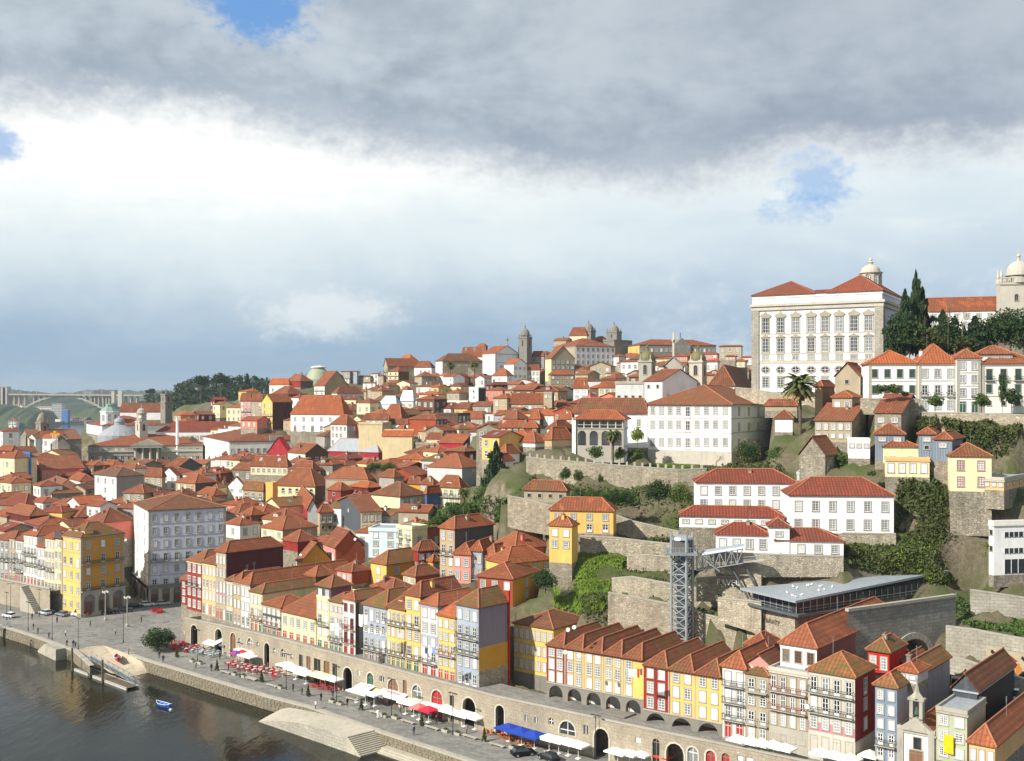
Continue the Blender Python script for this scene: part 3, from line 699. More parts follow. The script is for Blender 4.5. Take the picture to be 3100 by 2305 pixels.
h('wide pale yellow two-storey house with five red doors and big red roof',1290,1705,1705,935,1312,line=FR,wall='paleyellow',L=(5,'sP'),dr=13,rise=5.2,roof='hx',group=MG,chim=1)
h('yellow house with dark slate attic and flower balcony',1716,1868,1868,700,1346,line=FR,wall='paleyellow',L=(2,'wBwo'),dr=10,rise=.4,roof='flat',group=MG,rc='roof')
h('slate-clad attic storey under a hipped roof on the yellow house',1716,1890,2135,560,700,line=offset(MURO,4.62),wall='slate',wallR='corr_mauve',L=(2,'s'),rise=2.2,group='attic storeys above the quay row',ext=1.0,rc='roof_edge',block=None)
h('narrow house with green lattice attic and laundry, under a mossy roof',1872,2030,2030,745,1388,line=FR,wall='granite_light',L=(3,'qDBg'),dr=12,rc='roof_moss',rise=1.7,roof='hx',group=MG)
h('white house with maroon railings and red door beside a brown alley wall',2032,2182,2230,715,1432,line=FR,wall='white',wallR='brown',L=(2,'sbbr'),iron='iron_red',rise=1.6,roof='hx',group=MG,cap='granite',sash='sash_red')
use('J')
h('grey lilac house with long iron balcony and a sheet hanging out',240,520,520,330,1052,line=FR,wall='greyblue',L=(4,'DaBp'),rc='roof_moss',dr=12,rise=3.0,group=MG,bands=[(6.4,7.4,'paleblue')])
h('yellow house with plant-filled upper balcony and dark green doors',523,745,745,352,1102,line=FR,wall='yellow',L=(4,'BsBg'),rc='roof_edge',dr=11,rise=2.6,group=MG,dorm=1)
h('tall narrow yellow house with a white awning and mauve corrugated side',749,930,1420,190,1148,line=FR,wall='yellow',wallR='corr_mauve',L=(2,'sBsBg'),rise=2.6,group=MG,roof='hx')
h('blue-grey tiled house with flat grey parapet and white lattice windows',935,1140,1140,305,1196,line=FR,wall='palegrey',L=(2,'wswBP'),dr=11,rise=2.0,roof='hx',group=MG,cap='greyblue',bands=[(6.5,8.5,'greyblue')])
h('bright yellow house with orange railing and maroon canopy beside the blue-grey corner house',1143,1356,1356,445,1237,line=FR,wall='yellow',L=(3,'ssBsr'),iron='iron_red',dr=10,rise=2.4,roof='hx',group=MG,rc='roof_new')
r_,*_q=h('blue-grey corner house with green balconies and a lilac and yellow side wall',1366,1635,1990,322,1300,line=FR,wall='greyblue',wallR='corr_lilac',L=(3,'sBBsd'),rc='roof_moss',rise=2.8,roof='hx',group=MG,sur='granite')
def cornerside(root,lr,ll,H):
 q=MB();q.box((.05,-.06,3.2),(lr-.02,0,H*.5),0);q.obj('plaster_side',['ochre'],root)
 q=MB();q.box((.02,-.12,-4),(lr+.1,0,3.2),0);q.obj('stone_base',['stone'],root)
 q=MB();q.box((lr-.1,-.35,-1),(lr+.25,.1,H+2.2),0);q.obj('firewall_edge',['brightred'],root)
cornerside(r_,*_q[:3])
use('K')
h('shaded ochre house block in the alley behind the corner house',222,700,700,62,840,D=214,a=51.5,wall='yellow',L=(7,'sss',3.2),sur='granite',dr=12,rise=2.2,base=(3.0,'granite_dark'),rc='roof_edge',roof='hip')
def arcade(label,xl,xc,ytl,ybr,redpx,cols,bays,D,a):
 root,lr,ll,H,rise,rf=h(label,xl,xc,xc,ytl,ybr,D=D,a=a,wall='yellow',dr=16,roof='flat',rc='roof',group='arcaded houses on the quay walkway',ext=1.0,cap='roof_edge')
 for c in kids(root):
  if c.name.startswith('parapet'):bpy.data.objects.remove(c)
  elif c.name.startswith('wall'):wall_o=c
 bpy.data.objects.remove(wall_o)
 g=3.6
 w=MB();w.box((0,0,g),(lr,ll,H));w.obj('wall',['yellow'],root)
 bw=ll/bays;ops=[(bw*k+.55,bw*(k+1)-.55,-.5,g-.55-(bw-1.1)/2*.9,'a')for k in range(bays)]
 o=arch_wall(ll,-2.0,g,ops,.7).obj('arcade',['granite_dark'],root);o.location=(0,ll,0);o.rotation_euler=(0,0,-math.pi/2)
 q=MB();q.face([(3.5,0,-.5),(3.5,ll,-.5),(3.5,ll,g),(3.5,0,g)],0);q.face([(0,0,-.5),(3.5,0,-.5),(3.5,0,g),(0,0,g)],0);q.face([(0,ll,-.5),(3.5,ll,-.5),(3.5,ll,g),(0,ll,g)],0);q.obj('arcade_back_wall',['offwhite'],root)
 for k in range(bays):add_window(root,'L',bw*(k+.62),1.0,1.3,2.3,'p' if k%2 else 'r',lr,ll,'granite','sash',0).location.x=3.45
 q=MB();q.box((-.012,ll-redpx*ll,g+.02),(0,ll-.02,H-.1),0);q.obj('red_bay',['red'],root)
 for k in range(1,bays):q=MB();q.box((-.05,ll-bw*k-.12,g+.1),(0,ll-bw*k+.12,H),0);q.obj('pilaster',['granite'],root)
 q=MB();q.box((-.12,0,g-.12),(0,ll,g+.1),0);q.obj('string_course',['granite'],root)
 fh=(H-g)/3
 for i in range(3):
  for k in range(cols):
   kk=k%2;s=bw*(k//2)+bw*(.28 if kk==0 else.72)
   if s>ll-.5:continue
   add_window(root,'L',s,g+fh*(2-i)+fh*.53,1.1,1.75,'s' if random.random()<.6 else 'w',lr,ll,'granite','sash',0)
 bpy.data.objects.remove(rf)if rf else None
 ng=bays
 m=MB();gw=ll/ng;rr=2.1
 for k in range(ng):
  y0,y1=gw*k,gw*(k+1);ym=(y0+y1)/2;e=.5;hx_=3.2
  A,B,Cc,Dd=(-e,y0,H),(-e,y1,H),(lr,y1,H),(lr,y0,H);r0,r1=(hx_,ym,H+rr),(lr,ym,H+rr)
  v0,v1=(hx_*.9,y0,H+.5),(hx_*.9,y1,H+.5)
  slab_face(m,[B,A,r0],.15);slab_face(m,[A,Dd,r1,r0],.15);slab_face(m,[Cc,B,r0,r1],.15)
  m.face([Dd,Cc,r1],2)
  for p_,q_ in((A,r0),(B,r0),(r0,r1)):m.bar(p_,q_,.13,1,5)
 m.obj('roof',['roof_edge','ridge','granite'],root)
 return root,lr,ll,H
pB,aB=hit(offset(MURO,8),sx(1790));arcade('arcaded block with one dark red bay and yellow bays, laundry line on its front',620,1792,432,1165,.225,9,5,pB.y,math.degrees(aB)+90)
pB,aB=hit(offset(MURO,6.2),2186);use('S');arcade('arcaded block with dark red left bay next to the white-tiled narrow house',1948,2186,2050,2258,.35,6,3,pB.y,math.degrees(aB)+90)
use('M')
h('narrow white-tiled house with ironwork balconies between yellow arcade block and pink gabled house',748,1028,1028,545,1405,line=FR,wall='palegrey',L=(2,'BBBr'),dr=12,rise=2.3,roof='hx',group=MG,panes=('pane_white','pane_mid'))
h('stone house with pink attic gable and rounded stone balconies',1032,1308,1308,625,1450,line=FR,wall='stoneplaster',L=(2,'Babd'),dr=12,rise=1.0,roof='hx',rc='roof_moss',group=MG,iron='granite')
h('pink attic gable with two windows above the stone house',1060,1320,1320,500,600,line=offset(MURO,6.0),wall='pink',L=(3,'s'),rise=1.6,roof='gx',rc='roof_edge',ext=.8,dr=6,group='attic storeys above the quay row',block=None)
h('four-bay tiled house with long dark red balconies below a roof terrace',1312,1780,1780,622,1565,line=FR,wall='stoneplaster',L=(4,'BBsk'),iron='iron_red',dr=12,roof='flat',group=MG,cap='granite_light',base=(3.2,'granite'))
h('white penthouse with red shutters, brick red side wall and big skylight roof',1450,1890,2860,292,560,line=offset(MURO,7.5),wall='white',wallR='corr_brick',L=(3,'s'),sash='sash_brown',rise=3.0,roof='hip',rc='roof_new',ext=6,group='attic storeys above the quay row',skyl=1,block=None)
h('small salmon back house with hipped roof beside the white penthouse',1030,1285,1440,275,400,line=offset(MURO,16),wall='salmon',wallR='corr_brick',L=(2,'w'),rise=1.8,roof='hip',rc='roof_new',ext=6)
use('H')
h('pink corner house with plant balconies and red side wall above white awning',340,585,690,1212,1645,line=FR,wall='granite_light',wallR='red',L=(4,'BBsg'),R_=(1,'dssd'),rc='roof_moss',rise=2.6,roof='hip',group=MG,bands=[(3.2,4.6,'rose')],base=(2.6,'granite_light'))
h('bright red rooftop cube with a mossy pyramid roof',652,765,848,1082,1200,line=offset(MURO,15),wall='brightred',wallR='brightred',L=(2,'s'),rise=1.8,roof='hip',rc='roof_moss',ext=8)
h('red gabled back wing behind the bright red cube',770,870,978,1172,1215,line=offset(MURO,20),wall='brightred',roof='gx',rise=1.6,ext=8,rc='roof_edge')
h('blue house with balcony flags and a patchy grey metal side over yellow plaster',690,805,1082,1268,1660,line=FR,wall='bluegrey',wallR='corr_grey',L=(2,'sssBd'),rc='roof_moss',rise=1.7,roof='hx',group=MG)
h('small grey rooftop room with hipped roof on the blue house',806,912,968,1188,1240,line=offset(MURO,9),wall='palegrey',L=(2,'q'),rise=1.1,roof='hip',rc='roof',ext=1.5,block=None,group='attic storeys above the quay row')
h('pale green house with yellow banner and rounded cornice at the right',1010,1172,1172,1405,1665,line=FR,wall='green',L=(2,'sss'),dr=9,rise=.6,roof='flat',cap='granite',group=MG,sur='granite_light')
h('black-walled house with grey gabled front and two white doors',1098,1225,1420,1285,1470,line=offset(MURO,12.5),wall='slate',wallR='corr_black',L=(2,'D'),roof='gx',rise=2.4,rc='roof_edge',ext=10,cap='zinc')
h('low peach house with orange tiled roof at the bottom right corner',1182,1318,1560,1575,1690,line=offset(MURO,3.2),wall='peach',L=(3,'s'),rise=2.4,roof='hip',rc='roof_new',ext=10)
use('E')
LEFT=[(-200,366),(-129,312),(-108,296)]
LG='houses on the left riverside row'
h('leftmost grey riverside house with red awnings, cut by the picture edge',-60,62,62,85,380,line=LEFT,wall='grey',L=(4,'DBso'),dr=10,group=LG,rise=2)
h('narrow grey house with a salmon awning on the left riverside row',64,108,108,70,400,line=LEFT,wall='stoneplaster',L=(2,'sBDo'),dr=10,group=LG,rise=1.8)
h('pale grey house with glazed balconies on the left riverside row',110,166,166,88,388,line=LEFT,wall='palegrey',L=(3,'sBBo'),dr=10,group=LG,rise=1.8)
h('white house with glazed upper floors and maroon doors on the left riverside row',168,262,262,55,410,line=LEFT,wall='offwhite',L=(4,'wBBsr'),dr=12,group=LG,rise=2.2,dorm=1)
h('slim white-windowed house between white and cream houses, left riverside row',264,318,318,135,430,line=LEFT,wall='palegrey',L=(2,'wBwp'),dr=10,group=LG,rise=1.8)
h('cream house with dark attic and green shopfronts next to the narrow grey house',320,385,385,75,455,line=LEFT,wall='cream',L=(3,'sDBsg'),dr=10,group=LG,rise=1.8)
h('narrow house with slate attic left of the yellow corner building',387,436,436,70,460,line=LEFT,wall='paleyellow',L=(2,'sDsso'),dr=10,group=LG,rise=1.6,bands=[(15,17.5,'slate')])
YC=h('big yellow corner building with dormers and a granite arcade on the square',437,575,882,66,600,D=305,a=51.5,wall='yellow',wallR='gold',L=(3,'sDsss'),R_=(3,'sBsB',5.8),roof='hip',rise=3.4,rc='roof_moss',trim=True,dorm=3,ext=5,name='corner_building',cat='building')  # right face gets a darker yellow, its shade put into the paint
use('A')
WT=h('tall white and lavender block of many windows above an arcade on the square',1115,1240,1885,1228,2010,D=322,a=28,wall='white',wallR='lavender',L=(2,'sssssB',4.5),R_=(7,'sssBsB',4.5),roof='hip',rise=3.4,rc='roof_edge',trim=True,ext=4,name='apartment_block',cat='building')  # lavender on the right face mixes bluish paint with painted-in shade
h('yellow house with cream front at the far left edge',-40,120,120,790,1070,D=425,a=60,wall='cream',L=(4,'sss'),dr=10,rise=2.5)
h('red attic house on the cream building at the far left edge',-30,100,180,730,790,D=432,a=55,wall='red',L=(3,'s'),rise=2.0,ext=2)
h('house wrapped in blue scaffold netting',128,250,262,752,1040,D=430,a=62,wall='net_blue',roof='flat',cap='net_blue',name='scaffolded_house')
h('dark maroon house with a green rooftop hut beside the blue netting',200,262,560,800,900,D=452,a=35,wall='darkred',rise=2.2)
h('pink house with gabled end and long dormered roof',265,350,700,885,1065,D=436,a=30,wall='salmon',L=(1,'sq'),R_=(4,'ss'),roof='gx',rise=4.4,dorm=0)
h('white and stone house under a wide brown hipped roof',285,430,755,1090,1195,D=402,a=33,wall='white',wallR='stone_old',R_=(5,'s'),rise=4.5,rc='roof_brown')
h('small white house with terracotta roof behind the brown-roofed house',580,670,792,985,1075,D=420,a=35,wall='offwhite',R_=(3,'s'),rise=2.5)
h('tall white house with grey shaded side and chimney stack',790,970,1200,945,1262,D=392,a=48,wall='white',wallR='grey',L=(3,'ssss'),rise=3.0,rc='roof_brown',chim=1)  # white house; grey on the right wall is shade put into the colour
h('stone cottage front with terracotta roof between white houses',1030,1200,1200,1085,1275,D=380,a=70,wall='stone',L=(2,'sqs'),rise=2.6,dr=8)
h('narrow five-storey stone house with red hipped roof',1205,1350,1380,948,1150,D=405,a=62,wall='stoneplaster',L=(3,'sss'),rise=3.0)
h('white gabled house wedged between stone houses',1345,1470,1500,935,1050,D=412,a=65,wall='white',L=(2,'qs'),roof='gx',rise=3.0,dr=9)
h('brown house with three white windows and dark right side',1465,1628,1805,1002,1145,D=398,a=52,wall='tan',wallR='brown',L=(3,'ss'),rise=3.0)
h('long low red-roofed house with dark gable below the granite exchange palace',1375,1480,1685,870,925,D=452,a=55,wall='grey',wallR='darkgrey',roof='gy',rise=3.6)
h('cream gabled house with balcony among the terracotta roofs',1900,2042,2050,1030,1225,D=402,a=60,wall='offwhite',L=(2,'qbs'),roof='gx',rise=3.6,dr=10)
h('mossy-roofed grey house with white awnings',2042,2200,2260,1050,1215,D=398,a=50,wall='grey',L=(3,'sBs'),rise=2.6,rc='roof_moss')
h('low hipped terracotta roof house in front of the brown house',1640,1780,1892,1105,1165,D=385,a=45,wall='stoneplaster',rise=2.4)
h('long maroon-roofed hall at the left edge over a stone wall',-20,210,420,1195,1250,D=385,a=62,wall='stone_old',rise=4.0,rc='roof_dark')
h('house with dormers and dark skylights behind the left riverside row',50,250,410,1275,1330,D=352,a=45,wall='darkred',rise=2.6,rc='roof')
h('terracotta house with tall chimney left of the white block',500,640,890,1285,1370,D=356,a=45,wall='darkred',wallR='red',rise=2.8,chim=1)
h('red-roofed house behind the yellow corner building',720,860,1112,1330,1480,D=338,a=50,wall='salmon',rise=4.0,chim=1)
h('terracotta roofed house with round chimney behind white riverside house',205,330,660,1355,1420,D=340,a=42,wall='mauve',rise=2.0)
h('small pale house with red roof right of the maroon-sided house',1885,2000,2170,1350,1460,D=318,a=48,wall='offwhite',wallR='offwhite',L=(1,'s'),R_=(2,'s'),rise=2.4)
h('dim red-roofed house beside the white block',1890,1990,2205,1255,1330,D=345,a=48,wall='grey',rise=2.6)
def add_arcade(hd,face,hh,bays,mat='granite_dark',proud=.6,y0=0.):
 root,lr,ll,H=hd[:4];ln=ll if face=='L' else lr;bw=ln/bays;t=thing
 o=arch_wall(ln,-2.0,hh,[(bw*k+.5,bw*(k+1)-.5,-.3,hh-.7-(bw-1)/2,'a')for k in range(bays)],proud).obj('arcade',[mat])
 put(o,root,face,0,y0,lr,ll)
 if face=='R':o.location=(0,-proud,y0)
 else:o.location=(-proud,ll,y0)
 q=MB();q.box((0,-proud-.1,hh),(ln,0,hh+.3));o=q.obj('arcade_cornice',['granite']);put(o,root,face,0,y0,lr,ll)
 q=MB();q.box((.1,-.05,y0-.3),(ln-.1,-.0,y0+hh));o=q.obj('arcade_back',['granite_dark']);put(o,root,face,0,0,lr,ll)  # dark sheet painting the shaded interior behind the arches
 for k in range(bays):add_window(root,face,bw*(k+.5),y0+1.4,min(2.4,bw*.6),2.8,'p',lr,ll,None,'granite_dark',0)
add_arcade(WT,'R',5.4,7,'granite');add_arcade(WT,'L',5.4,2,'granite');add_arcade(YC,'R',5.6,3,'granite')
use('B')
h('cream house with red attic on the ridge beside the wood',180,345,365,455,525,D=660,a=65,wall='offwhite',L=(3,'s'),rise=4.0,rc='roof_new')
h('dark red house with orange roof on the ridge',305,440,545,425,475,D=680,a=50,wall='red',wallR='darkgrey',rise=4.5)
h('terracotta rooftops house below the dark red ridge house',190,330,470,535,560,D=640,a=45,wall='red',rise=5.)
h('big grey gable house with balconied left front on the ridge',555,640,842,465,612,D=640,a=35,wall='offwhite',wallR='tan',L=(2,'BBBB'),roof='gy',rise=9.0)
h('grey long house with white windows under ridge gable',700,745,965,525,585,D=610,a=35,wall='offwhite',wallR='palegrey',L=(1,'s'),R_=(1,'q'),rise=4.0)
for(xl,xc,xr,yt,yb,wl,lab)in((660,760,800,375,425,'pink','small pink house high on the ridge left of grey house'),(775,850,862,345,420,'grey','plain grey flat-fronted house on the ridge'),(845,910,925,345,440,'greyblue','bluish ridge house with red attic'),(915,1020,1040,385,440,'stoneplaster','stone ridge house with low roof'),(1025,1085,1100,365,450,'offwhite','white ridge house beside bare trees'),(1085,1130,1150,380,470,'tan','tan slim ridge house'),(960,1060,1075,440,490,'offwhite','white house below stone ridge house'),(780,845,860,405,440,'offwhite','little white house under plain grey ridge house')):
 h(lab,xl,xc,xr,yt,yb,D=690 if yb<460 else 660,a=60,wall=wl,L=(2,'ss'),group='small houses along the ridge')
h('tall stone-sided tenement with balconies on the ridge',1135,1165,1385,300,480,D=660,a=30,wall='stoneplaster',wallR='stone',L=(1,'BBBB'),rise=5,roof='gx')
h('yellow modern balconied block under the stone tenement',1168,1255,1345,345,482,D=640,a=45,wall='paleyellow',wallR='brown',L=(2,'BBBB'),rise=3)
h('orange-roofed house with yellow gable on the skyline',1215,1340,1460,288,330,D=700,a=40,wall='yellow',rise=7.0,rc='roof_new')
h('white house with red roof left of the stone manor',1388,1530,1562,310,375,D=660,a=68,wall='white',L=(4,'s'),rise=4)
h('grey stone manor with two rows of windows behind the two palms',1565,1625,1960,255,458,D=620,a=25,wall='white',wallR='stoneplaster',L=(1,'qss'),R_=(6,'qss'),rise=4.5,rc='roof_edge',trim=True,name='manor',cat='house')
h('low stone house at the corner of the terrace wall',1395,1450,1565,385,475,D=600,a=30,wall='stone',R_=(4,'s'),rise=3)
h('small dark red pavilion house with hipped roof',1270,1330,1382,512,560,D=570,a=45,wall='red',L=(2,'q'),R_=(2,'q'),rise=3.2)
h('modern white tower house with dark brown side',1845,1922,1985,482,690,D=520,a=55,wall='white',wallR='darkbrown',L=(1,'kqk.'),roof='flat')
h('low white terrace building left of the white tower house',1665,1850,1850,595,645,D=530,a=72,wall='offwhite',L=(5,'q'),roof='flat',dr=8)
h('white attic house with grey zinc mansard and two yellow dishes',1095,1240,1285,620,690,D=500,a=60,wall='white',wallR='palegrey',L=(2,'q'),roof='hip',rc='zinc',rise=4)
h('zinc mansard house right of the two yellow dishes',1272,1380,1400,590,665,D=520,a=60,wall='palegrey',L=(2,'q'),roof='hip',rc='zinc',rise=5)
h('long white two-storey house with bright red roof and arched doors',358,800,872,705,845,D=500,a=68,wall='white',L=(6,'so'),rise=9.0,rc='roof_new',panes=('pane_dark','pane_mid'))
h('tall thin yellow house with laundry and dark side wall',116,206,372,600,825,D=520,a=45,wall='yellow',wallR='darkbrown',L=(2,'sBBs'),roof='gx',rise=4)
h('grey stone tenement left of the yellow thin house',30,128,140,592,785,D=530,a=62,wall='stoneplaster',L=(2,'ssss'),rise=3.5)
h('pink house at the edge beside the grey tenement',-60,28,36,590,720,D=545,a=62,wall='pink',L=(3,'sBs'),rise=4)
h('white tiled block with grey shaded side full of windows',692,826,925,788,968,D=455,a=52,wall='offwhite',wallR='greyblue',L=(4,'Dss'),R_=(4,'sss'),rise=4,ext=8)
h('huge blank beige wall house in the middle of town',925,1122,1122,778,1085,D=432,a=76,wall='beige',roof='flat',dr=14,cap='beige')
h('lower blank beige wall house right of the huge one',1122,1370,1385,885,1085,D=424,a=76,wall='beige',roof='sx',rise=2.6,dr=14,rc='roof_new')
h('row of dark attic windows under a terracotta roof on the beige house',975,1175,1182,745,780,D=440,a=72,wall='stoneplaster',L=(4,'q'),rise=2.5,dr=8,ext=2)
h('red hut with pyramid roof on the lower beige house',1218,1300,1348,842,885,D=427,a=50,wall='brightred',rise=2.0,ext=1.5)
h('white house with small windows between beige wall and red hut',1120,1335,1342,785,870,D=440,a=72,wall='white',L=(4,'s'),rise=2,dr=8)
h('big bright terracotta roof above the beige walls',1120,1280,1345,735,790,D=462,a=60,wall='stoneplaster',rise=6,rc='roof_new')
h('rust-red blank-walled house with balconies on its right side',1340,1570,1662,745,872,D=455,a=58,wall='rust',wallR='brown',R_=(3,'BBB'),rise=2.0,rc='roof')
h('long dark brown corrugated building with grey roof',1515,1752,1852,700,822,D=478,a=48,wall='corr_brown',wallR='brown',R_=(3,'BB'),roof='flat',rc='roof_grey',cap='corr_brown')
h('stone house with windows right of the dark brown building',1852,1960,1972,738,835,D=480,a=65,wall='stoneplaster',L=(4,'ss'),rise=3)
h('plain crimson-walled house with dark right side',1595,1795,1855,942,1040,D=400,a=60,wall='crimson',wallR='slate',rise=3.2,roof='sx')
h('orange house with two pointed windows',1490,1622,1640,908,955,D=412,a=65,wall='peach',L=(2,'a'),rise=2.4)
h('rough stone walled yard house beside the crimson house',1400,1592,1592,948,1035,D=406,a=75,wall='stone',L=(3,'k'),roof='flat',dr=8,cap='stone')
h('long whitewashed warehouse with grey-blue gable end and one window',1498,1786,1965,1148,1320,D=342,a=58,wall='palegrey',wallR='greyblue',R_=(1,'q..',1.0),rise=4.0,ext=8)
h('market hall with grey metal roof and crimson walls',670,1090,1180,1018,1060,D=430,a=62,wall='crimson',roof='gx' if False else 'hip',rc='roof_grey',rise=5,name='market_hall',cat='market hall')
h('crimson market pavilion with arched gable window',165,345,380,1030,1062,D=440,a=62,wall='crimson',roof='gx',rc='#a02018',rise=6.5,dr=14,L=(1,'a'),name='market_hall',cat='market hall')
h('grey office floor with a window band behind the market',570,640,822,885,965,D=470,a=30,wall='grey',wallR='palegrey',R_=(8,'s'),rise=2.5,rc='roof_brown')
h('white gabled house with tall stone chimneys by the market',335,480,670,1030,1125,D=405,a=40,wall='offwhite',wallR='brown',roof='gy',rise=3.5,chim=2,R_=(3,'s'))
h('cream house with glass roof lantern and arched windows',25,330,365,1140,1205,D=388,a=70,wall='cream',L=(7,'s'),rise=3.6,skyl=2)
h('house with small red attic right of the glass lantern house',360,540,612,1168,1215,D=372,a=55,wall='offwhite',wallR='red',R_=(2,'s'),rise=3.0)
h('large yellow house with arched top windows, white balcony and column chimney',208,560,722,1305,1535,D=362,a=66,wall='paleyellow',L=(6,'aBs'),rise=5.5,rc='roof',wallR='brown')  # brown right wall is the yellow house's shadow side, painted in
h('yellow column chimney house left of the large yellow house',150,208,208,1280,1490,D=358,a=70,wall='yellow',rise=.5,roof='flat',dr=3,name='chimney_tower',cat='chimney')
h('long low house with stone pediment and flagpoles',648,1000,1112,1245,1320,D=350,a=66,wall='stoneplaster',rise=3.4,cap='granite')
h('grey plastered cube house with pyramid roof',1095,1220,1302,1228,1330,D=338,a=50,wall='grey',wallR='grey',L=(1,'.s'),R_=(2,'s'),rise=2.2,rc='roof')
h('dark red rib-clad house with hipped roof',665,775,872,1338,1505,D=340,a=50,wall='corr_red',wallR='corr_red',L=(1,'k..'),rise=2.4)
h('rusty corrugated lean-to below the dark red rib-clad house',770,945,1150,1420,1495,D=330,a=52,wall='corr_red',wallR='offwhite',R_=(4,'s'),rise=2.0)
h('long cream house with windowed shady side',1030,1270,1490,1388,1565,D=322,a=50,wall='cream',wallR='grey',R_=(6,'ss'),rise=3.6,rc='roof_edge')  # grey on the right wall is painted shade
h('blue-walled house adjoining the long cream house',1478,1492,1640,1365,1530,D=318,a=40,wall='blue',wallR='blue',R_=(3,'.s'),rise=2.2)
h('house with white dormer and yellow balconied front by the cypress',1578,1770,1830,1315,1470,D=318,a=60,wall='paleyellow',L=(4,'Bs'),rise=3.4,dorm=1)
h('little terracotta house with yellow eaves wall behind dormer house',1308,1440,1480,1285,1335,D=338,a=55,wall='ochre',rise=2.0,chim=1)
h('jumbled roof house with chimneys left of dormer house',1440,1545,1600,1290,1345,D=330,a=50,wall='green',rise=1.9,chim=2)
h('whitish gable house with rusty red patch on its wall',372,500,582,1500,1660,D=322,a=15,wall='crimson',wallR='palegrey',roof='gy',rise=3.6,R_=None)
h('shabby narrow house with dark windows right of the whitish gable',582,600,712,1520,1690,D=318,a=25,wall='tan',wallR='tan',R_=(2,'Bk'),rise=2.2)
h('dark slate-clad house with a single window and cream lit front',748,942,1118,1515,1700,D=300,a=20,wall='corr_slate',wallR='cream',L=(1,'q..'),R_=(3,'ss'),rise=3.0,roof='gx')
h('mossy-roofed house left of the large yellow house',-40,130,152,1340,1490,D=372,a=58,wall='stoneplaster',L=(3,'Bs'),rise=3.0,rc='roof_moss')
h('roof cluster house with skylight below the yellow house',10,130,300,1530,1600,D=330,a=45,wall='offwhite',rise=2.6)
h('pale house with dormer and long red roof below the yellow house',110,300,520,1590,1690,D=318,a=52,wall='cream',L=(4,'s'),rise=2.8,dorm=1)
h('darkly shaded house with orange roof on the left below yellow house',-60,30,145,1545,1650,D=322,a=50,wall='brown',rise=2.2)
use('F')
h('rust orange gable-walled house with pinkish window front',500,580,768,240,350,D=288,a=28,wall='pink',wallR='rust',L=(3,'s'),roof='gy',rise=4.4,rc='roof')
h('yellow gable-sided house with white dish on its roof',322,356,550,330,415,D=286,a=35,wall='paleyellow',wallR='gold',L=(1,'s'),roof='gy',rise=4.6)  # gable on the right painted a darker yellow for its half shade
h('pale blue house with white windows in the centre',800,990,990,120,300,D=276,a=80,wall='paleblue',L=(2,'sss'),roof='flat',dr=9,cap='paleblue')
h('cream house with brown shutters beside the pale blue house',985,1088,1190,108,250,D=272,a=45,wall='cream',wallR='cream',L=(2,'bb'),R_=(1,'s'),roof='flat',cap='cream')
h('tall narrow peach house with a black slate side',1272,1370,1628,115,460,D=256,a=47,wall='tan',wallR='corr_slate',L=(2,'sBsB'),rise=2.6,rc='roof',ext=9)
h('salmon pink house right of the tall peach house',1362,1476,1476,285,470,D=250,a=68,wall='pink',L=(2,'ss'),rise=2.4,dr=9)
h('pale grey narrow house with a door balcony beside the salmon house',1478,1552,1552,260,450,D=250,a=68,wall='greyblue',L=(2,'sB'),rise=2.2,dr=9)
h('yellow house with small windows at the right of the salmon house',1552,1640,1760,300,480,D=249,a=55,wall='yellow',L=(3,'ss'),rise=2.6)
h('mossy ochre house with pink gable and tall windows',815,918,1190,350,520,D=262,a=46,wall='yellow',wallR='gold',L=(1,'ss'),R_=(2,'ss'),rise=2.8,rc='roof_moss')
h('small yellow house with rosy side right of the mossy ochre house',1030,1110,1278,430,490,D=255,a=44,wall='paleyellow',wallR='brick',L=(2,'s'),rise=2.2,rc='roof_edge')
h('dull red brick cube house with laundry balcony',590,690,818,400,480,D=262,a=48,wall='salmon',wallR='brick',L=(3,'s'),rise=1.8)
h('terracotta roofed house left of the red brick cube',380,450,575,430,470,D=270,a=45,wall='brown',rise=2.2)
h('dark red small house with white windows right of pale blue house',1098,1130,1265,260,330,D=266,a=30,wall='red',wallR='red',R_=(3,'s'),rise=2.2)
h('brownish two-window house at the bottom of the gardens',1195,1225,1272,330,400,D=262,a=40,wall='ochre',R_=(2,'s'),rise=1.6)
h('low red-roofed clutter house behind the corrugated mauve side',820,960,1100,520,560,D=246,a=45,wall='mauve',rise=2.0,chim=1)
h('terracotta roofed cream house left above the maroon side',90,230,460,120,190,D=300,a=48,wall='cream',wallR='tan',L=(3,'s'),R_=(2,'s'),rise=3.0)
h('long red-roofed house in the alley behind the maroon side',232,330,462,200,260,D=292,a=45,wall='red',rise=2.6)
use('G')
h('ochre and maroon house with long low roof left of the green slope',-120,115,290,445,620,D=233,a=62,wall='brick',wallR='ochre',L=(3,'s.'),R_=(1,'ss'),rise=2.6,ext=8)
h('yellow house with window band and broad red roof',-60,75,372,345,400,D=240,a=35,wall='yellow',wallR='yellow',R_=(4,'s'),rise=3.0)
h('wide terracotta roof house below the yellow garden house',-30,130,365,250,300,D=250,a=40,wall='salmon',rise=3.4)
h('small front block of the yellow garden house with its own roof',356,505,545,95,335,D=232,a=66,wall='yellow',L=(2,'ss.'),rise=1.8)
h('big yellow garden house with white windows on the slope',360,780,800,-5,140,D=240,a=78,wall='yellow',L=(4,'sD'),rise=2.6,dr=10,rc='roof_new')
use('H')
W3='white convent houses on the slope'
h('rear white convent house with pale stained wall and two rows of windows',-245,285,285,195,345,D=232,a=84,wall='white',L=(7,'ss'),rise=2.6,rc='roof_dark',dr=9,group=W3)
h('big plain white convent house with six windows per floor',243,788,795,262,462,D=216,a=84,wall='white',L=(6,'ss'),rise=3.2,rc='roof_dark',dr=10,group=W3,base=(0,'stone'))
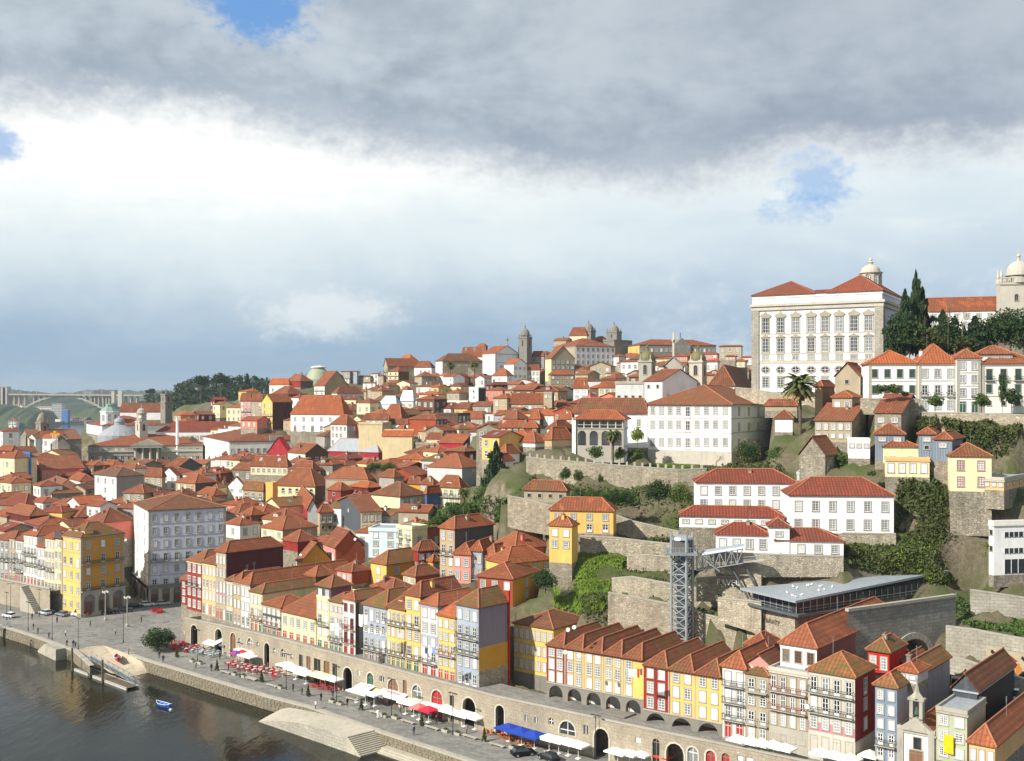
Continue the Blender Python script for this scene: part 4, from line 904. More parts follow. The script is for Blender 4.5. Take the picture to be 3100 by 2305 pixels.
h('long low white convent house with curved wall left of the big one',-335,215,215,375,430,D=222,a=80,wall='white',L=(8,'q'),rise=1.8,rc='roof_dark',dr=6,group=W3)
h('low white convent house with wall lantern, lowest right',170,525,530,500,580,D=206,a=83,wall='white',L=(4,'s'),rise=1.9,rc='roof_dark',dr=8,group=W3)
h('low white convent house, lowest left beside the lift bridge',-142,140,140,468,560,D=208,a=80,wall='white',L=(4,'s'),rise=1.9,rc='roof_dark',dr=7,group=W3)
h('little white stair turret with red roof between the convent houses',135,242,242,425,560,D=207,a=80,wall='white',L=(1,'q.'),rise=1.4,rc='roof_dark',dr=5,group=W3)
h('bare concrete hut above the rear convent house',280,385,400,150,205,D=238,a=70,wall='palegrey',roof='flat',dr=5)
h('pale yellow hip-roofed house on the cliff edge with maroon windows',1085,1300,1328,55,235,D=216,a=76,wall='cream',L=(2,'ss'),rise=2.4,rc='roof_edge',sash='sash_red',panes=('pane_white',))
h('flat cream extension with ribbon windows below the slate houses',745,975,1002,72,160,D=222,a=74,wall='cream',L=(4,'w'),roof='flat',rc='concrete',cap='peach')
h('peach flat-roofed house with ribbon window at the right edge',1192,1365,1560,178,228,D=214,a=50,wall='peach',wallR='peach',ext=4,L=(5,'q'),R_=(6,'q'),roof='flat',cap='granite_light')
_mb=h('white modernist building with slit windows at the right edge',1286,1312,1560,408,672,D=203,a=12,wall='white',wallR='white',L=(1,'kk.'),R_=None,roof='flat',cap='offwhite',name='modern_building',cat='building',ext=2.5,dl=12)
MBD=_mb
use('D')
h('white convent-like house with grey roof lights, left wing of the long white terrace',980,1370,1370,905,1170,D=252,a=80,wall='white',L=(4,'ss'),rise=3.2,rc='roof_new',dr=12,sash='sash_green',panes=('pane_dark',),trim=True)
h('white house with green balcony doors, middle of the long white terrace',1370,1668,1668,905,1290,D=250,a=80,wall='white',L=(3,'sbs'),rise=4.6,rc='roof_new',dr=12,sash='sash',panes=('pane_dark','pane_mid'),trim=True)
h('white tower-like end house with corner windows of the long white terrace',1668,1856,1862,862,1290,D=248,a=80,wall='white',L=(2,'sssg'),rise=2.0,rc='roof_new',dr=8,panes=('pane_dark','pane_mid'),trim=True)
h('grand white house with grey attic and green balcony doors at the right edge',1864,2320,2320,905,1285,D=246,a=80,wall='offwhite',L=(4,'bsk'),rise=3.4,rc='roof',dr=12,sash='sash_green',panes=('pane_dark',),trim=True)
h('grey attic box with three windows on the house at the right edge',1842,2105,2105,828,905,D=249,a=80,wall='grey',L=(3,'s'),rise=1.8,rc='roof',dr=6,ext=1,block=None)
h('old stone gable house with white side left of the long white terrace',718,905,980,1005,1160,D=262,a=62,wall='stoneplaster',wallR='offwhite',L=(1,'k.'),R_=(1,'q'),roof='gx',rise=3.4)
h('tiny grey house with red roof below the old stone gable',695,850,918,1170,1295,D=250,a=58,wall='stoneplaster',L=(2,'s'),rise=1.5)
h('dark brown wall house beside the tall palm',560,620,715,1085,1290,D=266,a=50,wall='tan',wallR='brown',rise=1.5)
h('long stone house with gable end and green shop awning',560,848,1022,1352,1515,D=240,a=62,wall='stoneplaster',wallR='stone',L=(5,'sq'),R_=(1,'.q'),roof='gy',rise=3.6)
h('old stone house with sloping roof below the white terrace',1026,1235,1395,1290,1405,D=236,a=60,wall='stone_old',L=(2,'q'),roof='gy',rise=4.0)
h('slate blue cube house with pyramid roof and yellow base, left of three',1030,1262,1322,1458,1660,D=228,a=72,wall='corr_blue',wallR='corr_blue',L=(2,'q..'),rise=2.2,ext=6)
h('slate blue cube house with low pyramid roof, middle of three',1370,1500,1545,1458,1660,D=224,a=66,wall='corr_blue',L=(1,'qk.'),rise=1.3,ext=6)
h('slate blue cube house with shaded right side, right of three',1492,1632,1716,1500,1660,D=221,a=58,wall='corr_blue',L=(1,'q.'),rise=1.5,ext=6)
h('pale yellow wall house with terracotta shed roof between slate cubes',1105,1370,1370,1555,1680,D=226,a=80,wall='cream',L=(2,'.k'),roof='hip',rise=1.5,dr=6)
h('small white house with red roof beside the seminary',248,385,398,1335,1435,D=262,a=70,wall='white',rise=2.0,dr=7)
h('low brick-roofed shed along the palace terrace',170,420,430,1235,1270,D=275,a=65,wall='stoneplaster',rise=1.6,ext=2)
use('C');h('open garden shed with red roof on posts',238,590,622,1478,1565,D=258,a=72,wall='stoneplaster',L=(4,'k'),rise=2.2,rc='roof_edge',name='garden_shed',cat='shed',ext=2);use('D')
h('red-roofed old stone shed on the slope below long stone house',440,640,745,1625,1690,D=232,a=50,wall='stone_old',roof='gx',rise=4,rc='roof_edge')
h('small white house with glass veranda under the long stone house',822,990,1000,1510,1640,D=232,a=75,wall='white',L=(3,'q.'),roof='flat',dr=6)
use('C')
h('yellow-edged old stone house with gabled roof next to the long white block',415,465,660,375,560,D=585,a=25,wall='paleyellow',wallR='stoneplaster',R_=(5,'ssss'),roof='gy',rise=7)
h('grey stone tenement with many small windows',440,460,655,508,705,D=555,a=15,wall='stoneplaster',wallR='tan',R_=(5,'sssss'),rise=2.5,roof='hip')
h('narrow old house with verandas right of the bell tower',302,405,412,355,560,D=610,a=68,wall='grey',L=(3,'sBBB'),rise=3)
h('slim white house with stone window frames below the bell tower',270,365,370,470,622,D=590,a=68,wall='offwhite',L=(3,'sss'),rise=3)
h('long white block with five rows of dark windows',480,668,998,268,535,D=610,a=30,wall='stone',wallR='white',R_=(8,'sssss'),rise=5.0,panes=('pane_dark',),rc='roof',name='apartment_block',cat='building',trim=False,cap='granite')
h('yellow lantern house with arched windows above the long white block',615,760,775,182,250,D=630,a=68,wall='cream',L=(5,'a'),rise=5)
h('white cottage with red roof and five little windows',650,768,772,622,760,D=420,a=76,wall='white',L=(2,'qqq'),rise=3.2,dr=9)
h('yellow house with two window rows and red door band',860,1005,1012,615,722,D=400,a=76,wall='paleyellow',L=(3,'ss'),rise=2.0,dr=9)
h('beige long house with rusty roof above the yellow house',680,1045,1050,555,610,D=440,a=78,wall='palegrey',roof='flat',dr=9,rc='roof',cap='roof_edge')
h('small yellow-walled house left above white cottage',655,778,785,575,625,D=450,a=76,wall='paleyellow',rise=2,dr=8)
h('house roofed in bright pink tin',708,800,905,770,815,D=360,a=50,wall='rose',rise=4.0,rc='#c4606a')
h('grey stone school building with long roof',132,400,402,752,850,D=420,a=74,wall='stoneplaster',L=(6,'ss'),rise=4,dr=10)
h('square grey tower house attached to the stone school',402,472,490,662,850,D=415,a=68,wall='stoneplaster',wallR='slate',L=(2,'q..s'),rise=1,roof='flat',dr=6)
h('low shed house right of grey tower house',480,590,600,770,805,D=420,a=70,wall='grey',L=(3,'k'),rise=2)
h('white house with round dish below the white cottage',530,640,660,880,940,D=352,a=65,wall='white',L=(3,'s'),rise=2.5)
h('dusty pink house among the roofs left of the seminary',65,180,285,880,920,D=365,a=45,wall='pink',wallR='rose',rise=3)
h('grey-windowed house with hipped roof left of the seminary',285,370,395,880,935,D=362,a=60,wall='stoneplaster',wallR='slate',L=(3,'s'),rise=3)
h('house with vine-covered parapet and iron veranda',40,350,375,950,1040,D=335,a=72,wall='brown',L=(6,'Bs'),rise=2.0,rc='roof')
h('maroon-sided house below white dish house',430,512,655,960,1010,D=330,a=48,wall='white',wallR='darkred',rise=2.4)
h('house with grey skylight dome left of the loggia',180,330,440,1075,1105,D=305,a=50,wall='white',rise=3.0)
h('terracotta roof house in front of the loggia',410,470,640,1050,1100,D=300,a=40,wall='tan',rise=3.4)
h('white house with dish under the skylight house',20,90,200,1165,1240,D=300,a=50,wall='white',rise=2.4)
h('small terracotta house beside the garden wall',0,50,150,1230,1290,D=292,a=50,wall='offwhite',rise=2)
h('big red roofed cloister house between church tower and palace',1780,1990,2140,602,640,D=330,a=72,wall='white',L=(3,'q'),rise=6.5,rc='roof_edge')
for i,(xl,xc,xr,yt,yb,wl,lab)in enumerate(((1045,1190,1200,400,540,'offwhite','white house with dark windows left of the left church tower'),(920,1040,1060,500,540,'offwhite','low white house below the long white block'),(1335,1470,1480,375,430,'cream','cream house between the church towers'),(1500,1600,1640,355,395,'salmon','salmon house behind the stone cross'),(1720,1850,1870,335,375,'pink','pinkish house right of the right church tower'),(1790,1990,2005,390,480,'stoneplaster','long stone house with verandas right of the right church tower'),(1865,2050,2060,270,375,'stoneplaster','tall dull stone house alone on the skyline'),(2050,2150,2160,365,420,'white','small white house near the palace corner'),(1990,2110,2150,475,500,'tan','tan house with terracotta roof near the palace corner'),(1760,1850,1870,400,560,'offwhite','white house tucked behind the right church tower'),(2000,2080,2100,395,440,'cream','little cream house by the palace corner'),(1920,2000,2010,355,385,'pink','rosy little house on the skyline right of the prison'))):
 h(lab,xl,xc,xr,yt,yb,D=520-i*6,a=62,wall=wl,L=(3,'ss' if yb-yt>60 else 's'),group='houses behind the twin-towered church')
WZ=-2.8
q=MB();q.face([(-3800,-700,WZ),(2300,-700,WZ),(2300,6800,WZ),(-3800,6800,WZ)]);structure(q.obj('river',['water']))
use('E')
EDGE_L=[Vector((-215,358,0)),G(0,690),G(200,752),G(475,848),G(520,862)]
COVE_IN=[G(520,862),G(640,836),G(740,830),G(880,880)]
EDGE_M=[G(880,880),G(1040,935)]
e2=G(1875,1185)
use('F');e3=G(400,1290);e4=G(905,1465);e5=G(1290,1590)
EDGE_R=[G(905,1465),e5,Vector((2,177,0)),Vector((48,140,0))]
EDGE_M+=[e2,e3,e4]
def xy(p):return(p.x,p.y)
front=EDGE_L[:-1]+COVE_IN[:-1]+EDGE_M+EDGE_R[1:]
back=[Vector((92,137,0)),Vector((70,151,0)),Vector((42,176,0)),Vector((6,206,0)),Vector((-28,236,0)),Vector((-62,270,0)),Vector((-70,300,0)),Vector((-60,345,0)),Vector((-100,355,0)),Vector((-120,330,0)),Vector((-205,385,0))]
from mathutils.geometry import tessellate_polygon
pv_=[Vector((p.x,p.y,0))for p in front+back];me=bpy.data.meshes.new('quay_paving');me.from_pydata([tuple(p)for p in pv_],[],[t if(pv_[t[1]]-pv_[t[0]]).cross(pv_[t[2]]-pv_[t[0]]).z>0 else t[::-1]for t in(tuple(q)for q in tessellate_polygon([pv_]))]);me.materials.append(MAT('paving'));structure(link('quay_paving',me))
use('K')
use('E')
b=MB();B0=[G(520,862),G(640,836),G(740,830),G(880,880),G(1040,935)]
wl_=[G(640,975,WZ),G(760,1010,WZ),G(880,1040,WZ),G(980,1032,WZ),G(1062,1020,WZ)]
n=8
rows=[]
for k in range(n+1):
 t=k/n;row=[]
 for p_,w_ in zip(B0,wl_):
  r=p_.lerp(w_,t*1.25);r.z=-.03-(2.85)*t**1.15*1.12;row.append(r)
 rows.append(row)
for i in range(n):
 for j in range(4):b.face([rows[i][j],rows[i][j+1],rows[i+1][j+1],rows[i+1][j]])
structure(b.obj('beach',['sand'],smooth=True))
BLK=[]
for k in range(10):
 m=MB();j=lambda s=.06:random.uniform(-s,s)
 x0,x1,z0,z1=0.02,.98,.03,.97;bu=.09
 pts=[(x0+j(.02),0,z0+j(.03)),(x1+j(.02),0,z0+j(.03)),(x1+j(.02),0,z1+j(.03)),(x0+j(.02),0,z1+j(.03))]
 fr=[(p[0]*.9+.05,-.10-j(.05),p[2]*.84+.08)for p in pts]
 m.grid(pts+fr,[(4,5,6,7),(0,1,5,4),(1,2,6,5),(2,3,7,6),(3,0,4,7)],0);BLK.append(m.mesh('stone_block',['block' if k<5 else 'block_wet']))
def quay_wall(label,pts,indiv):
 root=thing('quay_wall',label,'wall',(0,0,0),group='stone walls of the quay')
 core=MB();cop=MB();stuff=MB();cells=[]
 for a,b_ in zip(pts,pts[1:]):
  a=Vector(xy(a));b_=Vector(xy(b_));d=b_-a;ln=d.length;t=d.normalized();nrm=Vector((t.y,-t.x))
  A=a-nrm*.0;ang=math.atan2(t.y,t.x)
  core.face([(*a,-4),(*b_,-4),(*b_,-.02),(*a,-.02)])
  i0=a+nrm*.16;i1=b_+nrm*.16;o0=a-nrm*.9;o1=b_-nrm*.9
  cop.grid([(*i0,-.30),(*i1,-.30),(*i1,.05),(*i0,.05),(*o1,.05),(*o0,.05)],[(0,1,2,3),(3,2,4,5)],0)
  for r in range(5):
   z=-3.1+r*.56;x=-random.random()*.5
   while x<ln:
    w=random.uniform(.8,1.7);x0=max(0,x);x1=min(ln,x+w)
    if x1-x0>.25:cells.append((a+t*x0,ang,x1-x0,z,.56))
    x+=w
 core.obj('wall_core',['mortar'],root);cop.obj('coping',['granite'],root)
 cells.sort(key=lambda c:c[0].length)
 for i,(p,ang,w,z,hh)in enumerate(cells):
  if i<indiv:
   o=link('stone_block',BLK[i%5+(5 if z<-2.2 or(z<-1.6 and i%3)else 0)],root,(p.x,p.y,z));o.rotation_euler=(0,0,ang);o.scale=(w,1,hh)
  else:
   ca,sa=math.cos(ang),math.sin(ang)
   m=BLK[i%5];n0=len(stuff.v)
   for v in m.vertices:stuff.v.append((p.x+ca*v.co.x*w-sa*v.co.y,p.y+sa*v.co.x*w+ca*v.co.y,z+v.co.z*hh))
   for f in m.polygons:stuff.f.append(tuple(n0+k for k in f.vertices));stuff.m.append(0)
 if stuff.v:o=stuff.obj('block_courses',['block'],root);o['kind']='stuff'
quay_wall('long stone quay wall below the cafe terraces, right of the sandy cove',EDGE_M+EDGE_R[1:],300)
quay_wall('low stone wall at the left side of the sandy cove',[G(520,862),G(590,925),G(640,975)],20)
quay_wall('stone quay wall left of the sandy cove with an arched drain',EDGE_L,60)
pd=G(232,800,-1.4);d_=(EDGE_L[3]-EDGE_L[2]).normalized();dr_=thing('drain_arch','dark round drain mouth in the left quay wall','drain',(pd.x+.2*d_.y,pd.y-.2*d_.x,-2.8),math.atan2(d_.y,d_.x))
m=MB();m.face([(1.0*math.cos(math.pi*k/10),-.02,.9+1.0*math.sin(math.pi*k/10))for k in range(11)]+[(-1,-.02,0),(1,-.02,0)]);m.obj('opening',['shadow_gap'],dr_)
m=MB();ring(m,2.0,1.9,.3,0,-.15,0,True,False);o=m.obj('stone_ring',['block'],dr_);o.location=(0,0,.95)
sl_=thing('slipway','pale stone slipway rising from the river with broad steps at its right end','slipway',(-40,210,WZ))
def loc(v):return(v[0]+40,v[1]-210,v[2]-WZ)
tip=Vector((-50.2,217.5));fe=Vector((-30,199));qa=Vector((-45.5,221.0));qb=Vector((-25.2,203.4))
m=MB();n=14
def prof(t):return-2.75+2.72*(1-(1-min(1,t/.72))**1.8)
fr_,bk_=[],[]
for k in range(n+1):
 t=k/n;a=tip.lerp(fe,t);b_=(tip.lerp(qa,min(1,t*3))if t<.33 else qa.lerp(qb,(t-.33)/.67));z=prof(t)+.02
 fr_.append(Vector((a.x,a.y,z)));bk_.append(Vector((b_.x,b_.y,z)))
for k in range(n):m.face([loc(p)for p in(fr_[k],fr_[k+1],bk_[k+1],bk_[k])])
m.obj('ramp_deck',['steps'],sl_)
m=MB()
for k in range(n):
 a,b_=fr_[k],fr_[k+1];m.face([loc(p)for p in(a,b_,Vector((b_.x,b_.y,-4)),Vector((a.x,a.y,-4)))])
m.obj('ramp_side',['ashlar'],sl_)
s0,s1=Vector((-30,199)),Vector((-25.2,203.4));dn=Vector((.70,-.71))*.38
for k in range(11):
 a,b_=s0+dn*k,s1+dn*k;z=.02-.25*k
 m=MB();c0,c1=a+dn*1.0,b_+dn*1.0
 P8=[Vector((*a,-4)),Vector((*c0,-4)),Vector((*c1,-4)),Vector((*b_,-4)),Vector((*a,z)),Vector((*c0,z)),Vector((*c1,z)),Vector((*b_,z))]
 m.grid([loc(p)for p in P8],[(4,5,6,7),(0,1,5,4),(1,2,6,5),(2,3,7,6)],0);m.obj('step',['steps'],sl_)
m=MB();ed=(EDGE_R[1]-EDGE_R[0]).normalized();nn=Vector((ed.y,-ed.x));a=Vector(xy(EDGE_R[0]));t2=Vector(xy(ed));n2=Vector((nn.x,nn.y))
for k in range(3):
 z=-2.0-.28*k;o0,o1=(.15 if k==0 else 1.6+.5*(k-1)),1.6+.5*k;st=a+t2*1.0;en=a+t2*26
 m.grid([loc((*(st+n2*o0),z)),loc((*(en+n2*o0),z)),loc((*(en+n2*o1),z)),loc((*(st+n2*o1),z)),loc((*(st+n2*o1),-4)),loc((*(en+n2*o1),-4))],[(0,1,2,3),(3,2,5,4)])
m.obj('landing',['steps'],sl_)
use('E');pA,pB_=G(395,812),G(470,846)
st_=thing('quay_steps','worn stone steps going down to the river left of the cove','steps',(pA.x,pA.y,WZ),math.atan2(pB_.y-pA.y,pB_.x-pA.x))
for k in range(9):
 m=MB();m.box((-.55*k-.6,-2.6,0),(-.55*k,-.1,2.75-.28*k),0);m.obj('step',['steps'],st_)
m=MB();m.box((0,-2.6,-1),(7.2,-.15,2.75));m.obj('landing',['ashlar'],st_)
def muro():
 TOP=[(560,1880),(650,1884),(800,1916),(1031,1985),(1300,2050),(1500,2106),(1782,2168),(2000,2212),(2250,2266),(2500,2315),(2760,2365),(3060,2430)]
 OPS=[]
 def o(c,x0,x1,yt,yb,kind='a',fill=None):
  use(c);OPS.append((sx(x0),sx(x1),sy(yt),None if yb is None else sy(yb),kind,fill))
 o('I',192,272,1010,None);o('I',485,570,1035,None);o('I',670,738,1100,None,'a','door_brown');o('I',765,795,1170,1225,'a','pane_dark');o('I',875,940,1170,1260,'a','pane_mid')
 o('I',985,1018,1215,1275,'a','pane_dark');o('I',1060,1145,1225,None);o('I',1185,1225,1290,1360,'a','pane_mid');o('I',1280,1330,1300,1400,'a','pane_dark');o('I',1392,1428,1358,1425,'a','pane_dark')
 o('I',1500,1545,1370,None,'r','door_dark');o('I',1590,1640,1390,None,'r','door_brown');o('I',1680,1760,1420,None,'r','door_dark');o('I',1800,1870,1450,None,'r','door_brown');o('I',1905,1960,1480,None,'r','door_dark')
 o('J',-2,105,1045,None);o('J',170,205,1075,1145,'r','pane_white');o('J',285,365,1110,None,'a','door_green');o('J',435,490,1150,1215,'r','pane_dark');o('J',537,665,1182,None,'a','door_brown');o('J',718,765,1200,None,'r','door_brown')
 o('J',833,940,1258,None,'a','pane_mid');o('J',1066,1200,1320,None,'a','door_red');o('J',1285,1335,1385,None,'r','door_dark');o('J',1442,1600,1412,None);o('J',1785,1945,1497,None)
 o('K',350,385,1100,1175,'r','pane_dark');o('K',470,508,1125,1200,'r','pane_dark');o('K',640,705,1135,1213,'a','pane_dark');o('K',775,965,1175,1340,'a','pane_dark');o('K',1060,1120,1225,1335,'r','pane_dark')
 o('K',1195,1370,1265,None);o('K',1690,1760,1370,1440,'r','pane_white');o('K',1900,1985,1388,None,'a','door_dark');o('K',2068,2280,1445,None)
 o('M',325,450,1490,None,'a','pane_mid');o('M',548,663,1530,None,'a','door_red');o('M',738,833,1563,None,'a','door_red');o('M',925,1010,1592,1660,'r','pane_white');o('M',1030,1120,1610,1680,'r','pane_white')
 o('H',300,360,1630,None,'a','door_brown')
 root=thing('arcade_wall','long beige stone arcade wall with arches behind the quay cafes','wall',(0,0,0))
 tops=[]
 for px,py in TOP:
  p,ang=hit(MURO,px);tops.append((p,CAMZ-(py-CY)/FP*p.y))
 zs=[t[1]for t in tops];zs=[np.mean(zs[max(0,i-1):i+2])for i in range(len(zs))]
 for i in range(len(tops)-1):
  (a,_),(b,_)=tops[i],tops[i+1];za,zb=zs[i],zs[i+1];d=b-a;ln=d.length;ang=math.atan2(d.y,d.x);t=d.normalized();ops=[];fills=[]
  for(x0,x1,yt,yb,kind,fill)in OPS:
   xm=(x0+x1)/2
   if not(TOP[i][0]<=xm<TOP[i+1][0]):continue
   def u_(px):tt=(px-CX)/FP;return(tt*a.y-a.x)/(t.x-tt*t.y)
   u0,u1=u_(x0),u_(x1);um=(u0+u1)/2;D=(a+t*um).y
   zt_=CAMZ-(yt-CY)/FP*D;zb_=0 if yb is None else CAMZ-(yb-CY)/FP*D
   u0=max(.05,u0);u1=min(ln-.05,u1);r=(u1-u0)/2
   zt_=min(zt_,min(za,zb)-1.0);zb_=max(0,zb_)
   sp=zt_-r if kind=='a' else zt_
   if sp<zb_+.05:sp=zb_+.05
   if ops and u0<ops[-1][1]+.1:continue
   ops.append((u0,u1,zb_ if yb else-.2,sp,kind));fills.append((u0,u1,zb_,sp,kind,fill))
  w=arch_wall(ln,-.3,za,ops,.7,0,0,None,(zb-za)/ln).obj('wall_bay',['muro'],root);w.location=(a.x,a.y,0);w.rotation_euler=(0,0,ang)
  pr=MB();pr.grid([(0,-.12,za-.25),(ln,-.12,zb-.25),(ln,-.12,zb),(0,-.12,za),(ln,.42,zb),(0,.42,za),(ln,.42,zb-1.05),(0,.42,za-1.05),(0,0,za-.25),(ln,0,zb-.25)],[(0,1,2,3),(3,2,4,5),(5,4,6,7),(8,9,1,0)])
  o_=pr.obj('parapet_coping',['granite'],root);o_.location=(a.x,a.y,0);o_.rotation_euler=(0,0,ang)
  pi=MB();pi.box((0,-.05,za-1.55),(ln,-.14,za-1.42))
  bk=MB();bk.face([(0,4.2,-.3),(ln,4.2,-.3),(ln,4.2,zb-1),(0,4.2,za-1)]);o_=bk.obj('vault_back',['stone_old'],root);o_.location=(a.x,a.y,0);o_.rotation_euler=(0,0,ang)
  for(u0,u1,zb_,sp,kind,fill)in fills:
   r=(u1-u0)/2;um=(u0+u1)/2
   if u1-u0>1.6 and kind=='a':
    v=MB();hh=sp+r-zb_
    ring(v,u1-u0,max(hh,r+.1),.28,0,-.06,0,True,False);ov=v.obj('arch_ring',['granite_light'],root)
    v_=Vector((a.x,a.y,0))+Vector((t.x,t.y,0))*um;ov.location=(v_.x,v_.y,zb_+max(hh,r+.1)/2);ov.rotation_euler=(0,0,ang)
   if fill:
    v=MB();yy=.25;ptsf=[(u0,yy,zb_),(u1,yy,zb_)]
    if kind=='a':ptsf+=[(um+r*math.cos(math.pi*k/10),yy,sp+r*math.sin(math.pi*k/10))for k in range(11)]
    else:ptsf+=[(u1,yy,sp),(u0,yy,sp)]
    v.face(ptsf,0)
    fm='sash' if fill.startswith('pane')else 'granite_dark'
    zt2=sp+(r if kind=='a' else 0);v.box((um-.05,.17,zb_),(um+.05,.25,zt2),1);v.box((u0,.17,sp-.05),(u1,.25,sp+.05),1)
    if fill.startswith('pane'):v.box((u0,.17,zb_),(u0+.08,.25,sp),1);v.box((u1-.08,.17,zb_),(u1,.25,sp),1)
    ov=v.obj('window' if fill.startswith('pane')else 'door',[fill,fm],root);ov.location=(a.x,a.y,0);ov.rotation_euler=(0,0,ang)
  nrm=Vector((-t.y,t.x));wk=MB();A,B_=a+nrm*.42,b+nrm*.42;C_,D_=b+nrm*9.5,a+nrm*9.5
  wk.grid([(A.x,A.y,za-1.05),(B_.x,B_.y,zb-1.05),(C_.x,C_.y,zb-1.05),(D_.x,D_.y,za-1.05)],[(0,1,2,3)]);o_=wk.obj('walkway_paving',['paving'],root)
 e=tops[0][0];d=(tops[1][0]-e).normalized();nrm=Vector((-d.y,d.x));m=MB();f=e+nrm*12
 m.face([(e.x,e.y,-.3),(f.x,f.y,-.3),(f.x,f.y,zs[0]-.2),(e.x,e.y,zs[0]-.2)]);m.obj('wall_end',['muro'],root)
 return tops,zs
MT,MZ=muro()
def walkz(px):return float(np.interp(px,[560,650,800,1031,1300,1500,1782,2000,2250,2500,2760,3060],MZ))-1.05
use('E')
lw=thing('arcade_wall','left stone wall with one arch and a green stair below the left riverside row','wall',(-129,312,0),math.atan2(-.61,.79))
ln=95.;t=Vector((.79,-.61))
m=arch_wall(ln,-.3,7.2,[(ln-14.6,ln-11.0,-.2,2.2,'a'),(ln-50,ln-48.6,2.5,4.5,'a'),(ln-40,ln-39,2.5,4.2,'a')],.6).obj('wall_bay',['muro'],lw);m.location=(-ln+1,-3.0,0)
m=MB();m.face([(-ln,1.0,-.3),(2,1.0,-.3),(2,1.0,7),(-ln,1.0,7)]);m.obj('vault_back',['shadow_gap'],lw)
m=MB();m.box((-ln,-3.3,7.2),(1.2,-2.7,7.6));m.obj('parapet_coping',['granite'],lw)
m=MB();m.face([(-ln,-2.7,6.6),(1.2,-2.7,6.6),(1.2,.5,6.6),(-ln,.5,6.6)]);m.obj('walkway_paving',['paving'],lw)
for k in range(14):
 m=MB();m.box((-11+.55*k,-5.2,0),(-11+.55*(k+1),-3.02,7.0-.48*k));m.obj('stair_step',['granite'],lw)
def retwall(label,pts,bot,mat='stone',th=.7,name='retaining_wall',group='stone terrace walls on the slope',down=None,parapet=None):
 """pts: (x, y, D) of the top edge, left to right; bot: plate y of the foot at each point (or metres if down)"""
 p0=P(*pts[0]);root=thing(name,label,'wall',(p0 .x,p0 .y,p0 .z-3),group=group);base=Vector((p0 .x,p0 .y,p0 .z-3))
 T=[P(*p)-base for p in pts];Bz=[(CAMZ-(sy(b)-CY)/FP*p[2])-base.z-1.0 for p,b in zip(pts,bot)]
 w=MB();c=MB()
 for i in range(len(T)-1):
  a,b=T[i],T[i+1];d=Vector((b.x-a.x,b.y-a.y)).normalized();n=Vector((-d.y,d.x,0))
  w.face([(a.x,a.y,Bz[i]),(b.x,b.y,Bz[i+1]),b,a]);ab,bb=a+n*th,b+n*th
  w.face([ab,bb,(bb.x,bb.y,bb.z-3),(ab.x,ab.y,ab.z-3)])
  up=Vector((0,0,.12));c.grid([a-n*.06+up,b-n*.06+up,bb+up,ab+up,a-n*.06-up,b-n*.06-up],[(0,1,2,3),(4,5,1,0)])
 w.obj('wall_face',[mat],root);c.obj('coping',['granite'],root)
 for i in range(len(pts)-1):FEET.append((sx(pts[i][0]),sx(pts[i][0]),sx(pts[i+1][0]),(Bz[i]+Bz[i+1])/2+base.z+1.2,pts[i][2],pts[i][2],pts[i+1][2],-.2))
 for p_,D_ in zip(T,pts):BASES.append((p_.x+base.x,p_.y+base.y+3.5,p_.z+base.z-.6))
 for p_,bz in zip(T,Bz):BASES.append((p_.x+base.x,p_.y+base.y-2.5,bz+base.z+1.0))
 return root,T,base
use('G')
retwall('rubble terrace wall behind the lift tower, lowest tier',[(745,535,213),(960,575,211),(1160,612,209),(1400,682,206),(1650,740,202),(1750,790,199)],[860,900,940,960,960,960])
retwall('terrace wall of the second tier left of the lift',[(770,440,226),(890,430,222),(1160,478,218),(1400,520,214),(1472,532,213)],[560,570,620,670,680])
retwall('terrace wall of the third tier with ivy',[(870,292,232),(1000,285,230),(1180,300,228)],[400,400,440])
retwall('terrace wall of the fourth tier under the iron fence',[(560,160,240),(800,172,238),(980,195,236),(1180,216,234)],[240,260,285,300])
retwall('uppermost rubble wall left of the lift head',[(790,20,250),(900,60,248),(1215,132,244)],[165,170,215])
retwall('stepped wall block under the glass restaurant',[(1472,570,203),(1700,590,199),(1760,600,197)],[690,760,800])
use('C')
gw_,gT,gB=retwall('long garden wall with stone posts in front of the seminary',[(255,1195,276),(440,1215,274),(1000,1262,270),(1520,1300,266),(1760,1292,266)],[1330,1420,1450,1480,1470])
for i in range(len(gT)-1):
 a,b=gT[i],gT[i+1];n=int((b-a).length/1.9)
 for k in range(n):
  p=a.lerp(b,(k+.5)/n);m=MB();m.box((-.22,.05,0),(.22,.5,1.0));o=m.obj('parapet_post',['granite_light'],gw_,(p.x,p.y,p.z))
retwall('lower garden wall at the left of the bush garden',[(100,1520,257),(250,1545,256),(440,1600,254),(700,1625,252)],[1740,1780,1810,1830])
retwall('wall with vines below the stone manor and church',[(-230,450,605),(-50,620,600),(370,625,585),(600,640,570)],[640,720,720,730],'stone_old')
use('B');retwall('stone terrace wall below the two palms',[(1400,468,598),(1700,470,592),(2000,478,588)],[600,600,600])
use('D')
retwall('rough wall at the foot of the white palace',[(-60,1095,308),(60,1105,305),(340,1150,296),(620,1180,290)],[1180,1190,1210,1260])
retwall('terrace wall with railing below the long white terrace',[(915,1180,248),(1150,1182,246),(1385,1185,245)],[1270,1270,1280])
retwall('high wall along the grounds at the right above the ivy',[(1395,1288,243),(1700,1290,240),(2000,1300,236),(2250,1310,232)],[1360,1370,1400,1420])
use('H')
retwall('upper roadside wall below the white modern building',[(1190,755,200),(1330,775,199),(1560,810,197)],[890,905,930],'ashlar')
retwall('tall battered roadside wall behind the bus shelter',[(1060,945,192),(1200,962,190),(1400,1000,187),(1560,1030,184)],[1110,1150,1230,1290],'ashlar')
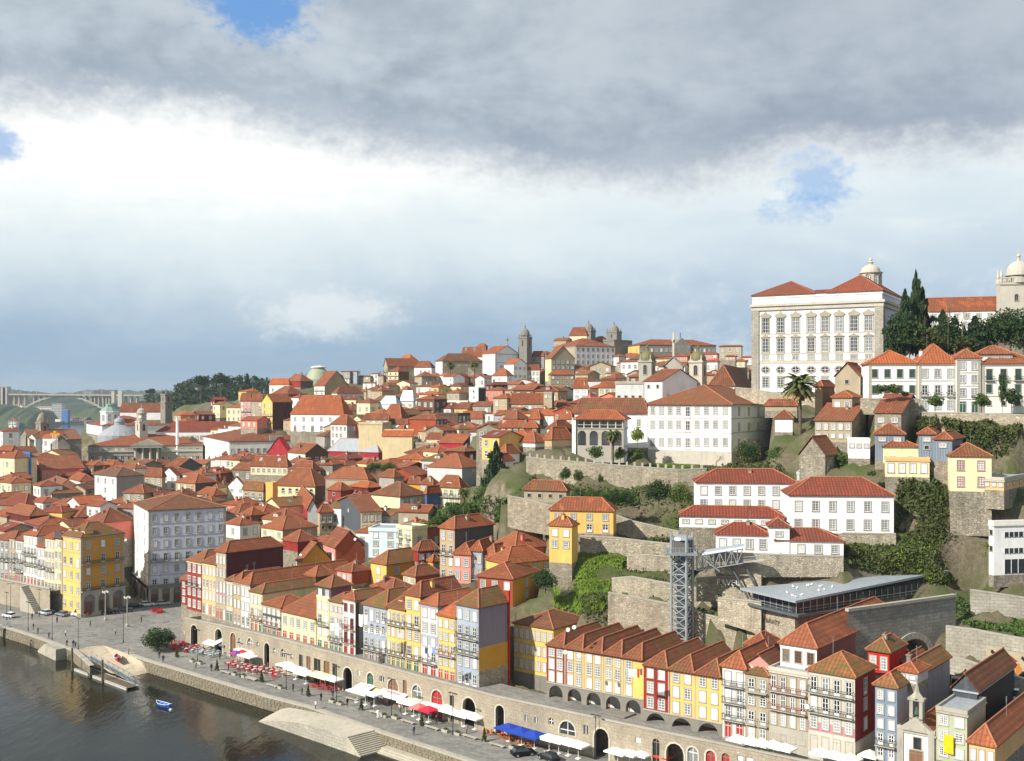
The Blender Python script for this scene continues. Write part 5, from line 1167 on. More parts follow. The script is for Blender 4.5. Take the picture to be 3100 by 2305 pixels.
retwall('low parapet wall along the tunnel road',[(1012,1090,189),(1150,1120,186),(1300,1170,183),(1560,1250,178)],[1150,1180,1240,1330],'ashlar')
retwall('thick stone base under the lowest convent houses',[(-150,560,206.5),(100,568,205.5),(525,580,204.5)],[640,660,660],'stone')
retwall('stone footing wall below the big white convent house',[(520,458,214.5),(800,462,214)],[520,530],'stone')
def fpt(hd,face,x,y):
 root,lr,ll=hd[0],hd[1],hd[2];a=root.rotation_euler.z;p=root.location
 d=(-math.sin(a),math.cos(a))if face=='L' else(math.cos(a),math.sin(a))
 l=solve(p.x,p.y,*d,sx(x));D=p.y+d[1]*l
 return(ll-l if face=='L' else l),CAMZ-(sy(y)-CY)/FP*D-p.z
def fit(hd,face,x,y,mb,name,mats):
 s,z=fpt(hd,face,x,y);o=mb.obj(name,mats);put(o,hd[0],face,s,z,hd[1],hd[2]);return o
def winrow(hd,face,xs,y,w,hgt,style='s',sur='granite_light',sash='sash',panes=PANES,lod=0,ped=None,flat=None,back=0):
 for x in xs:
  s,z=fpt(hd,face,x,flat if flat else y)
  o=add_window(hd[0],face,s,z,w,hgt,style,hd[1],hd[2],sur,sash,lod,panes)
  if back:q=MB();q.box((-w/2-back,-.014,-hgt/2-back*1.3),(w/2+back,-.003,hgt/2+back*1.6));q.obj('stone_surround',[sur],o)
  if ped:
   q=MB();pw=w*.5+.55;b=hgt/2+.2
   if ped=='tri':q.grid([(-pw,-.3,b),(pw,-.3,b),(0,-.3,b+.9),(-pw,0,b),(pw,0,b),(0,0,b+.9)],[(0,1,2),(0,2,5,3),(2,1,4,5),(1,0,3,4)])
   else:
    pr=[(-pw-.15,b+.5),(-pw*.75,b+1.05),(-pw*.45,b+1.1),(0,b+1.75),(pw*.45,b+1.1),(pw*.75,b+1.05),(pw+.15,b+.5),(pw*.7,b-.1),(-pw*.7,b-.1)]
    q.face([(x_,-.28,z_)for x_,z_ in pr])
    for(x0,z0),(x1,z1)in zip(pr,pr[1:]+pr[:1]):q.face([(x0,-.28,z0),(x0,0,z0),(x1,0,z1),(x1,-.28,z1)])
   q.obj('pediment',[sur],o)
def dome(parent,x,y,z,r,hgt,mat='granite',fin=2.0,drum=0.,n=16):
 m=MB();pr=[]
 if drum:pr+=[(r*.93,z),(r*.93,z+drum)]
 pr+=[(r*1.08,z+drum),(r*1.08,z+drum+.25)]+[(r*math.cos(t),z+drum+.25+hgt*math.sin(t))for t in[k*math.pi/2/7 for k in range(7)]]+[(r*.14,z+drum+.25+hgt)]
 m.lathe(pr,n,0,(x,y));zt=z+drum+.25+hgt
 o=m.obj('dome',[mat],parent,smooth=False)
 if fin:
  f=MB();f.lathe([(r*.16,zt-.1),(r*.1,zt+fin*.25),(r*.17,zt+fin*.4),(r*.05,zt+fin*.6),(.06,zt+fin)],8,0,(x,y));f.obj('finial',[mat],o)
 return o
def pinnacle(parent,x,y,z,hgt,mat='granite'):
 m=MB();m.lathe([(hgt*.16,z),(hgt*.16,z+hgt*.2),(hgt*.09,z+hgt*.3),(hgt*.13,z+hgt*.45),(hgt*.03,z+hgt*.9),(.03,z+hgt)],6,0,(x,y));return m.obj('pinnacle',[mat],parent)
def cross(parent,x,y,z,hgt,mat='granite'):
 m=MB();w=hgt*.04;m.box((x-w,y-w,z),(x+w,y+w,z+hgt));m.box((x-hgt*.25,y-w*.8,z+hgt*.62),(x+hgt*.25,y+w*.8,z+hgt*.70));return m.obj('cross',[mat],parent)
def tower(label,xl,xc,xr,yt,yb,D,a,wall,dr_=None,dh=None,win=('a',1.2,2.6),name='bell_tower',cat='tower',pins=2.2,dmat=None,fin=2.4,drum=0.,block=True,ext=8,dl=5.,dr2=5.):
 hd=house(label,xl,xc,xr,yt,yb,D=D,a=a,wall=wall,roof='flat',cap=wall,name=name,cat=cat,ext=ext,block=block,dl=dl,dr=dr2)
 root,lr,ll,H=hd[:4]
 q=MB();q.box((-.3,-.3,H-.3),(lr+.3,0,H+.15));q.box((-.3,0,H-.3),(0,ll+.3,H+.15));q.obj('cornice',[wall],root)
 if win:
  for face,l in(('L',ll),('R',lr)):add_window(root,face,l/2,H-win[2]*.5-1.2,win[1],win[2],win[0],lr,ll,'granite','granite_dark',0,('pane_dark',))
 if dr_:dome(root,lr/2,ll/2,H+.2,dr_,dh or dr_,dmat or wall,fin,drum)
 if pins:
  for x in(.4,lr-.4):
   for y in(.4,ll-.4):pinnacle(root,x,y,H+.4,pins,wall)
 return hd
use('D')
pal=house('great white palace with granite pilasters and ornate windows on the hilltop',72,1085,1260,345,1119,D=300,a=60.6,wall='white',wallR='lavender',roof='flat',name='palace',cat='palace',rc='roof_grey',cap='white',ext=3)  # lavender right wall paints the shade on the white palace
pr_,lr,ll,H,_r,_f=pal
for(y0,y1,x1,rs)in((ll*.50,ll+.4,16,4.6),(-.4,ll*.42,lr+.4,5.2)):
 m=MB();xm=(y1-y0)/2;zz=H+.5
 A,B_,C_,D_=(-.5,y0,zz),(x1,y0,zz),(x1,y1,zz),(-.5,y1,zz);r0,r1=(xm,(y0+y1)/2,zz+rs),(max(xm+.1,x1-xm),(y0+y1)/2,zz+rs)
 for f in([A,B_,r1,r0],[B_,C_,r1],[C_,D_,r0,r1],[D_,A,r0]):slab_face(m,f,.2)
 for p_,q_ in((A,r0),(D_,r0),(r0,r1),(B_,r1)):m.bar(p_,q_,.12,1,5)
 m.obj('roof',['roof_dark','ridge'],pr_)
m=MB();slab_face(m,[(-.3,ll*.38,H+.5),(-.3,ll*.54,H+.5),(6,ll*.54,H+1.9),(6,ll*.38,H+1.9)],.2);m.obj('link_roof',['roof_dark'],pr_)
s0,zc=fpt(pal,'L',1085,412)
m=MB();m.box((-.9,-.9,zc-.5),(lr,0,zc+.25));m.box((-.9,0,zc-.5),(0,ll+.5,zc+.25));m.obj('cornice',['granite_light'],pr_)
m=MB();m.box((-.5,-.5,zc-1.6),(lr,0,zc-.5));m.box((-.5,0,zc-1.6),(0,ll+.2,zc-.5));m.obj('frieze',['granite_light'],pr_)
for(c0,c1)in((0,2.0),(ll-2.0,ll+.2)):
 m=MB();m.box((-.4,c0,-3),(0,c1,zc-1.6));m.obj('pilaster',['ashlar'],pr_)
m=MB();m.box((-.4,-.4,-3),(2.0,-.0,zc-1.6));m.obj('pilaster',['ashlar'],pr_)
xs=(175,292,410,530,640,750,865,980)
for(y,w,hg,st,ped)in((612,2.1,4.2,'s','fancy'),(764,2.0,4.0,'s','tri'),(862,1.7,1.3,'s',None),(1052,1.9,2.9,'s',None)):
 for i,x in enumerate(xs):
  yy=y+(x-175)*(-.026 if y<700 else(-.014 if y<800 else-.006));winrow(pal,'L',(x,),yy,w,hg,st,'stone_surround','sash',('pane_mid','pane_mid','pane_dark'),0,ped,None,.34 if ped else.24)
for i,x in enumerate(xs):
 s,z=fpt(pal,'L',x,955-(x-175)*.004);m=MB();g=MB()
 pts=[(.95*math.cos(t*math.pi/8),.75*math.sin(t*math.pi/8))for t in range(16)]
 for(x0,z0),(x1,z1)in zip(pts,pts[1:]+pts[:1]):m.face([(x0,-.12,z0),(x1,-.12,z1),(x1*1.5,-.12,z1*1.5),(x0*1.5,-.12,z0*1.5)]);m.face([(x0*1.5,-.12,z0*1.5),(x1*1.5,-.12,z1*1.5),(x1*1.5,0,z1*1.5),(x0*1.5,0,z0*1.5)])
 o=m.obj('oval_window',['stone_surround']);put(o,pr_,'L',s,z,lr,ll);g.face([(x0,-.03,z0)for x0,z0 in pts]);g.box((-.05,-.08,-.7),(.05,-.03,.7),1);g.box((-.9,-.08,-.05),(.9,-.03,.05),1);g.obj('pane',['pane_dark','sash'],o)
for(y0,y1,mt)in((672,680,'granite_light'),(822,830,'granite_light'),(876,905,'granite_light')):
 _,za=fpt(pal,'L',72,y0+8);_,zb_=fpt(pal,'L',72,y1+8);m=MB();m.box((-.1,2.0,za),(0,ll-2,zb_));m.obj('string_course',[mt],pr_)
lan=P(995,330,325);t=thing('roof_lantern','round stone lantern with dome above the white palace roof','lantern',(lan.x,lan.y,lan.z-8))
zz=lambda y:P(995,y,325).z-(lan.z-8);R0=3.05
m=MB();m.lathe([(R0,0),(R0,zz(205)),(R0*1.15,zz(203)),(R0*1.15,zz(196))],20);m.obj('drum',['granite_light'],t)
for k in range(8):
 aa=2*math.pi*k/8+.2;fr,pn=win_mesh('a',1.2,3.0,'granite','sash','pane_mid',1);o=link('window',fr,t,(R0*math.cos(aa),R0*math.sin(aa),zz(250)));o.rotation_euler=(0,0,aa+math.pi/2)
dome(t,0,0,zz(196),R0*.92,zz(140)-zz(196),'granite_light',0)
m=MB();m.lathe([(.75,zz(145)),(.6,zz(125)),(.95,zz(118)),(.5,zz(108)),(.55,zz(95)),(.15,zz(80)),(.05,zz(68))],12);m.obj('finial',['granite_light'],t)
cat_=house('long white cathedral cloister with bright red roof behind the trees',1450,2062,2070,488,740,D=330,a=74,wall='white',L=(7,'ss',4),roof='gy',rise=4.6,rc='roof_new',name='cathedral',cat='church',dr=12,lod=0)
tw=tower('pale granite cathedral tower with balustrade and dome at the right edge',2008,2330,2400,275,560,322,78,'granite_light',3.6,4.2,None,pins=4.2,fin=3.6,drum=2.2)
m=MB();root,lr_,ll_,H_=tw[:4]
for k in range(18):y_=ll_*(k+.5)/18;m=MB();m.box((-.25,y_-.14,H_+.45),(.05,y_+.14,H_+1.5));m.obj('baluster',['granite_light'],root)
m=MB();m.box((-.3,0,H_+1.5),(.1,ll_,H_+1.8));m.obj('balustrade_rail',['granite_light'],root)
winrow(tw,'L',(2135,),390,1.0,2.0,'a','granite','granite_dark',('pane_dark',))
use('C')
sem=house('large white seminary with three rows of windows on a stone base',1272,1965,2318,757,1272,D=288,a=60,wall='white',wallR='white',roof='hip',rise=5.2,rc='roof_edge',name='seminary',cat='building',ext=2,ov=.7)
hd=sem;XS=(1312,1383,1455,1527,1604,1680,1757,1833,1914)
for(y,hg)in((808,2.0),(925,2.0),(1070,2.0)):
 winrow(sem,'L',[x for x in XS if x!=1604],y,1.15,hg,'s','stone_surround','sash',('pane_dark','pane_mid','pane_mid'));winrow(sem,'L',(1604,),y+14,1.2,2.9,'d','granite_light','sash')
XR=(2030,2112,2190,2265)
for(y,hg)in((815,2.0),(945,2.0),(1080,2.0)):winrow(sem,'R',XR,y,1.25,hg,'s','granite','sash',('pane_mid','pane_dark'))
_,zb_=fpt(sem,'L',1965,1150);m=MB();m.box((-.12,-.12,-2),(sem[1],0,zb_));m.box((-.12,0,-2),(0,sem[2],zb_));m.obj('stone_base',['granite_light'],sem[0])
winrow(sem,'L',(1377,1600),1205,1.2,2.6,'d','granite_light','sash')
for y in(880,1000):_,z=fpt(sem,'L',1965,y);m=MB();m.box((-.08,-.08,z),(sem[1],0,z+.22));m.box((-.08,0,z),(0,sem[2],z+.22));m.obj('string_course',['granite_light'],sem[0])
wing=house('lower white wing of the seminary under a long mossy roof',660,1265,1290,832,1112,D=304,a=66,wall='white',roof='hip',rise=4.2,rc='roof_edge',name='seminary_wing',cat='building',dr=12,ov=.6)
winrow(wing,'L',(1085,1195),912,1.2,2.0,'s','granite_light','sash');winrow(wing,'L',(1085,),1050,1.2,1.5)
lg=thing('loggia','two-tier stone loggia with arches and a columned upper gallery','loggia')
pL,pR=P(672,1205,296),P(1068,1205,292);lg.location=pL;d=pR-pL;ang=math.atan2(d.y,d.x);lg.rotation_euler=(0,0,ang);ln=math.hypot(d.x,d.y)
zf=lambda y:P(672,y,296).z-pL.z
bw=ln/4
m=arch_wall(ln,-1,zf(958),[(bw*k+.5,bw*(k+1)-.5,zf(1098),zf(975)-(bw-1)/2,'a')for k in range(4)],.6);m.obj('arcade',['granite'],lg)
m=MB();m.box((0,.61,zf(1100)-.3),(ln,6,zf(1100)));m.obj('gallery_floor',['granite'],lg);m=MB();m.box((-.3,-.2,zf(958)),(ln+.3,5,zf(950)));m.obj('upper_floor',['granite'],lg)
m=MB();m.face([(0,5,-1),(ln,5,-1),(ln,5,zf(875)),(0,5,zf(875))]);m.face([(ln,0,-1),(ln,5,-1),(ln,5,zf(875)),(ln,0,zf(875))]);m.obj('back_wall',['lavender'],lg)
m=MB();m.box((-1.0,-.5,-2),(0,5,zf(870)));m.obj('end_wall',['white'],lg)
for k in range(7):x_=ln*k/6;m=MB();m.lathe([(.24,zf(950)),(.2,zf(945)),(.18,zf(885)),(.26,zf(880))],8,0,(min(max(x_,.3),ln-.3),.25));m.obj('column',['granite_light'],lg)
m=MB();m.box((0,.1,zf(928)),(ln,.3,zf(924)));m.obj('railing',['granite_light'],lg)
rm=roof_mesh('hip',ln,6,zf(878),2.4,.7);rm.obj('roof',['roof','ridge'],lg)
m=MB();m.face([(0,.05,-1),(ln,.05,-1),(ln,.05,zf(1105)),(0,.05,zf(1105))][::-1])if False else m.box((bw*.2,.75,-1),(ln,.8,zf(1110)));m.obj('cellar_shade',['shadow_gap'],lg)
tower('left granite bell tower with mossy dome of the twin-towered church',1195,1300,1335,395,730,345,66,'granite',2.5,3.0,('a',1.2,3.0),dmat='#6e6a45',pins=1.8,fin=3.0,dl=5)
tower('right granite bell tower with mossy dome of the twin-towered church',1615,1722,1762,398,640,335,62,'granite_light',2.4,2.8,('a',1.2,3.0),dmat='#6e6a45',pins=1.8,fin=3.0)
ch=house('plain white and grey church nave with red roof between the bell towers',1240,1392,1680,560,735,D=325,a=40,wall='palegrey',wallR='white',roof='gy',rise=3.6,rc='roof',name='church',cat='church',L=(2,'k.'),R_=(3,'.q'))
house('stained grey church annex with lean-to roof left of the nave',1000,1235,1242,575,740,D=335,a=70,wall='palegrey',roof='flat',name='church_annex',cat='church',cap='granite',L=(4,'.k'))
gb=house('bare granite church gable with a tall stone cross',1402,1560,1572,440,640,D=350,a=72,wall='granite',roof='gx',rise=3.2,rc='granite',name='church_gable',cat='church',dr=1.4);cross(gb[0],.7,gb[2]*.5,gb[3]+3.0,8.0,'granite_light')
vb=house('white gabled church with granite corner pilasters and a cross on the skyline',-110,0,195,330,625,D=598,a=42,wall='white',wallR='white',roof='gy',rise=4.5,rc='roof_new',name='church',cat='church',trim=True,R_=(2,'.q..'));cross(vb[0],vb[1]/2,0,vb[3]+4.3,5);
house('white chapel wing with red gable below the skyline church',75,150,262,420,625,D=585,a=40,wall='white',wallR='white',roof='gy',rise=3,rc='roof_new',name='church_wing',cat='church',L=(1,'aq'),R_=(3,'qqq'))
house('low white house with hipped roof in front of the chapel wing',-30,95,150,518,625,D=578,a=55,wall='white',wallR='white',L=(3,'qq'),R_=(1,'qq'),rise=4)
for(xa,D)in((45,596),(-95,604)):
 pass
tower('dark granite bell tower with clock and dome on the skyline',190,262,304,200,440,605,55,'granite_dark',2.7,3.9,('a',1.3,3.6),pins=2.0,fin=3.0,drum=1.0)
use('B');fc=house('white church front with granite pilasters and pinnacles left of the bell tower',1995,2125,2140,205,485,D=602,a=60,wall='white',roof='flat',name='chapel_house',cat='church',trim=True,L=(4,'..s.'),dr=10);cross(fc[0],5,fc[2]/2,fc[3],6.5)
for y_ in(.5,fc[2]-.5):pinnacle(fc[0],.5,y_,fc[3],3.2,'granite')
house('bright red roofed long hall behind the church front',1780,1990,2000,222,330,D=640,a=65,wall='white',rise=6,rc='roof_new',skyl=3,name='hall',cat='building',dr=20)
house('dark red rooftop lookout on the long hall',1912,1975,2000,135,175,D=650,a=50,wall='darkred',rise=2)
use('C')
tower('left domed tower of the dark twin-tower abbey on the skyline',715,795,835,142,290,660,58,'granite_dark',3.3,4.2,('a',1.4,3.6),pins=2.4,fin=2.4)
tower('right domed tower of the dark twin-tower abbey on the skyline',925,1010,1052,152,290,650,58,'granite_dark',3.1,4.0,('a',1.4,2.6),pins=2.4,fin=2.4)
house('red-roofed abbey nave between the two dark towers',790,905,960,225,300,D=665,a=50,wall='granite_dark',rise=3,name='abbey',cat='church')
house('dark granite abbey front descending right of the towers',900,990,1140,222,400,D=640,a=45,wall='granite_dark',wallR='ashlar_dark',L=(2,'.k.'),roof='flat',cap='granite_dark',name='abbey_block',cat='church')
pri=house('old prison palace with red roof and yellow and granite walls on the skyline',1105,1200,1840,258,400,D=620,a=12,wall='yellow',wallR='granite_dark',roof='hip',rise=3.6,rc='roof_new',name='prison_palace',dl=22,cat='palace',L=(2,'ss'),R_=(16,'ss'),cap='granite_dark')
m=MB();q0,_=fpt(pri,'R',1480,260);q1,_=fpt(pri,'R',1620,260);Hh=pri[3];m.grid([(q0,-1.2,Hh),(q1,-1.2,Hh),((q0+q1)/2,-1.2,Hh+4),(q0,6,Hh),(q1,6,Hh),((q0+q1)/2,6,Hh+4)],[(0,1,2),(0,2,5,3),(2,1,4,5)]);m.obj('pediment',['granite_dark'],pri[0])
m=MB();m.box((q0,-1.2,-3),(q1,0,Hh));m.obj('portico_block',['ashlar_dark'],pri[0])
m=MB();xm=(q0+q1)/2;m.lathe([(.6,Hh+4),(.5,Hh+5),(.4,Hh+5.8),(.5,Hh+6.4),(.25,Hh+7.0),(.22,Hh+7.4),(.05,Hh+7.7)],8,0,(xm,2));m.obj('statue',['granite_dark'],pri[0])
for k in range(8):
 s=(q1+3)+k*3.4
use('A')
bol=house('grey granite exchange palace with columned portico',675,735,1690,690,935,D=545,a=13,wall='ashlar',wallR='granite',roof='hip',rise=5.0,rc='roof',name='exchange_palace',cat='palace',cap='granite',ext=4,dl=40)
br_,blr,bll,bH=bol[:4]
for y,hg,xs in((720,1.8,(772,838,910,967,1022,1078,1358,1412,1467,1520,1588,1648)),(805,3.6,(772,838,910,967,1022,1078,1358,1412,1467,1520,1588,1648)),(893,3.0,(772,838,910,967,1022,1078,1358,1412,1467,1520,1588,1648))):
 winrow(bol,'R',xs,y,1.6,hg,'a' if y>880 else 's','granite','sash',('pane_mid','pane_dark','pane_white'),1,'tri' if y==805 else None)
winrow(bol,'L',(700,),800,1.5,3,'s','granite','sash',PANES,1)
for y in(745,845):_,z=fpt(bol,'R',735,y);m=MB();m.box((-.5,-.5,z),(blr,0,z+.8));m.obj('string_course',['granite_light'],br_)
x0,_=fpt(bol,'R',1115,800);x1,_=fpt(bol,'R',1340,800);zz=lambda y:fpt(bol,'R',1220,y)[1]
w_=x1-x0;bwid=w_/3
m=arch_wall(w_,-3,zz(838),[(bwid*k+1,bwid*(k+1)-1,-2,zz(868)-1,'a')for k in range(3)],3);o=m.obj('portico_arcade',['granite'],br_);o.location=(x0,-4.5,0)
m=MB();m.box((x0-.5,-5,zz(838)),(x1+.5,0,zz(822)));m.obj('portico_floor',['granite_light'],br_)
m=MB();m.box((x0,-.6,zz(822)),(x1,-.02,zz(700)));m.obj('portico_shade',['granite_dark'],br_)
for k in range(4):m=MB();m.lathe([(.75,zz(822)),(.6,zz(815)),(.5,zz(712)),(.8,zz(702))],10,0,(x0+1.2+(w_-2.4)*k/3,-3.6));m.obj('column',['granite_light'],br_)
m=MB();m.box((x0-1,-5.2,zz(702)),(x1+1,0,zz(684)));m.obj('entablature',['granite'],br_)
m=MB();xm=(x0+x1)/2;m.grid([(x0-1.5,-5.4,zz(684)),(x1+1.5,-5.4,zz(684)),(xm,-5.4,zz(635)),(x0-1.5,8,zz(684)),(x1+1.5,8,zz(684)),(xm,8,zz(635))],[(0,1,2),(0,2,5,3),(2,1,4,5)]);m.obj('pediment',['granite'],br_)
ct=tower('grey clock tower with dome behind the exchange palace',1128,1165,1232,490,700,562,35,'granite_light',0,None,('a',1.4,3.4),pins=0,name='clock_tower')
m=MB();cr,clr,cll,cH=ct[:4];m.lathe([(2.5,cH),(2.4,cH+4),(2.75,cH+4.2),(2.75,cH+4.6),(2.4,cH+4.7),(2.0,cH+6),(1.2,cH+6.8),(.3,cH+7.1),(.15,cH+8.6),(.05,cH+9.6)],14,0,(clr/2,cll/2));m.obj('dome',['granite'],cr)
for aa in(-2.2,-.6):m=MB();m.lathe([(.8,-.12),(.8,.06)],14);o=m.obj('clock_face',['offwhite'],cr,(clr/2+2.45*math.cos(aa),cll/2+2.45*math.sin(aa),cH+2.6));o.rotation_euler=(math.pi/2,0,aa+math.pi/2)
gd=thing('glass_roof','grey glass and iron courtyard roof with a small lantern dome','roof',P(995,640,585));zz=lambda y:P(995,y,585).z-P(995,640,585).z;rr=125*.363*585/3324*1.25
m=MB();m.lathe([(rr*1.1,-4),(rr*1.1,zz(600)),(rr*.8,zz(560)),(rr*.4,zz(522)),(2.6,zz(514)),(2.6,zz(490)),(2.9,zz(488)),(2.3,zz(466)),(.8,zz(455)),(.1,zz(440))],20);m.obj('glass_shell',['roof_grey'],gd)
oc=thing('octagon_pavilion','white octagonal lantern with green-grey roof on a red-roofed block','pavilion',P(910,490,615));zz=lambda y:P(910,y,615).z-P(910,490,615).z;rr=72*.363*615/3324
m=MB();m.lathe([(rr,-3),(rr,zz(412)),(rr*1.1,zz(410)),(rr*1.1,zz(400))],8);m.obj('wall',['white'],oc);m=MB();m.lathe([(rr*1.08,zz(400)),(rr*.55,zz(365)),(rr*.45,zz(362)),(rr*.45,zz(345)),(rr*.3,zz(340))],8);m.obj('roof',['#7f9a8e'],oc)
for k in range(8):aa=2*math.pi*(k+.5)/8;fr,pn=win_mesh('a',1.5,3.6,'granite_light','sash','pane_mid',1);o=link('window',fr,oc,(rr*.94*math.cos(aa),rr*.94*math.sin(aa),zz(455)));o.rotation_euler=(0,0,aa+math.pi/2)
house('red-roofed white block carrying the octagonal lantern',722,850,1392,522,600,D=605,a=30,wall='white',rise=5,rc='roof_new',L=(2,'s'),R_=(8,'.'),name='hospital_block',cat='building')
nv=house('long white church nave with dark red roof left of the stone tower',980,1000,1372,405,470,D=650,a=8,wall='white',wallR='white',roof='gx',rise=5.2,rc='roof',name='church',cat='church',R_=(1,'.'),dl=14)
tower('dark stone church tower with openwork crown at the red nave',1338,1378,1436,330,485,640,40,'granite_dark',None,None,('a',1.0,2.4),pins=1.5,name='church_tower')
tower('belfry stage with pinnacles above the dark stone church tower',1340,1378,1432,262,335,640.6,40,'granite_dark',None,None,('a',1.3,3.0),pins=3.2,name='church_belfry',ext=1,block=None)
house('long white customs building with dark red roof and white chimney pipe',1270,1300,2095,570,655,D=570,a=10,wall='white',wallR='white',R_=(20,'s'),rise=5,rc='roof_dark',dl=16,name='warehouse',cat='building')
m=MB();pc=P(1478,605,555);tch=thing('chimney_pipe','tall thin white chimney in front of the dark red roof','chimney',pc);m.lathe([(.8,-10),(.65,P(1478,455,555).z-pc.z)],10);m.obj('shaft',['white'],tch)
house('white stepped flat building with terraces right of the white chimney',1820,1940,2010,560,640,D=560,a=55,wall='white',roof='flat',L=(4,'q'),name='building',cat='building')
use('S');wp=house('long white palace with granite window bays and red roof',615,694,979,1337,1415,D=500,a=25,wall='white',wallR='offwhite',L=(2,'kk'),R_=(15,'DD'),rise=5.5,rc='roof',cap='granite',name='white_palace',cat='palace',ext=6)
m=MB();m.box((wp[1]*.42,-.6,wp[3]),(wp[1]*.56,.2,wp[3]+2.6));m.obj('attic_panel',['granite'],wp[0])
use('A')
sf=house('brown stone church with broad terracotta roof left of the exchange palace',170,250,680,640,790,D=500,a=28,wall='stone_old',wallR='ashlar_dark',roof='gx',rise=4,rc='roof_brown',name='church',cat='church')
house('stone transept gable with rose window of the brown stone church',365,420,580,680,790,D=480,a=20,wall='ashlar_dark',wallR='ashlar_dark',roof='gy',rise=4,rc='roof_brown',name='church_transept',cat='church')
tower('weathered stone belfry with curved crown beside the brown stone church',297,340,408,500,640,520,35,'stone_old',2.4,4.4,('a',1.3,2.6),pins=1.8,fin=1.8)
cr=thing('tower_crane','small yellow and white construction crane by the brown stone church','crane',P(460,740,470));Hc=P(460,600,470).z-P(460,740,470).z
for(dx,dy)in((-.7,-.7),(.7,-.7),(.7,.7),(-.7,.7)):m=MB();m.bar((dx,dy,-10),(dx,dy,Hc),.16);m.obj('mast_leg',['#d8d4c8'],cr)
for k in range(10):m=MB();z=-2+k*(Hc+2)/10;m.bar((-.7,-.7,z),(.7,-.7,z+(Hc+2)/10),.1);m.obj('brace',['#d8d4c8'],cr)
m=MB();m.box((-2,-.4,Hc),(2,.4,Hc+.9));m.box((-.6,-.6,Hc+.9),(.6,.6,Hc+1.8));m.obj('head',['#d99a1c'],cr)
use('B');pv=P(590,420,1150);dm=thing('pavilion_dome','greenish concrete pavilion dome with white cap on the ridge','dome',pv);zz=lambda y:P(590,y,1150).z-pv.z;rr=92*.363*1150/3324
m=MB();m.lathe([(rr*1.2,-20),(rr*1.15,zz(410)),(rr,zz(380)),(rr*.85,zz(350)),(rr*.6,zz(322)),(rr*.45,zz(312))],28);m.obj('shell',['#9a9f84'],dm);m=MB();m.lathe([(rr*.7,zz(313)),(rr*.7,zz(306)),(rr*.35,zz(299)),(.5,zz(296))],24);m.obj('cap',['offwhite'],dm)
use('N')
cp=house('small white chapel with granite gable and bellcote',690,1140,1140,1340,1720,line=FR,wall='white',roof='flat',rise=1,dr=9,cap='granite',name='chapel',cat='chapel',ext=6)
root,lr_,ll_,H_=cp[:4]
m=MB();m.grid([(-.3,0,H_),(-.3,ll_,H_),(-.3,ll_/2,H_+2.1),(.6,0,H_),(.6,ll_,H_),(.6,ll_/2,H_+2.1)],[(0,1,2),(0,2,5,3),(2,1,4,5),(3,5,4)]);m.obj('pediment',['granite'],root)
for y0 in(0,ll_-.9):m=MB();m.box((-.25,y0,-3),(0,y0+.9,H_));m.obj('pilaster',['granite'],root)
m=MB();m.box((-.1,ll_/2-.95,H_+1.6),(.9,ll_/2-.45,H_+4.4));m.box((-.1,ll_/2+.45,H_+1.6),(.9,ll_/2+.95,H_+4.4));m.box((-.2,ll_/2-1.15,H_+4.4),(1.0,ll_/2+1.15,H_+4.8));m.box((-.1,ll_/2-.95,H_+1.2),(.9,ll_/2+.95,H_+1.9));bc=m.obj('bellcote',['granite'],root)
m=MB();m.lathe([(1.0,H_+4.8),(.35,H_+5.6),(.15,H_+6.6),(.03,H_+7.6)],4,0,(.4,ll_/2));m.obj('spire',['granite'],root)
m=MB();m.lathe([(.42,H_+2.4),(.36,H_+2.7),(.22,H_+3.2),(.1,H_+3.5)],10,0,(.4,ll_/2));m.obj('bell',['#3f5a4c'],root)
winrow(cp,'L',(930,),1445,1.1,1.7,'k','granite','granite_dark',('pane_dark',));winrow(cp,'L',(915,),1640,1.9,2.6,'p','granite','granite_dark')
rm=roof_mesh('gx',9,ll_,H_-.2,1.8,.1);o=rm.obj('roof',['roof','ridge'],root)
EXTRA=[(-60,300,0),(-100,300,0),(-90,340,.5),(-60,330,1),(-120,345,4),(-180,360,4),(-20,225,5),(30,185,5),(60,160,5),(80,145,5),(75,182,12.5),(95,176,12),(60,186,14),(110,165,12),(90,205,26),(110,225,40),(120,260,52),(130,300,62),(170,320,64),(160,220,40),(150,180,15),(200,330,64),(105,330,64),(130,350,66),(200,400,68),(60,420,55),(20,420,42),(40,600,70),(100,600,72),(200,600,72),(-90,640,45),(-160,700,52),(-200,800,58),(-120,800,70),(-250,900,55),(-300,1000,50),(-150,1000,66),(0,900,72),(200,900,74),(-250,600,14),(-300,620,8),(-200,560,20),(-160,560,22),(-240,480,12),(-230,430,8),(45,272,43.5),(20,276,43),(66,274,43.5),(-330,800,4),(-340,950,3),(-320,700,8),(-285,700,14),(-265,760,20),(-290,860,12),(-380,1100,3),(-330,1040,22),(-450,1300,3),(-300,1200,30),(-400,1400,20),(58,200,22.5),(75,207,23.5),(90,213,24),(50,202,21),(66,203,23),(14,240,24),(10,232,20),(22,236,28),(35,240,36)]
for e in EXTRA:BASES.append(e)
BP=np.array(BASES)
FT=np.array(FEET)
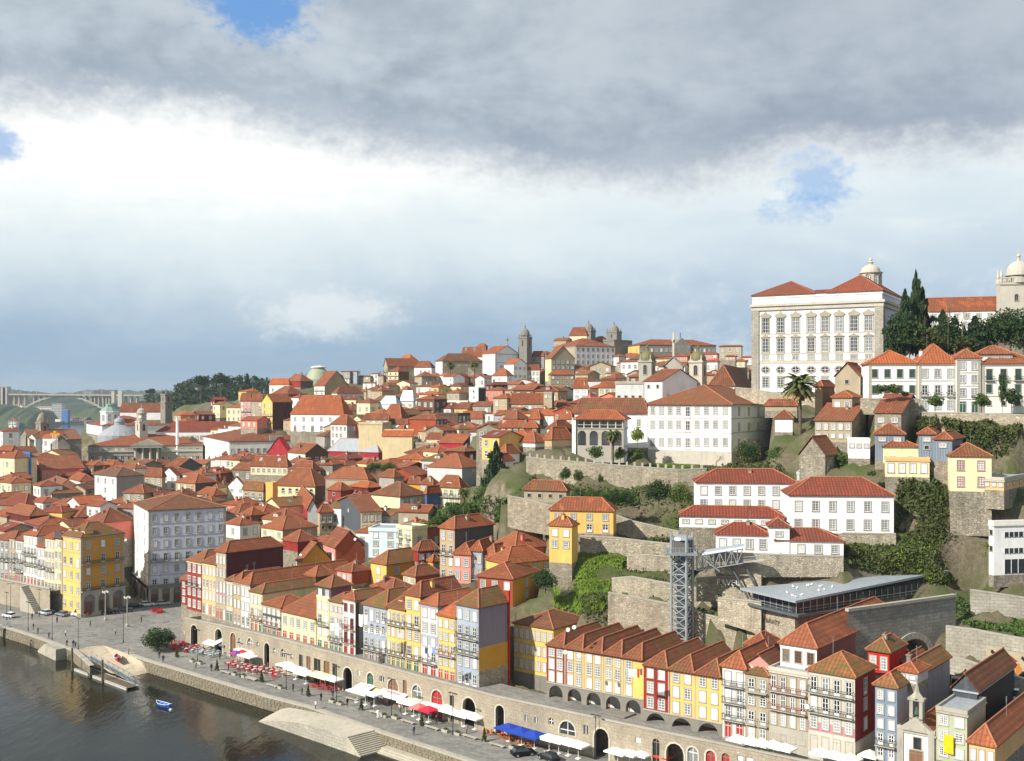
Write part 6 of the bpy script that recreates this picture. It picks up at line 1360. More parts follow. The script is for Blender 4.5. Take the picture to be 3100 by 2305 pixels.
def limit(x,y):
 px=CX+FP*x/y;p=px[:,None];l=p<FT[None,:,1]
 tl=(FT[None,:,1]-p)/np.maximum(1e-3,FT[:,1]-FT[:,0])[None];tr=(p-FT[None,:,1])/np.maximum(1e-3,FT[:,2]-FT[:,1])[None]
 Df=FT[None,:,4]+np.where(l,tl*(FT[:,5]-FT[:,4])[None],tr*(FT[:,6]-FT[:,4])[None]);inn=(p>FT[None,:,0]-3)&(p<FT[None,:,2]+3)&(y[:,None]<Df+FT[None,:,7])
 return(np.where(inn,CAMZ-(CAMZ-FT[None,:,3])*np.minimum(y[:,None]/Df,1.0),1e6).min(1)+.8)
def ground_z(x,y):
 x=np.atleast_1d(np.asarray(x,float));y=np.atleast_1d(np.asarray(y,float));out=np.empty(len(x))
 for i in range(0,len(x),4000):
  d2=(x[i:i+4000,None]-BP[None,:,0])**2+(y[i:i+4000,None]-BP[None,:,1])**2+1.5
  w=d2**-2.2;out[i:i+4000]=np.minimum((w*BP[None,:,2]).sum(1)/w.sum(1),limit(x[i:i+4000],y[i:i+4000]))
 return out
def shore(y):return np.interp(y,[0,290,366,480,560,700,900,1350,2000],[-150,-142,-220,-300,-322,-330,-345,-540,-800])
mb_t=MB()
ys=list(np.arange(176,360,3.0))+list(np.arange(360,700,7.0))+list(np.arange(700,1500,25.))
tt=np.linspace(-.62,.62,190);V=[];
XX,YY=np.meshgrid(tt,np.array(ys));XX=XX*YY
Z=ground_z(XX.ravel(),YY.ravel()).reshape(XX.shape)-1.0
rng=np.random.default_rng(3)
Z+=rng.normal(0,.25,Z.shape)
sh=shore(YY);Z=np.where(XX<sh,-7.0,Z);Z=np.where(XX<sh+12,np.minimum(Z,.0),Z)
for poly_off,zc in((10.5,-1.4),):
 mp=offset(MURO,poly_off);mx=np.array([p[0]for p in mp]);my=np.array([p[1]for p in mp])
 lim=np.interp(XX,mx,my);Z=np.where((YY<lim)&(XX<90)&(XX>-104),zc,Z)
Z=np.where((XX>-250)&(XX<-60)&(YY<np.interp(XX,[-215,-129,-121,-116,-95,-60],[378,313,308,338,345,345])),-1.4,Z)
Z=np.where(YY<np.interp(XX,[-215,-137,-80,0,60,90,130],[372,322,278,200,165,150,150]),-7,Z)
ny,nx=XX.shape
mb_t.v=[(float(a),float(b),float(c))for a,b,c in zip(XX.ravel(),YY.ravel(),Z.ravel())]
mb_t.f=[(j*nx+i,j*nx+i+1,(j+1)*nx+i+1,(j+1)*nx+i)for j in range(ny-1)for i in range(nx-1)];mb_t.m=[0]*len(mb_t.f)
def mat_terrain():
 t=NT('terrain');g=t.n('ShaderNodeNewGeometry');s=t.n('ShaderNodeSeparateXYZ');t.l(g.outputs['Normal'],s.inputs[0]);uv=t.coord('Object')
 nz=t.noise(uv,.12,6,.7);f=t.noise(uv,1.1,5,.7);st=t.m('ADD',s.outputs[2],t.m('MULTIPLY',t.m('SUBTRACT',nz,.5),.9))
 rock=t.mix(t.ramp(f,.35,.65),(.30,.255,.19),(.14,.12,.085));veg=t.mix(t.ramp(f,.35,.7),(.05,.07,.02),(.085,.10,.03));earth=t.mix(t.ramp(f,.3,.7),(.19,.15,.105),(.09,.075,.05))
 col=t.mix(t.ramp(st,.45,.75),rock,veg);col=t.mix(t.ramp(t.noise(uv,.11,6),.40,.58,0,.85),col,earth)
 t.col(col);t.set('Roughness',.95);t.bump(f,.8,.4);return t.mat
_M['terrain']=mat_terrain()
structure(mb_t.obj('terrain',['terrain'],uv=False,smooth=True))
def short(l):
 for k in(' with ',' under ',' beside ',' left of ',' right of ',' below ',' above ',' behind ',' between ',' on the ',' in the ',' at the ',' and ',' next to ',' among '):
  if k in l:l=l.split(k)[0]
 return ' '.join(l.split()[:5])
USED=set(o['label']for o in COL.objects if o.get('label'))
EXPL=list(RECTS);CEN=[((r[0]+r[1])/2,(r[2]+r[3])/2,short(r[8]))for r in EXPL]
NAMES_={}
for c in CEN:NAMES_[c[2]]=NAMES_.get(c[2],0)+1
CEN=[c for c in CEN if NAMES_[c[2]]==1]
WN={'offwhite':'off-white','cream':'cream','stoneplaster':'stone-grey','tan':'tan','grey':'grey','paleyellow':'pale yellow','salmon':'salmon','palegrey':'pale grey','brick':'brick-red','white':'white','yellow':'yellow','darkred':'dark red','brown':'brown','greyblue':'grey-blue','stone_old':'rough stone'}
FW=list(WN);FWP=[5,3,5,3,3,3,2,3,2,4,2,2,2,1,3]
FR_=['roof','roof','roof','roof_new','roof_edge','roof_moss','roof_dark']
RN={'roof':'terracotta','roof_new':'bright orange','roof_edge':'weathered','roof_moss':'mossy','roof_dark':'dark red'}
def filler(x,y,rnd,cnt):
 a=rnd.choice([38,45,50,55,62,70])+rnd.uniform(-4,4);ar=R(a)
 lr,ll=rnd.uniform(6,10.5),rnd.uniform(6,11.5);H=rnd.choice([4.5,5.5,6.5,7.5])*(1 if y<420 else 1.1)
 z=float(ground_z([x],[y])[0])
 def pxy(X,Y,Zz):return CX+FP*X/Y,CY+FP*(CAMZ-Zz)/Y
 u=Vector((math.cos(ar),math.sin(ar)));v=Vector((-math.sin(ar),math.cos(ar)));c0=Vector((x,y))-(u*lr+v*ll)/2
 cs=[c0,c0+u*lr,c0+v*ll]
 xs=[pxy(p.x,p.y,z)[0]for p in cs];px0,px1=min(xs),max(xs)
 rise=.21*min(lr,ll)+.2
 for tries in range(4):
  top=pxy(c0 .x,c0 .y,z+H+rise*.55)[1];bad=False
  for(a0,a1,t0,b0,D,cx_,cy_,rad,lb)in EXPL:
   if D>c0 .y+2 and a0+4<px1 and a1-4>px0 and top<b0-(b0-t0)*.42 and pxy(c0 .x,c0 .y,z)[1]>t0:bad=True;break
  if not bad:break
  H-=1.3
  if H<3.0:return False
 if bad:return False
 top2=pxy(c0 .x,c0 .y,z+H+rise)[1];vis=0
 for fx in(.1,.3,.5,.7,.9):
  X_=px0+(px1-px0)*fx
  for Y_ in(top2+4,(top+pxy(c0 .x,c0 .y,z)[1])/2):
   if not any(D<c0 .y-2 and a0<X_<a1 and t0-6<Y_ for(a0,a1,t0,b0,D,*_r)in RECTS):vis+=1
 if vis<2:return False
 wl=rnd.choices(FW,FWP)[0];rc=rnd.choice(FR_);st=max(1,int(H/2.8))
 pxc,pyc=pxy(x,y,z+H);best=min(CEN,key=lambda c:(c[0]-pxc)**2+(c[1]-pyc)**2);dx,dy=pxc-best[0],pyc-best[1]
 rel=('right of' if dx>0 else 'left of')if abs(dx)>abs(dy)*1.2 else('in front of' if dy>0 else 'behind')
 base=f'{WN[wl]} house with {RN[rc]} roof {rel} the {best[2]}'
 for pre in('small','low','plain','squat','little','broad','modest','old','narrow','humble','tidy','worn'):
  lab=f'{pre} {base}'
  if lab not in USED:break
 if len(lab.split())>16:lab=lab.replace(' house with','').replace(' roof ','-roofed house ')
 USED.add(lab)
 use('S');p=c0;D=p.y
 house(lab,px0,CX+FP*p.x/p.y,px1,pxy(p.x,p.y,z+H)[1],pxy(p.x,p.y,z)[1],D=D,a=a,wall=wl,rc=rc,name='hillside_house',L=(max(2,int(ll/3.2)),'s'*st),R_=(max(1,int(lr/3.5)),'s'*st)if rnd.random()<.6 else None,group='lesser houses packed on the hillside',chim=1 if rnd.random()<.4 else 0,roof=rnd.choice(['hip','hip','gx','gy','hx']),lod=1,ext=13,skyl=1 if rnd.random()<.25 else 0,dorm=1 if rnd.random()<.12 and y<450 else 0)
 return True
def fill():
 rnd=random.Random(11);n=0
 foot=[(r[5],r[6],r[7])for r in RECTS]
 y=288.0
 while y<640:
  lo=-.46*y if y>330 else-.25*y;hi=np.interp(y,[288,300,330,400,640],[-.02,-.02,.10,.20,.20])*y
  if y<300:lo=-.2*y
  if y>520:lo=-.30*y
  x=lo+rnd.uniform(0,5)
  while x<hi:
   X,Y=x+rnd.uniform(-2,2),y+rnd.uniform(-2,2);px=CX+FP*X/Y
   ok=all((X-a)**2+(Y-b)**2>(min(r,11)*.62+3.6)**2 for a,b,r in foot)
   if 560<px<950 and 325<Y<350:ok=ok
   if ok and not(330<px<640 and Y<345):
    if filler(X,Y,rnd,n):foot.append((X,Y,6.5));n+=1
   x+=6.5 if y<480 else 9
  y+=7 if y<480 else 10
 print('fillers',n)
fill()
use('H')
def fpt_h(hd,x,y):return fpt(hd,'R',x,y)
def textmesh(name,cu,parent):
 t=bpy.data.objects.new('t',cu);COL.objects.link(t);me=bpy.data.meshes.new_from_object(t);bpy.data.objects.remove(t);return link(name,me,parent)
for k in range(3):
 s,z=fpt_h(MBD,1365,(465,550,632)[k]);q=MB();w=9 if k<2 else 13;hh=(.9,.9,2.6)[k];q.box((s,-.12,z-hh/2),(s+w,-.02,z+hh/2));q.obj('ribbon_window',['pane_dark'],MBD[0])
 for j in range(9):q=MB();q.box((s+w*j/9-.05,-.17,z-hh/2),(s+w*j/9+.05,-.1,z+hh/2));q.obj('mullion',['sash'],MBD[0])
use('G')
DL=205.;base=P(1240,960,DL);lt=thing('lift_tower','grey steel lattice lift tower with glass cabin at the top','lift tower',base)
zz=lambda y:P(1240,y,DL).z-base.z;sc=.45714*DL/FP;wx=75*sc;wy=5.0;zt=zz(270)
cols=[(-wx,0),(wx*.30,-1.2),(wx,wy*.4),(-wx*.3,wy)]
cols=[(-wx,0),(wx*.22,-1.4),(wx,1.6),(-wx*.22,3.0)]
for c in cols:m=MB();m.bar((*c,-4),(*c,zz(145)),.27,0,8);m.obj('column',['steel'],lt)
nb=9
for i in range(4):
 a,b=cols[i],cols[(i+1)%4]
 for k in range(nb+1):
  z=zz(905)+(zt-zz(905))*k/nb;m=MB();m.bar((*a,z),(*b,z),.13,0,4);m.obj('tie',['steel'],lt)
  if k<nb:
   z2=z+(zt-zz(905))/nb;m=MB();m.bar((*a,z),(*b,z2),.10,0,4);m.obj('brace',['steel'],lt);m=MB();m.bar((*b,z),(*a,z2),.10,0,4);m.obj('brace',['steel'],lt)
m=MB();x0=(1130-1240)*sc;m.box((x0,-2.4,zz(270)-.25),((1325-1240)*sc,3.6,zz(270)+.15));m.obj('platform',['steel'],lt)
m=MB();X1=(1325-1240)*sc
for(p,q)in(((x0,-2.4),(X1,-2.4)),((x0,-2.4),(x0,3.6)),((X1,-2.4),(X1,3.6))):
 m.bar((*p,zz(228)),(*q,zz(228)),.06);
 for k in range(9):a=Vector((*p,0)).lerp(Vector((*q,0)),k/8);m.bar((a.x,a.y,zz(270)),(a.x,a.y,zz(228)),.05)
m.obj('railing',['steel'],lt)
m=MB();m.box((-wx*.72,-.7,zz(268)),(wx*.72,2.4,zz(185)));m.obj('cabin',['#6d6a68'],lt);m=MB();m.lathe([(2.1,zz(185)),(1.9,zz(170)),(1.2,zz(160)),(.1,zz(156))],10,0,(0,.9));m.obj('cabin_roof',['steel'],lt)
m=MB();m.box((-.9,.2,-3),(.9,1.6,zz(300)));m.obj('lift_shaft',['steel_dark'],lt)
br=thing('lift_bridge','steel truss footbridge with curved roof from the lift to the slope','bridge',P(1330,390,206));b0=Vector(br.location);e1=P(1640,340,204)-b0;
u=Vector((e1 .x,e1 .y,0));L_=u.length;u.normalize();nrm=Vector((-u.y,u.x,0));slope=Vector((0,0,e1 .z/L_));up=Vector((0,0,1))
def bp(s,w,z):return u*s+nrm*w+up*z+slope*s
for w in(0,2.4):
 for z in(0,2.7):m=MB();m.bar(bp(0,w,z),bp(L_,w,z),.13);m.obj('chord',['steel'],br)
 for k in range(8):
  s0,s1=L_*k/8,L_*(k+1)/8;m=MB();m.bar(bp(s0,w,0),bp(s0,w,2.7),.09);m.obj('post',['steel'],br);m=MB();m.bar(bp(s0,w,0 if k%2 else 2.7),bp(s1,w,2.7 if k%2 else 0),.09);m.obj('diagonal',['steel'],br)
m=MB();m.grid([bp(0,0,.1),bp(L_,0,.1),bp(L_,2.4,.1),bp(0,2.4,.1)],[(0,1,2,3)]);m.obj('deck',['steel_dark'],br)
m=MB();n=6;pr=[(1.2-1.5*math.cos(math.pi*k/n),2.75+.75*math.sin(math.pi*k/n))for k in range(n+1)]
for(w0,z0),(w1,z1)in zip(pr,pr[1:]):m.face([bp(L_*.12,w0,z0),bp(L_*1.02,w0,z0),bp(L_*1.02,w1,z1),bp(L_*.12,w1,z1)])
m.obj('curved_roof',['zinc'],br)
for s,dx in((L_*.72,3.4),(L_*1.0,3.2)):m=MB();m.bar(bp(s,1.2,0),bp(s+dx,1.2,-7.0),.2,0,6);m.obj('strut',['steel_dark'],br)
m=MB();m.bar(bp(-.5,-.6,4.2),bp(4.4,-.6,-.6),.12);m.bar(bp(-.5,-1.8,4.2),bp(4.4,-1.8,-.6),.12);m.obj('stair_stringer',['steel'],br)
for k in range(14):t=k/13;p0,p1=bp(-.5+4.9*t,-.6,4.2-4.8*t),bp(-.5+4.9*t,-1.8,4.2-4.8*t);m=MB();m.bar(p0,p1,.12);m.obj('stair_tread',['steel_dark'],br)
m=MB();pz=bp(L_,0,0);use('H');q1=P(110,605,201)-b0;m.grid([bp(L_,0,.05),q1+up*.0,q1+nrm*3,bp(L_,2.4,.05)],[(0,1,2,3)]);m.obj('landing_deck',['concrete'],br)
m=MB();m.bar(bp(L_,0,1.1),q1+up*1.1,.06);m.bar(bp(L_,0,.6),q1+up*.6,.05);m.obj('landing_rail',['steel'],br)
use('G');retwall('shaded stone wall under the footbridge painted with white letters',[(1330,440,211),(1480,430,209),(1760,425,205)],[560,560,560],'stone')
cu=bpy.data.curves.new('lettering','FONT');cu.body='FAVELA';cu.size=1.55;cu.extrude=.01;cu.space_character=1.0;cu.materials.append(MAT('sash'));pl=P(1460,480,208.3)
wall_=[o for o in COL.objects if o.get('label','').startswith('shaded stone wall under')][0]
o=textmesh('lettering',cu,wall_);o.location=pl-wall_.location+Vector((0,-.55,0));o.rotation_euler=(math.pi/2,0,math.atan2(-2,11));
use('H')
rs=thing('glass_restaurant','modern glass restaurant with flat wedge-shaped zinc roof above the tunnel','restaurant',P(275,890,188));b0=Vector(rs.location);up=Vector((0,0,1))
N_,Lf,Rt=P(275,812,188)-b0,P(-16,742,200)-b0,P(1085,722,214)-b0
zt=N_.z;Lf.z=zt+.1;Rt.z=zt+1.2;Bk=(Lf+Rt)*.5+Vector((6,14,0));Bk.z=zt+.8
m=MB();slab_face(m,[N_,Rt,Lf],.4);m.obj('roof',['zinc'],rs)
n_,l_,r_=P(275,888,190)-b0,P(52,848,200)-b0,P(1000,840,211)-b0;n_=Vector((n_.x,n_.y,0));l_=Vector((l_.x,l_.y,0));r_=Vector((r_.x,r_.y,0))
H_=zt-.45
for(a,b,n)in((l_,n_,7),(n_,r_,22)):
 for k in range(n):
  p,q=a.lerp(b,k/n),a.lerp(b,(k+1)/n);m=MB();m.face([p,q,q+up*H_,p+up*H_]);m.obj('glass_pane',['pane_dark'],rs)
  m=MB();d=(q-p).normalized();o_=Vector((d.y,-d.x,0))*.12;m.bar(p+o_,p+o_+up*H_,.09);m.obj('mullion',['steel'],rs)
 m=MB();d=(b-a).normalized();o_=Vector((d.y,-d.x,0));m.bar(a+o_*.9+up*1.0,b+o_*.9+up*1.0,.05);m.bar(a+o_*.9+up*.5,b+o_*.9+up*.5,.04);m.obj('handrail',['steel'],rs)
m=MB();c=(l_+r_)*.5+Vector((2,6,0));oN=n_+Vector((0,-1.6,0));oL=l_+Vector((-1.2,-.8,0));oR=n_.lerp(r_,.42)+Vector((1,-1.2,0));slab_face(m,[oN,oR,n_.lerp(r_,.45)+Vector((-4,8,0)),oL+Vector((2,4,0)),oL],.4);m.obj('terrace_slab',['steel_dark'],rs)
m=MB();m.face([l_+Vector((.3,.5,0)),n_+Vector((0,.5,0)),n_+Vector((0,.5,-8)),l_+Vector((.3,.5,-8))]);m.face([n_+Vector((0,.5,0)),r_+Vector((0,.5,0)),r_+Vector((0,.5,-8)),n_+Vector((0,.5,-8))]);m.obj('plinth',['stone'],rs)
m=MB()
for k in range(26):
 t=random.random();p=N_.lerp(Lf,t).lerp(Rt,random.uniform(.02,.35));
 g_=MB();g_.lathe([(.05,0),(.16,.12),(.12,.25),(.04,.34)],6);gu=g_.obj('gull',['offwhite'],None,(p.x+b0 .x,p.y+b0 .y,zt+b0 .z+.1))if k<0 else None
g_=MB();g_.lathe([(.03,0),(.13,.08),(.15,.16),(.08,.24)],8);g_.bar((-.28,0,.12),(.12,0,.16),.07,0,5,.1);g_.bar((.1,0,.22),(.2,0,.34),.06,0,5);g_.bar((.2,0,.33),(.34,0,.31),.02,1,4);gm=g_.mesh('gull',['offwhite','#c8901c'])
rnd=random.Random(4)
for k in range(14):
 s=rnd.uniform(0,1);p=P(60+s*500,765+abs(rnd.gauss(0,12))+8,196);q=N_.lerp(Lf,rnd.uniform(.1,.8)).lerp(Rt,rnd.uniform(.03,.3));nx_=(Rt-N_).cross(Lf-N_).normalized();zq=N_.z-((q.x-N_.x)*nx_.x+(q.y-N_.y)*nx_.y)/nx_.z
 o=link('gull',gm,None,(q.x+b0 .x,q.y+b0 .y,zq+b0 .z+.02));o.rotation_euler=(0,0,rnd.uniform(0,6));o.scale=(1.2,)*3;tag(o,'white gull resting on the flat zinc roof of the glass restaurant','gull','gulls on the zinc roof')
gl=thing('glass_screen','glass wind screens on the terrace above the restaurant roof','screen',P(255,735,203));b1=Vector(gl.location)
for(xa,xb,y0,y1,D)in((300,445,672,700,206),(445,580,655,690,208)):
 n=4
 for k in range(n):
  p,q=P(xa+(xb-xa)*k/n,y1,D)-b1,P(xa+(xb-xa)*(k+1)/n,y1,D)-b1;hh=P(xa,y0,D).z-P(xa,y1,D).z;m=MB();m.face([p,q,q+up*hh,p+up*hh]);m.obj('pane',['pane_mid'],gl);m=MB();m.bar(p,p+up*hh,.06);m.obj('post',['sash'],gl)
a,b=P(545,868,183.5),P(1112,790,197);b.z=a.z;d=b-a;ln=math.hypot(d.x,d.y);ang=math.atan2(d.y,d.x)
tn=thing('tunnel_portal','big blackened ashlar wall with a road tunnel arch','tunnel',(a.x,a.y,12.8),ang);tx=lambda px:solve(a.x,a.y,d.x/ln,d.y/ln,px);u0,u1=tx(sx(785)),tx(sx(985));um=(u0+u1)/2;Dm=a.y+d.y/ln*um
zc=CAMZ-(sy(1010)-CY)/FP*Dm-12.8;r=(u1-u0)/2
m=arch_wall(ln,-2,a.z-12.8,[(u0,u1,-1.5,zc-r,'a')],9.0,0,1);m.obj('wall_face',['ashlar_dark','concrete'],tn)
for k in range(15):
 m=MB();a0,a1=math.pi*k/15+.01,math.pi*(k+1)/15-.01;pts=[]
 for yy in(-.25,.05):
  for rr,aa in((r,a0),(r+1.1,a0),(r+1.1,a1),(r,a1)):pts.append((um+rr*math.cos(aa),yy,zc-r+rr*math.sin(aa)))
 m.grid(pts,[(0,3,2,1),(0,4,7,3),(1,2,6,5),(0,1,5,4),(2,3,7,6)]);m.obj('voussoir',['granite'],tn)
m=MB();m.box((0,-.3,a.z-12.8),(ln,.5,a.z-12.3));m.obj('coping',['granite'],tn)
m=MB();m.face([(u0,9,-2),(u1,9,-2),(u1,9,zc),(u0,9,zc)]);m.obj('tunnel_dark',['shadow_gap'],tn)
m=MB();m.box((um+r+1.4,-.5,zc-r+.4),(um+r+2.1,-.1,zc-r+1.6));m.obj('signal_box',['offwhite'],tn)
m=MB();m.box((u1+.9,-4,-2),(u1+1.9,-.02,zc-r+.6));m.obj('wing_wall',['concrete'],tn)
R1=[P(785,1150,190),P(985,1150,194)]
m=MB();pts=[(48,190,12.9),(60,193,12.9),(75,190,12.7),(92,186,12.4),(125,172,12.2),(125,152,12.0),(95,160,12.0),(78,171,12.3),(62,180,12.7),(50,184,12.9)];m.face(pts);structure(m.obj('road',['asphalt']))
m=MB()
for k in range(5):p=Vector((70,181.5,12.6)).lerp(Vector((110,166,12.15)),k/4.6);q=p+Vector((2.6,-.98,-.04));m.face([(p.x,p.y-.08,p.z+.03),(q.x,q.y-.08,q.z+.03),(q.x,q.y+.08,q.z+.03),(p.x,p.y+.08,p.z+.03)]);structure(m.obj('lane_marking',['sash']));m=MB()
use('H');pb=P(1090,1222,181);bs=thing('bus_shelter','dark glass bus shelter by the tunnel road','bus shelter',(pb.x,pb.y,12.6),-.35)
m=MB();m.box((0,0,2.5),(8.2,1.7,2.65));m.obj('roof',['steel_dark'],bs)
for x in(0.1,4,8.1):m=MB();m.box((x-.05,1.5,0),(x+.05,1.6,2.5));m.obj('post',['steel_dark'],bs)
m=MB();m.face([(0,1.62,.3),(8.2,1.62,.3),(8.2,1.62,2.4),(0,1.62,2.4)]);m.obj('back_glass',['pane_dark'],bs)
m=MB();m.box((-.06,.1,.3),(.04,1.4,2.3));m.obj('poster',['#c8a63c'],bs);m=MB();m.box((3,1.0,.45),(7.5,1.4,.55));m.obj('bench',['steel'],bs)
m0,m1=P(1265,1045,185.5),P(1560,1110,182.5);d=m1-m0;ln=math.hypot(d.x,d.y);mu=thing('mural','painted mural of people on a cream panel along the road','mural',(m0 .x,m0 .y-.5,m0 .z-6.0),math.atan2(d.y,d.x));sl_=d.z/ln
hgt=5.4
m=MB();slab_face(m,[(0,-.1,6),(ln,-.1,6+d.z),(ln,-.1,6+d.z-hgt),(0,-.1,6-hgt)],.0);m.box((0,-.05,.6),(.01,.1,6));m.obj('panel',['#ddd3b8'],mu)
rnd=random.Random(8);cols_=['#3a2a26','#26262c','#4a5570','#8a4a28','#a83a22','#6a5a48','#c07a30']
for k in range(11):
 x=ln*(k+.6)/11.5;hh=rnd.uniform(1.8,3.2);zb=6+sl_*x-hgt+rnd.uniform(.3,1.4);w=rnd.uniform(.4,.75);m=MB();pr=[(-.5,0),(-.7,.45),(-1,.7),(-.5,.82),(-.35,.97),(0,1.03),(.35,.97),(.5,.82),(1,.66),(.7,.4),(.6,0),(.05,.4)]
 m.face([(x+a_*w,-.13-.002*k,zb+b_*hh)for a_,b_ in pr]);m.obj('painted_figure',[cols_[k%7]],mu)
for k in range(4):x=ln*(.1+.27*k);m=MB();m.face([(x,-.12,6+sl_*x-.3),(x+1.6,-.12,6+sl_*x-1.6),(x+1.2,-.12,6+sl_*x-2.1),(x-.2,-.12,6+sl_*x-.8)]);m.obj('painted_stroke',[cols_[(k*3+1)%7]],mu)
cu=bpy.data.curves.new('graffiti','FONT');cu.body='GRAVITY';cu.size=1.2;cu.shear=.3;cu.extrude=.01;cu.materials.append(MAT('shadow_gap'))
o=textmesh('graffiti',cu,rs);d=(n_-l_);o.location=l_.lerp(n_,.2)+Vector((0,.35,-3.0));o.rotation_euler=(math.pi/2,0,math.atan2(d.y,d.x))
use('A')
def hillstrip(name,pts,D,depth=300,seed=1,mat='farwood',rough=3.0):
 rnd=np.random.default_rng(seed);top=[P(x,y,D)for x,y in pts];n=60;m=MB();X=np.linspace(top[0].x,top[-1].x,n);zt=np.interp(X,[p.x for p in top],[p.z for p in top])+rnd.normal(0,rough,n)
 prof=[(0.,-5.),(.03,.25),(.12,.55),(.3,.85),(.5,1.0),(.8,.9),(1.,-5.)];k=len(prof)
 pts_=[]
 for i in range(n):
  for t,f in prof:
   z=-6 if f<0 else WZ+(zt[i]-WZ)*f+rnd.normal(0,rough*.4);pts_.append((X[i]*(1+t*depth/D*.3),D+t*depth+rnd.normal(0,3),z))
 m.grid(pts_,[(i*k+j,(i+1)*k+j,(i+1)*k+j+1,i*k+j+1)for i in range(n-1)for j in range(k-1)])
 return structure(m.obj(name,[mat],smooth=True))
hillstrip('hill',[(-900,300),(-300,330),(0,385),(120,395),(220,430),(250,520),(262,545)],2150,250,2)
hillstrip('hill',[(-900,180),(0,235),(100,245),(250,262),(330,300),(420,340),(600,420)],2900,500,3)
hillstrip('hill',[(150,262),(300,248),(420,236),(560,240),(700,236),(900,236),(1100,240),(1400,232),(1800,220)],3900,900,4,rough=6)
hillstrip('hill',[(560,462),(600,380),(660,330),(760,318),(840,345),(900,330),(1000,320),(1200,280),(1400,230),(1700,200)],2550,400,5)
hillstrip('hill',[(250,455),(400,440),(560,452),(700,455)],2480,80,6,'earth',1.0)
br=thing('arch_bridge','long concrete arch bridge across the distant river','bridge',P(525,470,2620));b0=Vector(br.location);DB=2620
def bp(x,y):q=P(x,y,DB-(x-525)*.28*.0)-b0;return q
n=24;xa,xb=190,862
def archz(x):t=(x-xa)/(xb-xa);return 385-113*(1-(2*t-1)**2)
for dy in(0,14):
 m=MB()
 for k in range(n):
  x0,x1=xa+(xb-xa)*k/n,xa+(xb-xa)*(k+1)/n;m.bar(bp(x0,archz(x0))+Vector((0,dy,0)),bp(x1,archz(x1))+Vector((0,dy,0)),2.9,0,4)
 m.obj('arch_rib',['granite'],br)
m=MB();a,b=bp(60,259),bp(1195,268);m.grid([a+Vector((0,-6,-2.2)),b+Vector((0,-6,-2.2)),b+Vector((0,-6,1.6)),a+Vector((0,-6,1.6)),b+Vector((0,20,1.6)),a+Vector((0,20,1.6)),a+Vector((0,20,-2.2)),b+Vector((0,20,-2.2))],[(0,1,2,3),(3,2,4,5),(0,6,7,1)]);m.obj('deck',['granite'],br)
for x in[208,283,330,380,665,715,760,790,822,860,886,910,938,1040,1090,1140,75,120,160]:
 yb=archz(x)if xa<x<xb else 380 if x>500 else 330
 if xa<x<xb and archz(x)<280:continue
 m=MB();p,q=bp(x,262),bp(x,yb);m.box((p.x-1.4,-2,q.z-4),(p.x+1.4,14,p.z));m.obj('pier',['granite'],br)
for x,y0,y1 in((52,205,328),(950,232,300),(1008,232,328),(40,205,328)):
 m=MB();p,q=bp(x,y0),bp(x,y1);w=5 if x!=950 else 3.5;m.box((p.x-w,-8,q.z-10),(p.x+w,-1,p.z));m.obj('pylon',['granite_light'],br)
for k in range(16):x=90+k*68;m=MB();p=bp(x,258);m.bar((p.x,7,p.z),(p.x,7,p.z+13),.45);m.obj('lamp_pole',['steel'],br)
def far_house(label,xl,xr,yt,yb,D,wall,roofc,rise=.0,cols=6,rows=4,group='distant houses across the river'):
 p=P(xl,yb,D);q=P(xr,yb,D);w=q.x-p.x;hh=P(xl,yt,D).z-p.z;t=thing('distant_building',label,'building',p,.0,group);m=MB();m.box((0,0,-8),(w,w*.6+6,hh));m.obj('wall',[wall],t)
 if rise:r_=roof_mesh('hip',w,w*.6+6,hh,rise,.8,False);r_.obj('roof',[roofc,'ridge'],t)
 else:m=MB();m.box((-.5,-.5,hh),(w+.5,w*.6+6.5,hh+1.2));m.obj('roof',[roofc],t)
 if rows:
  fh=hh/rows;sp=w/cols
  for i in range(rows):
   for k in range(cols):m=MB();m.box((sp*(k+.25),-.35,fh*(i+.25)),(sp*(k+.75),-.02,fh*(i+.75)));m.obj('window',['pane_dark'],t)
far_house('grey distant apartment slab of many floors by the far river',432,515,340,466,2420,'palegrey','roof_grey',0,7,9)
far_house('distant slab under blue scaffold netting by the far river',517,565,392,466,2410,'net_blue','roof_grey',0,0,0)
far_house('low white distant warehouse left of the grey slab',308,430,362,395,2700,'offwhite','roof_grey',0,8,2)
far_house('white distant house cluster below the arch',330,425,405,440,2600,'offwhite','roof',4,6,2)
far_house('pale distant house at the foot of the arch',245,310,440,500,2450,'offwhite','roof',4,4,2)
far_house('distant pink building at the left edge',-20,62,360,395,2400,'rose','roof',5,5,2)
far_house('distant red-roofed house among trees on the left bank',72,135,478,520,2140,'offwhite','roof_new',5,3,2)
far_house('distant white house on the left bank by the arch foot',110,185,315,360,2700,'cream','roof_new',5,5,2)
far_house('brown distant block on the horizon behind the bridge',785,945,225,262,3800,'brown','roof_grey',0,9,3)
far_house('distant grey block on the horizon left of brown one',690,770,232,262,3820,'grey','roof_grey',0,6,2)
far_house('tall distant tower block at the left edge behind the bridge',-30,58,200,330,3000,'stoneplaster','roof_grey',0,4,8)
far_house('small distant white house under the right arch foot',590,660,462,486,2460,'offwhite','roof',3,4,1)
far_house('long distant quay shed with pale wall under the arch',515,720,485,505,2430,'beige','concrete',0,14,1)
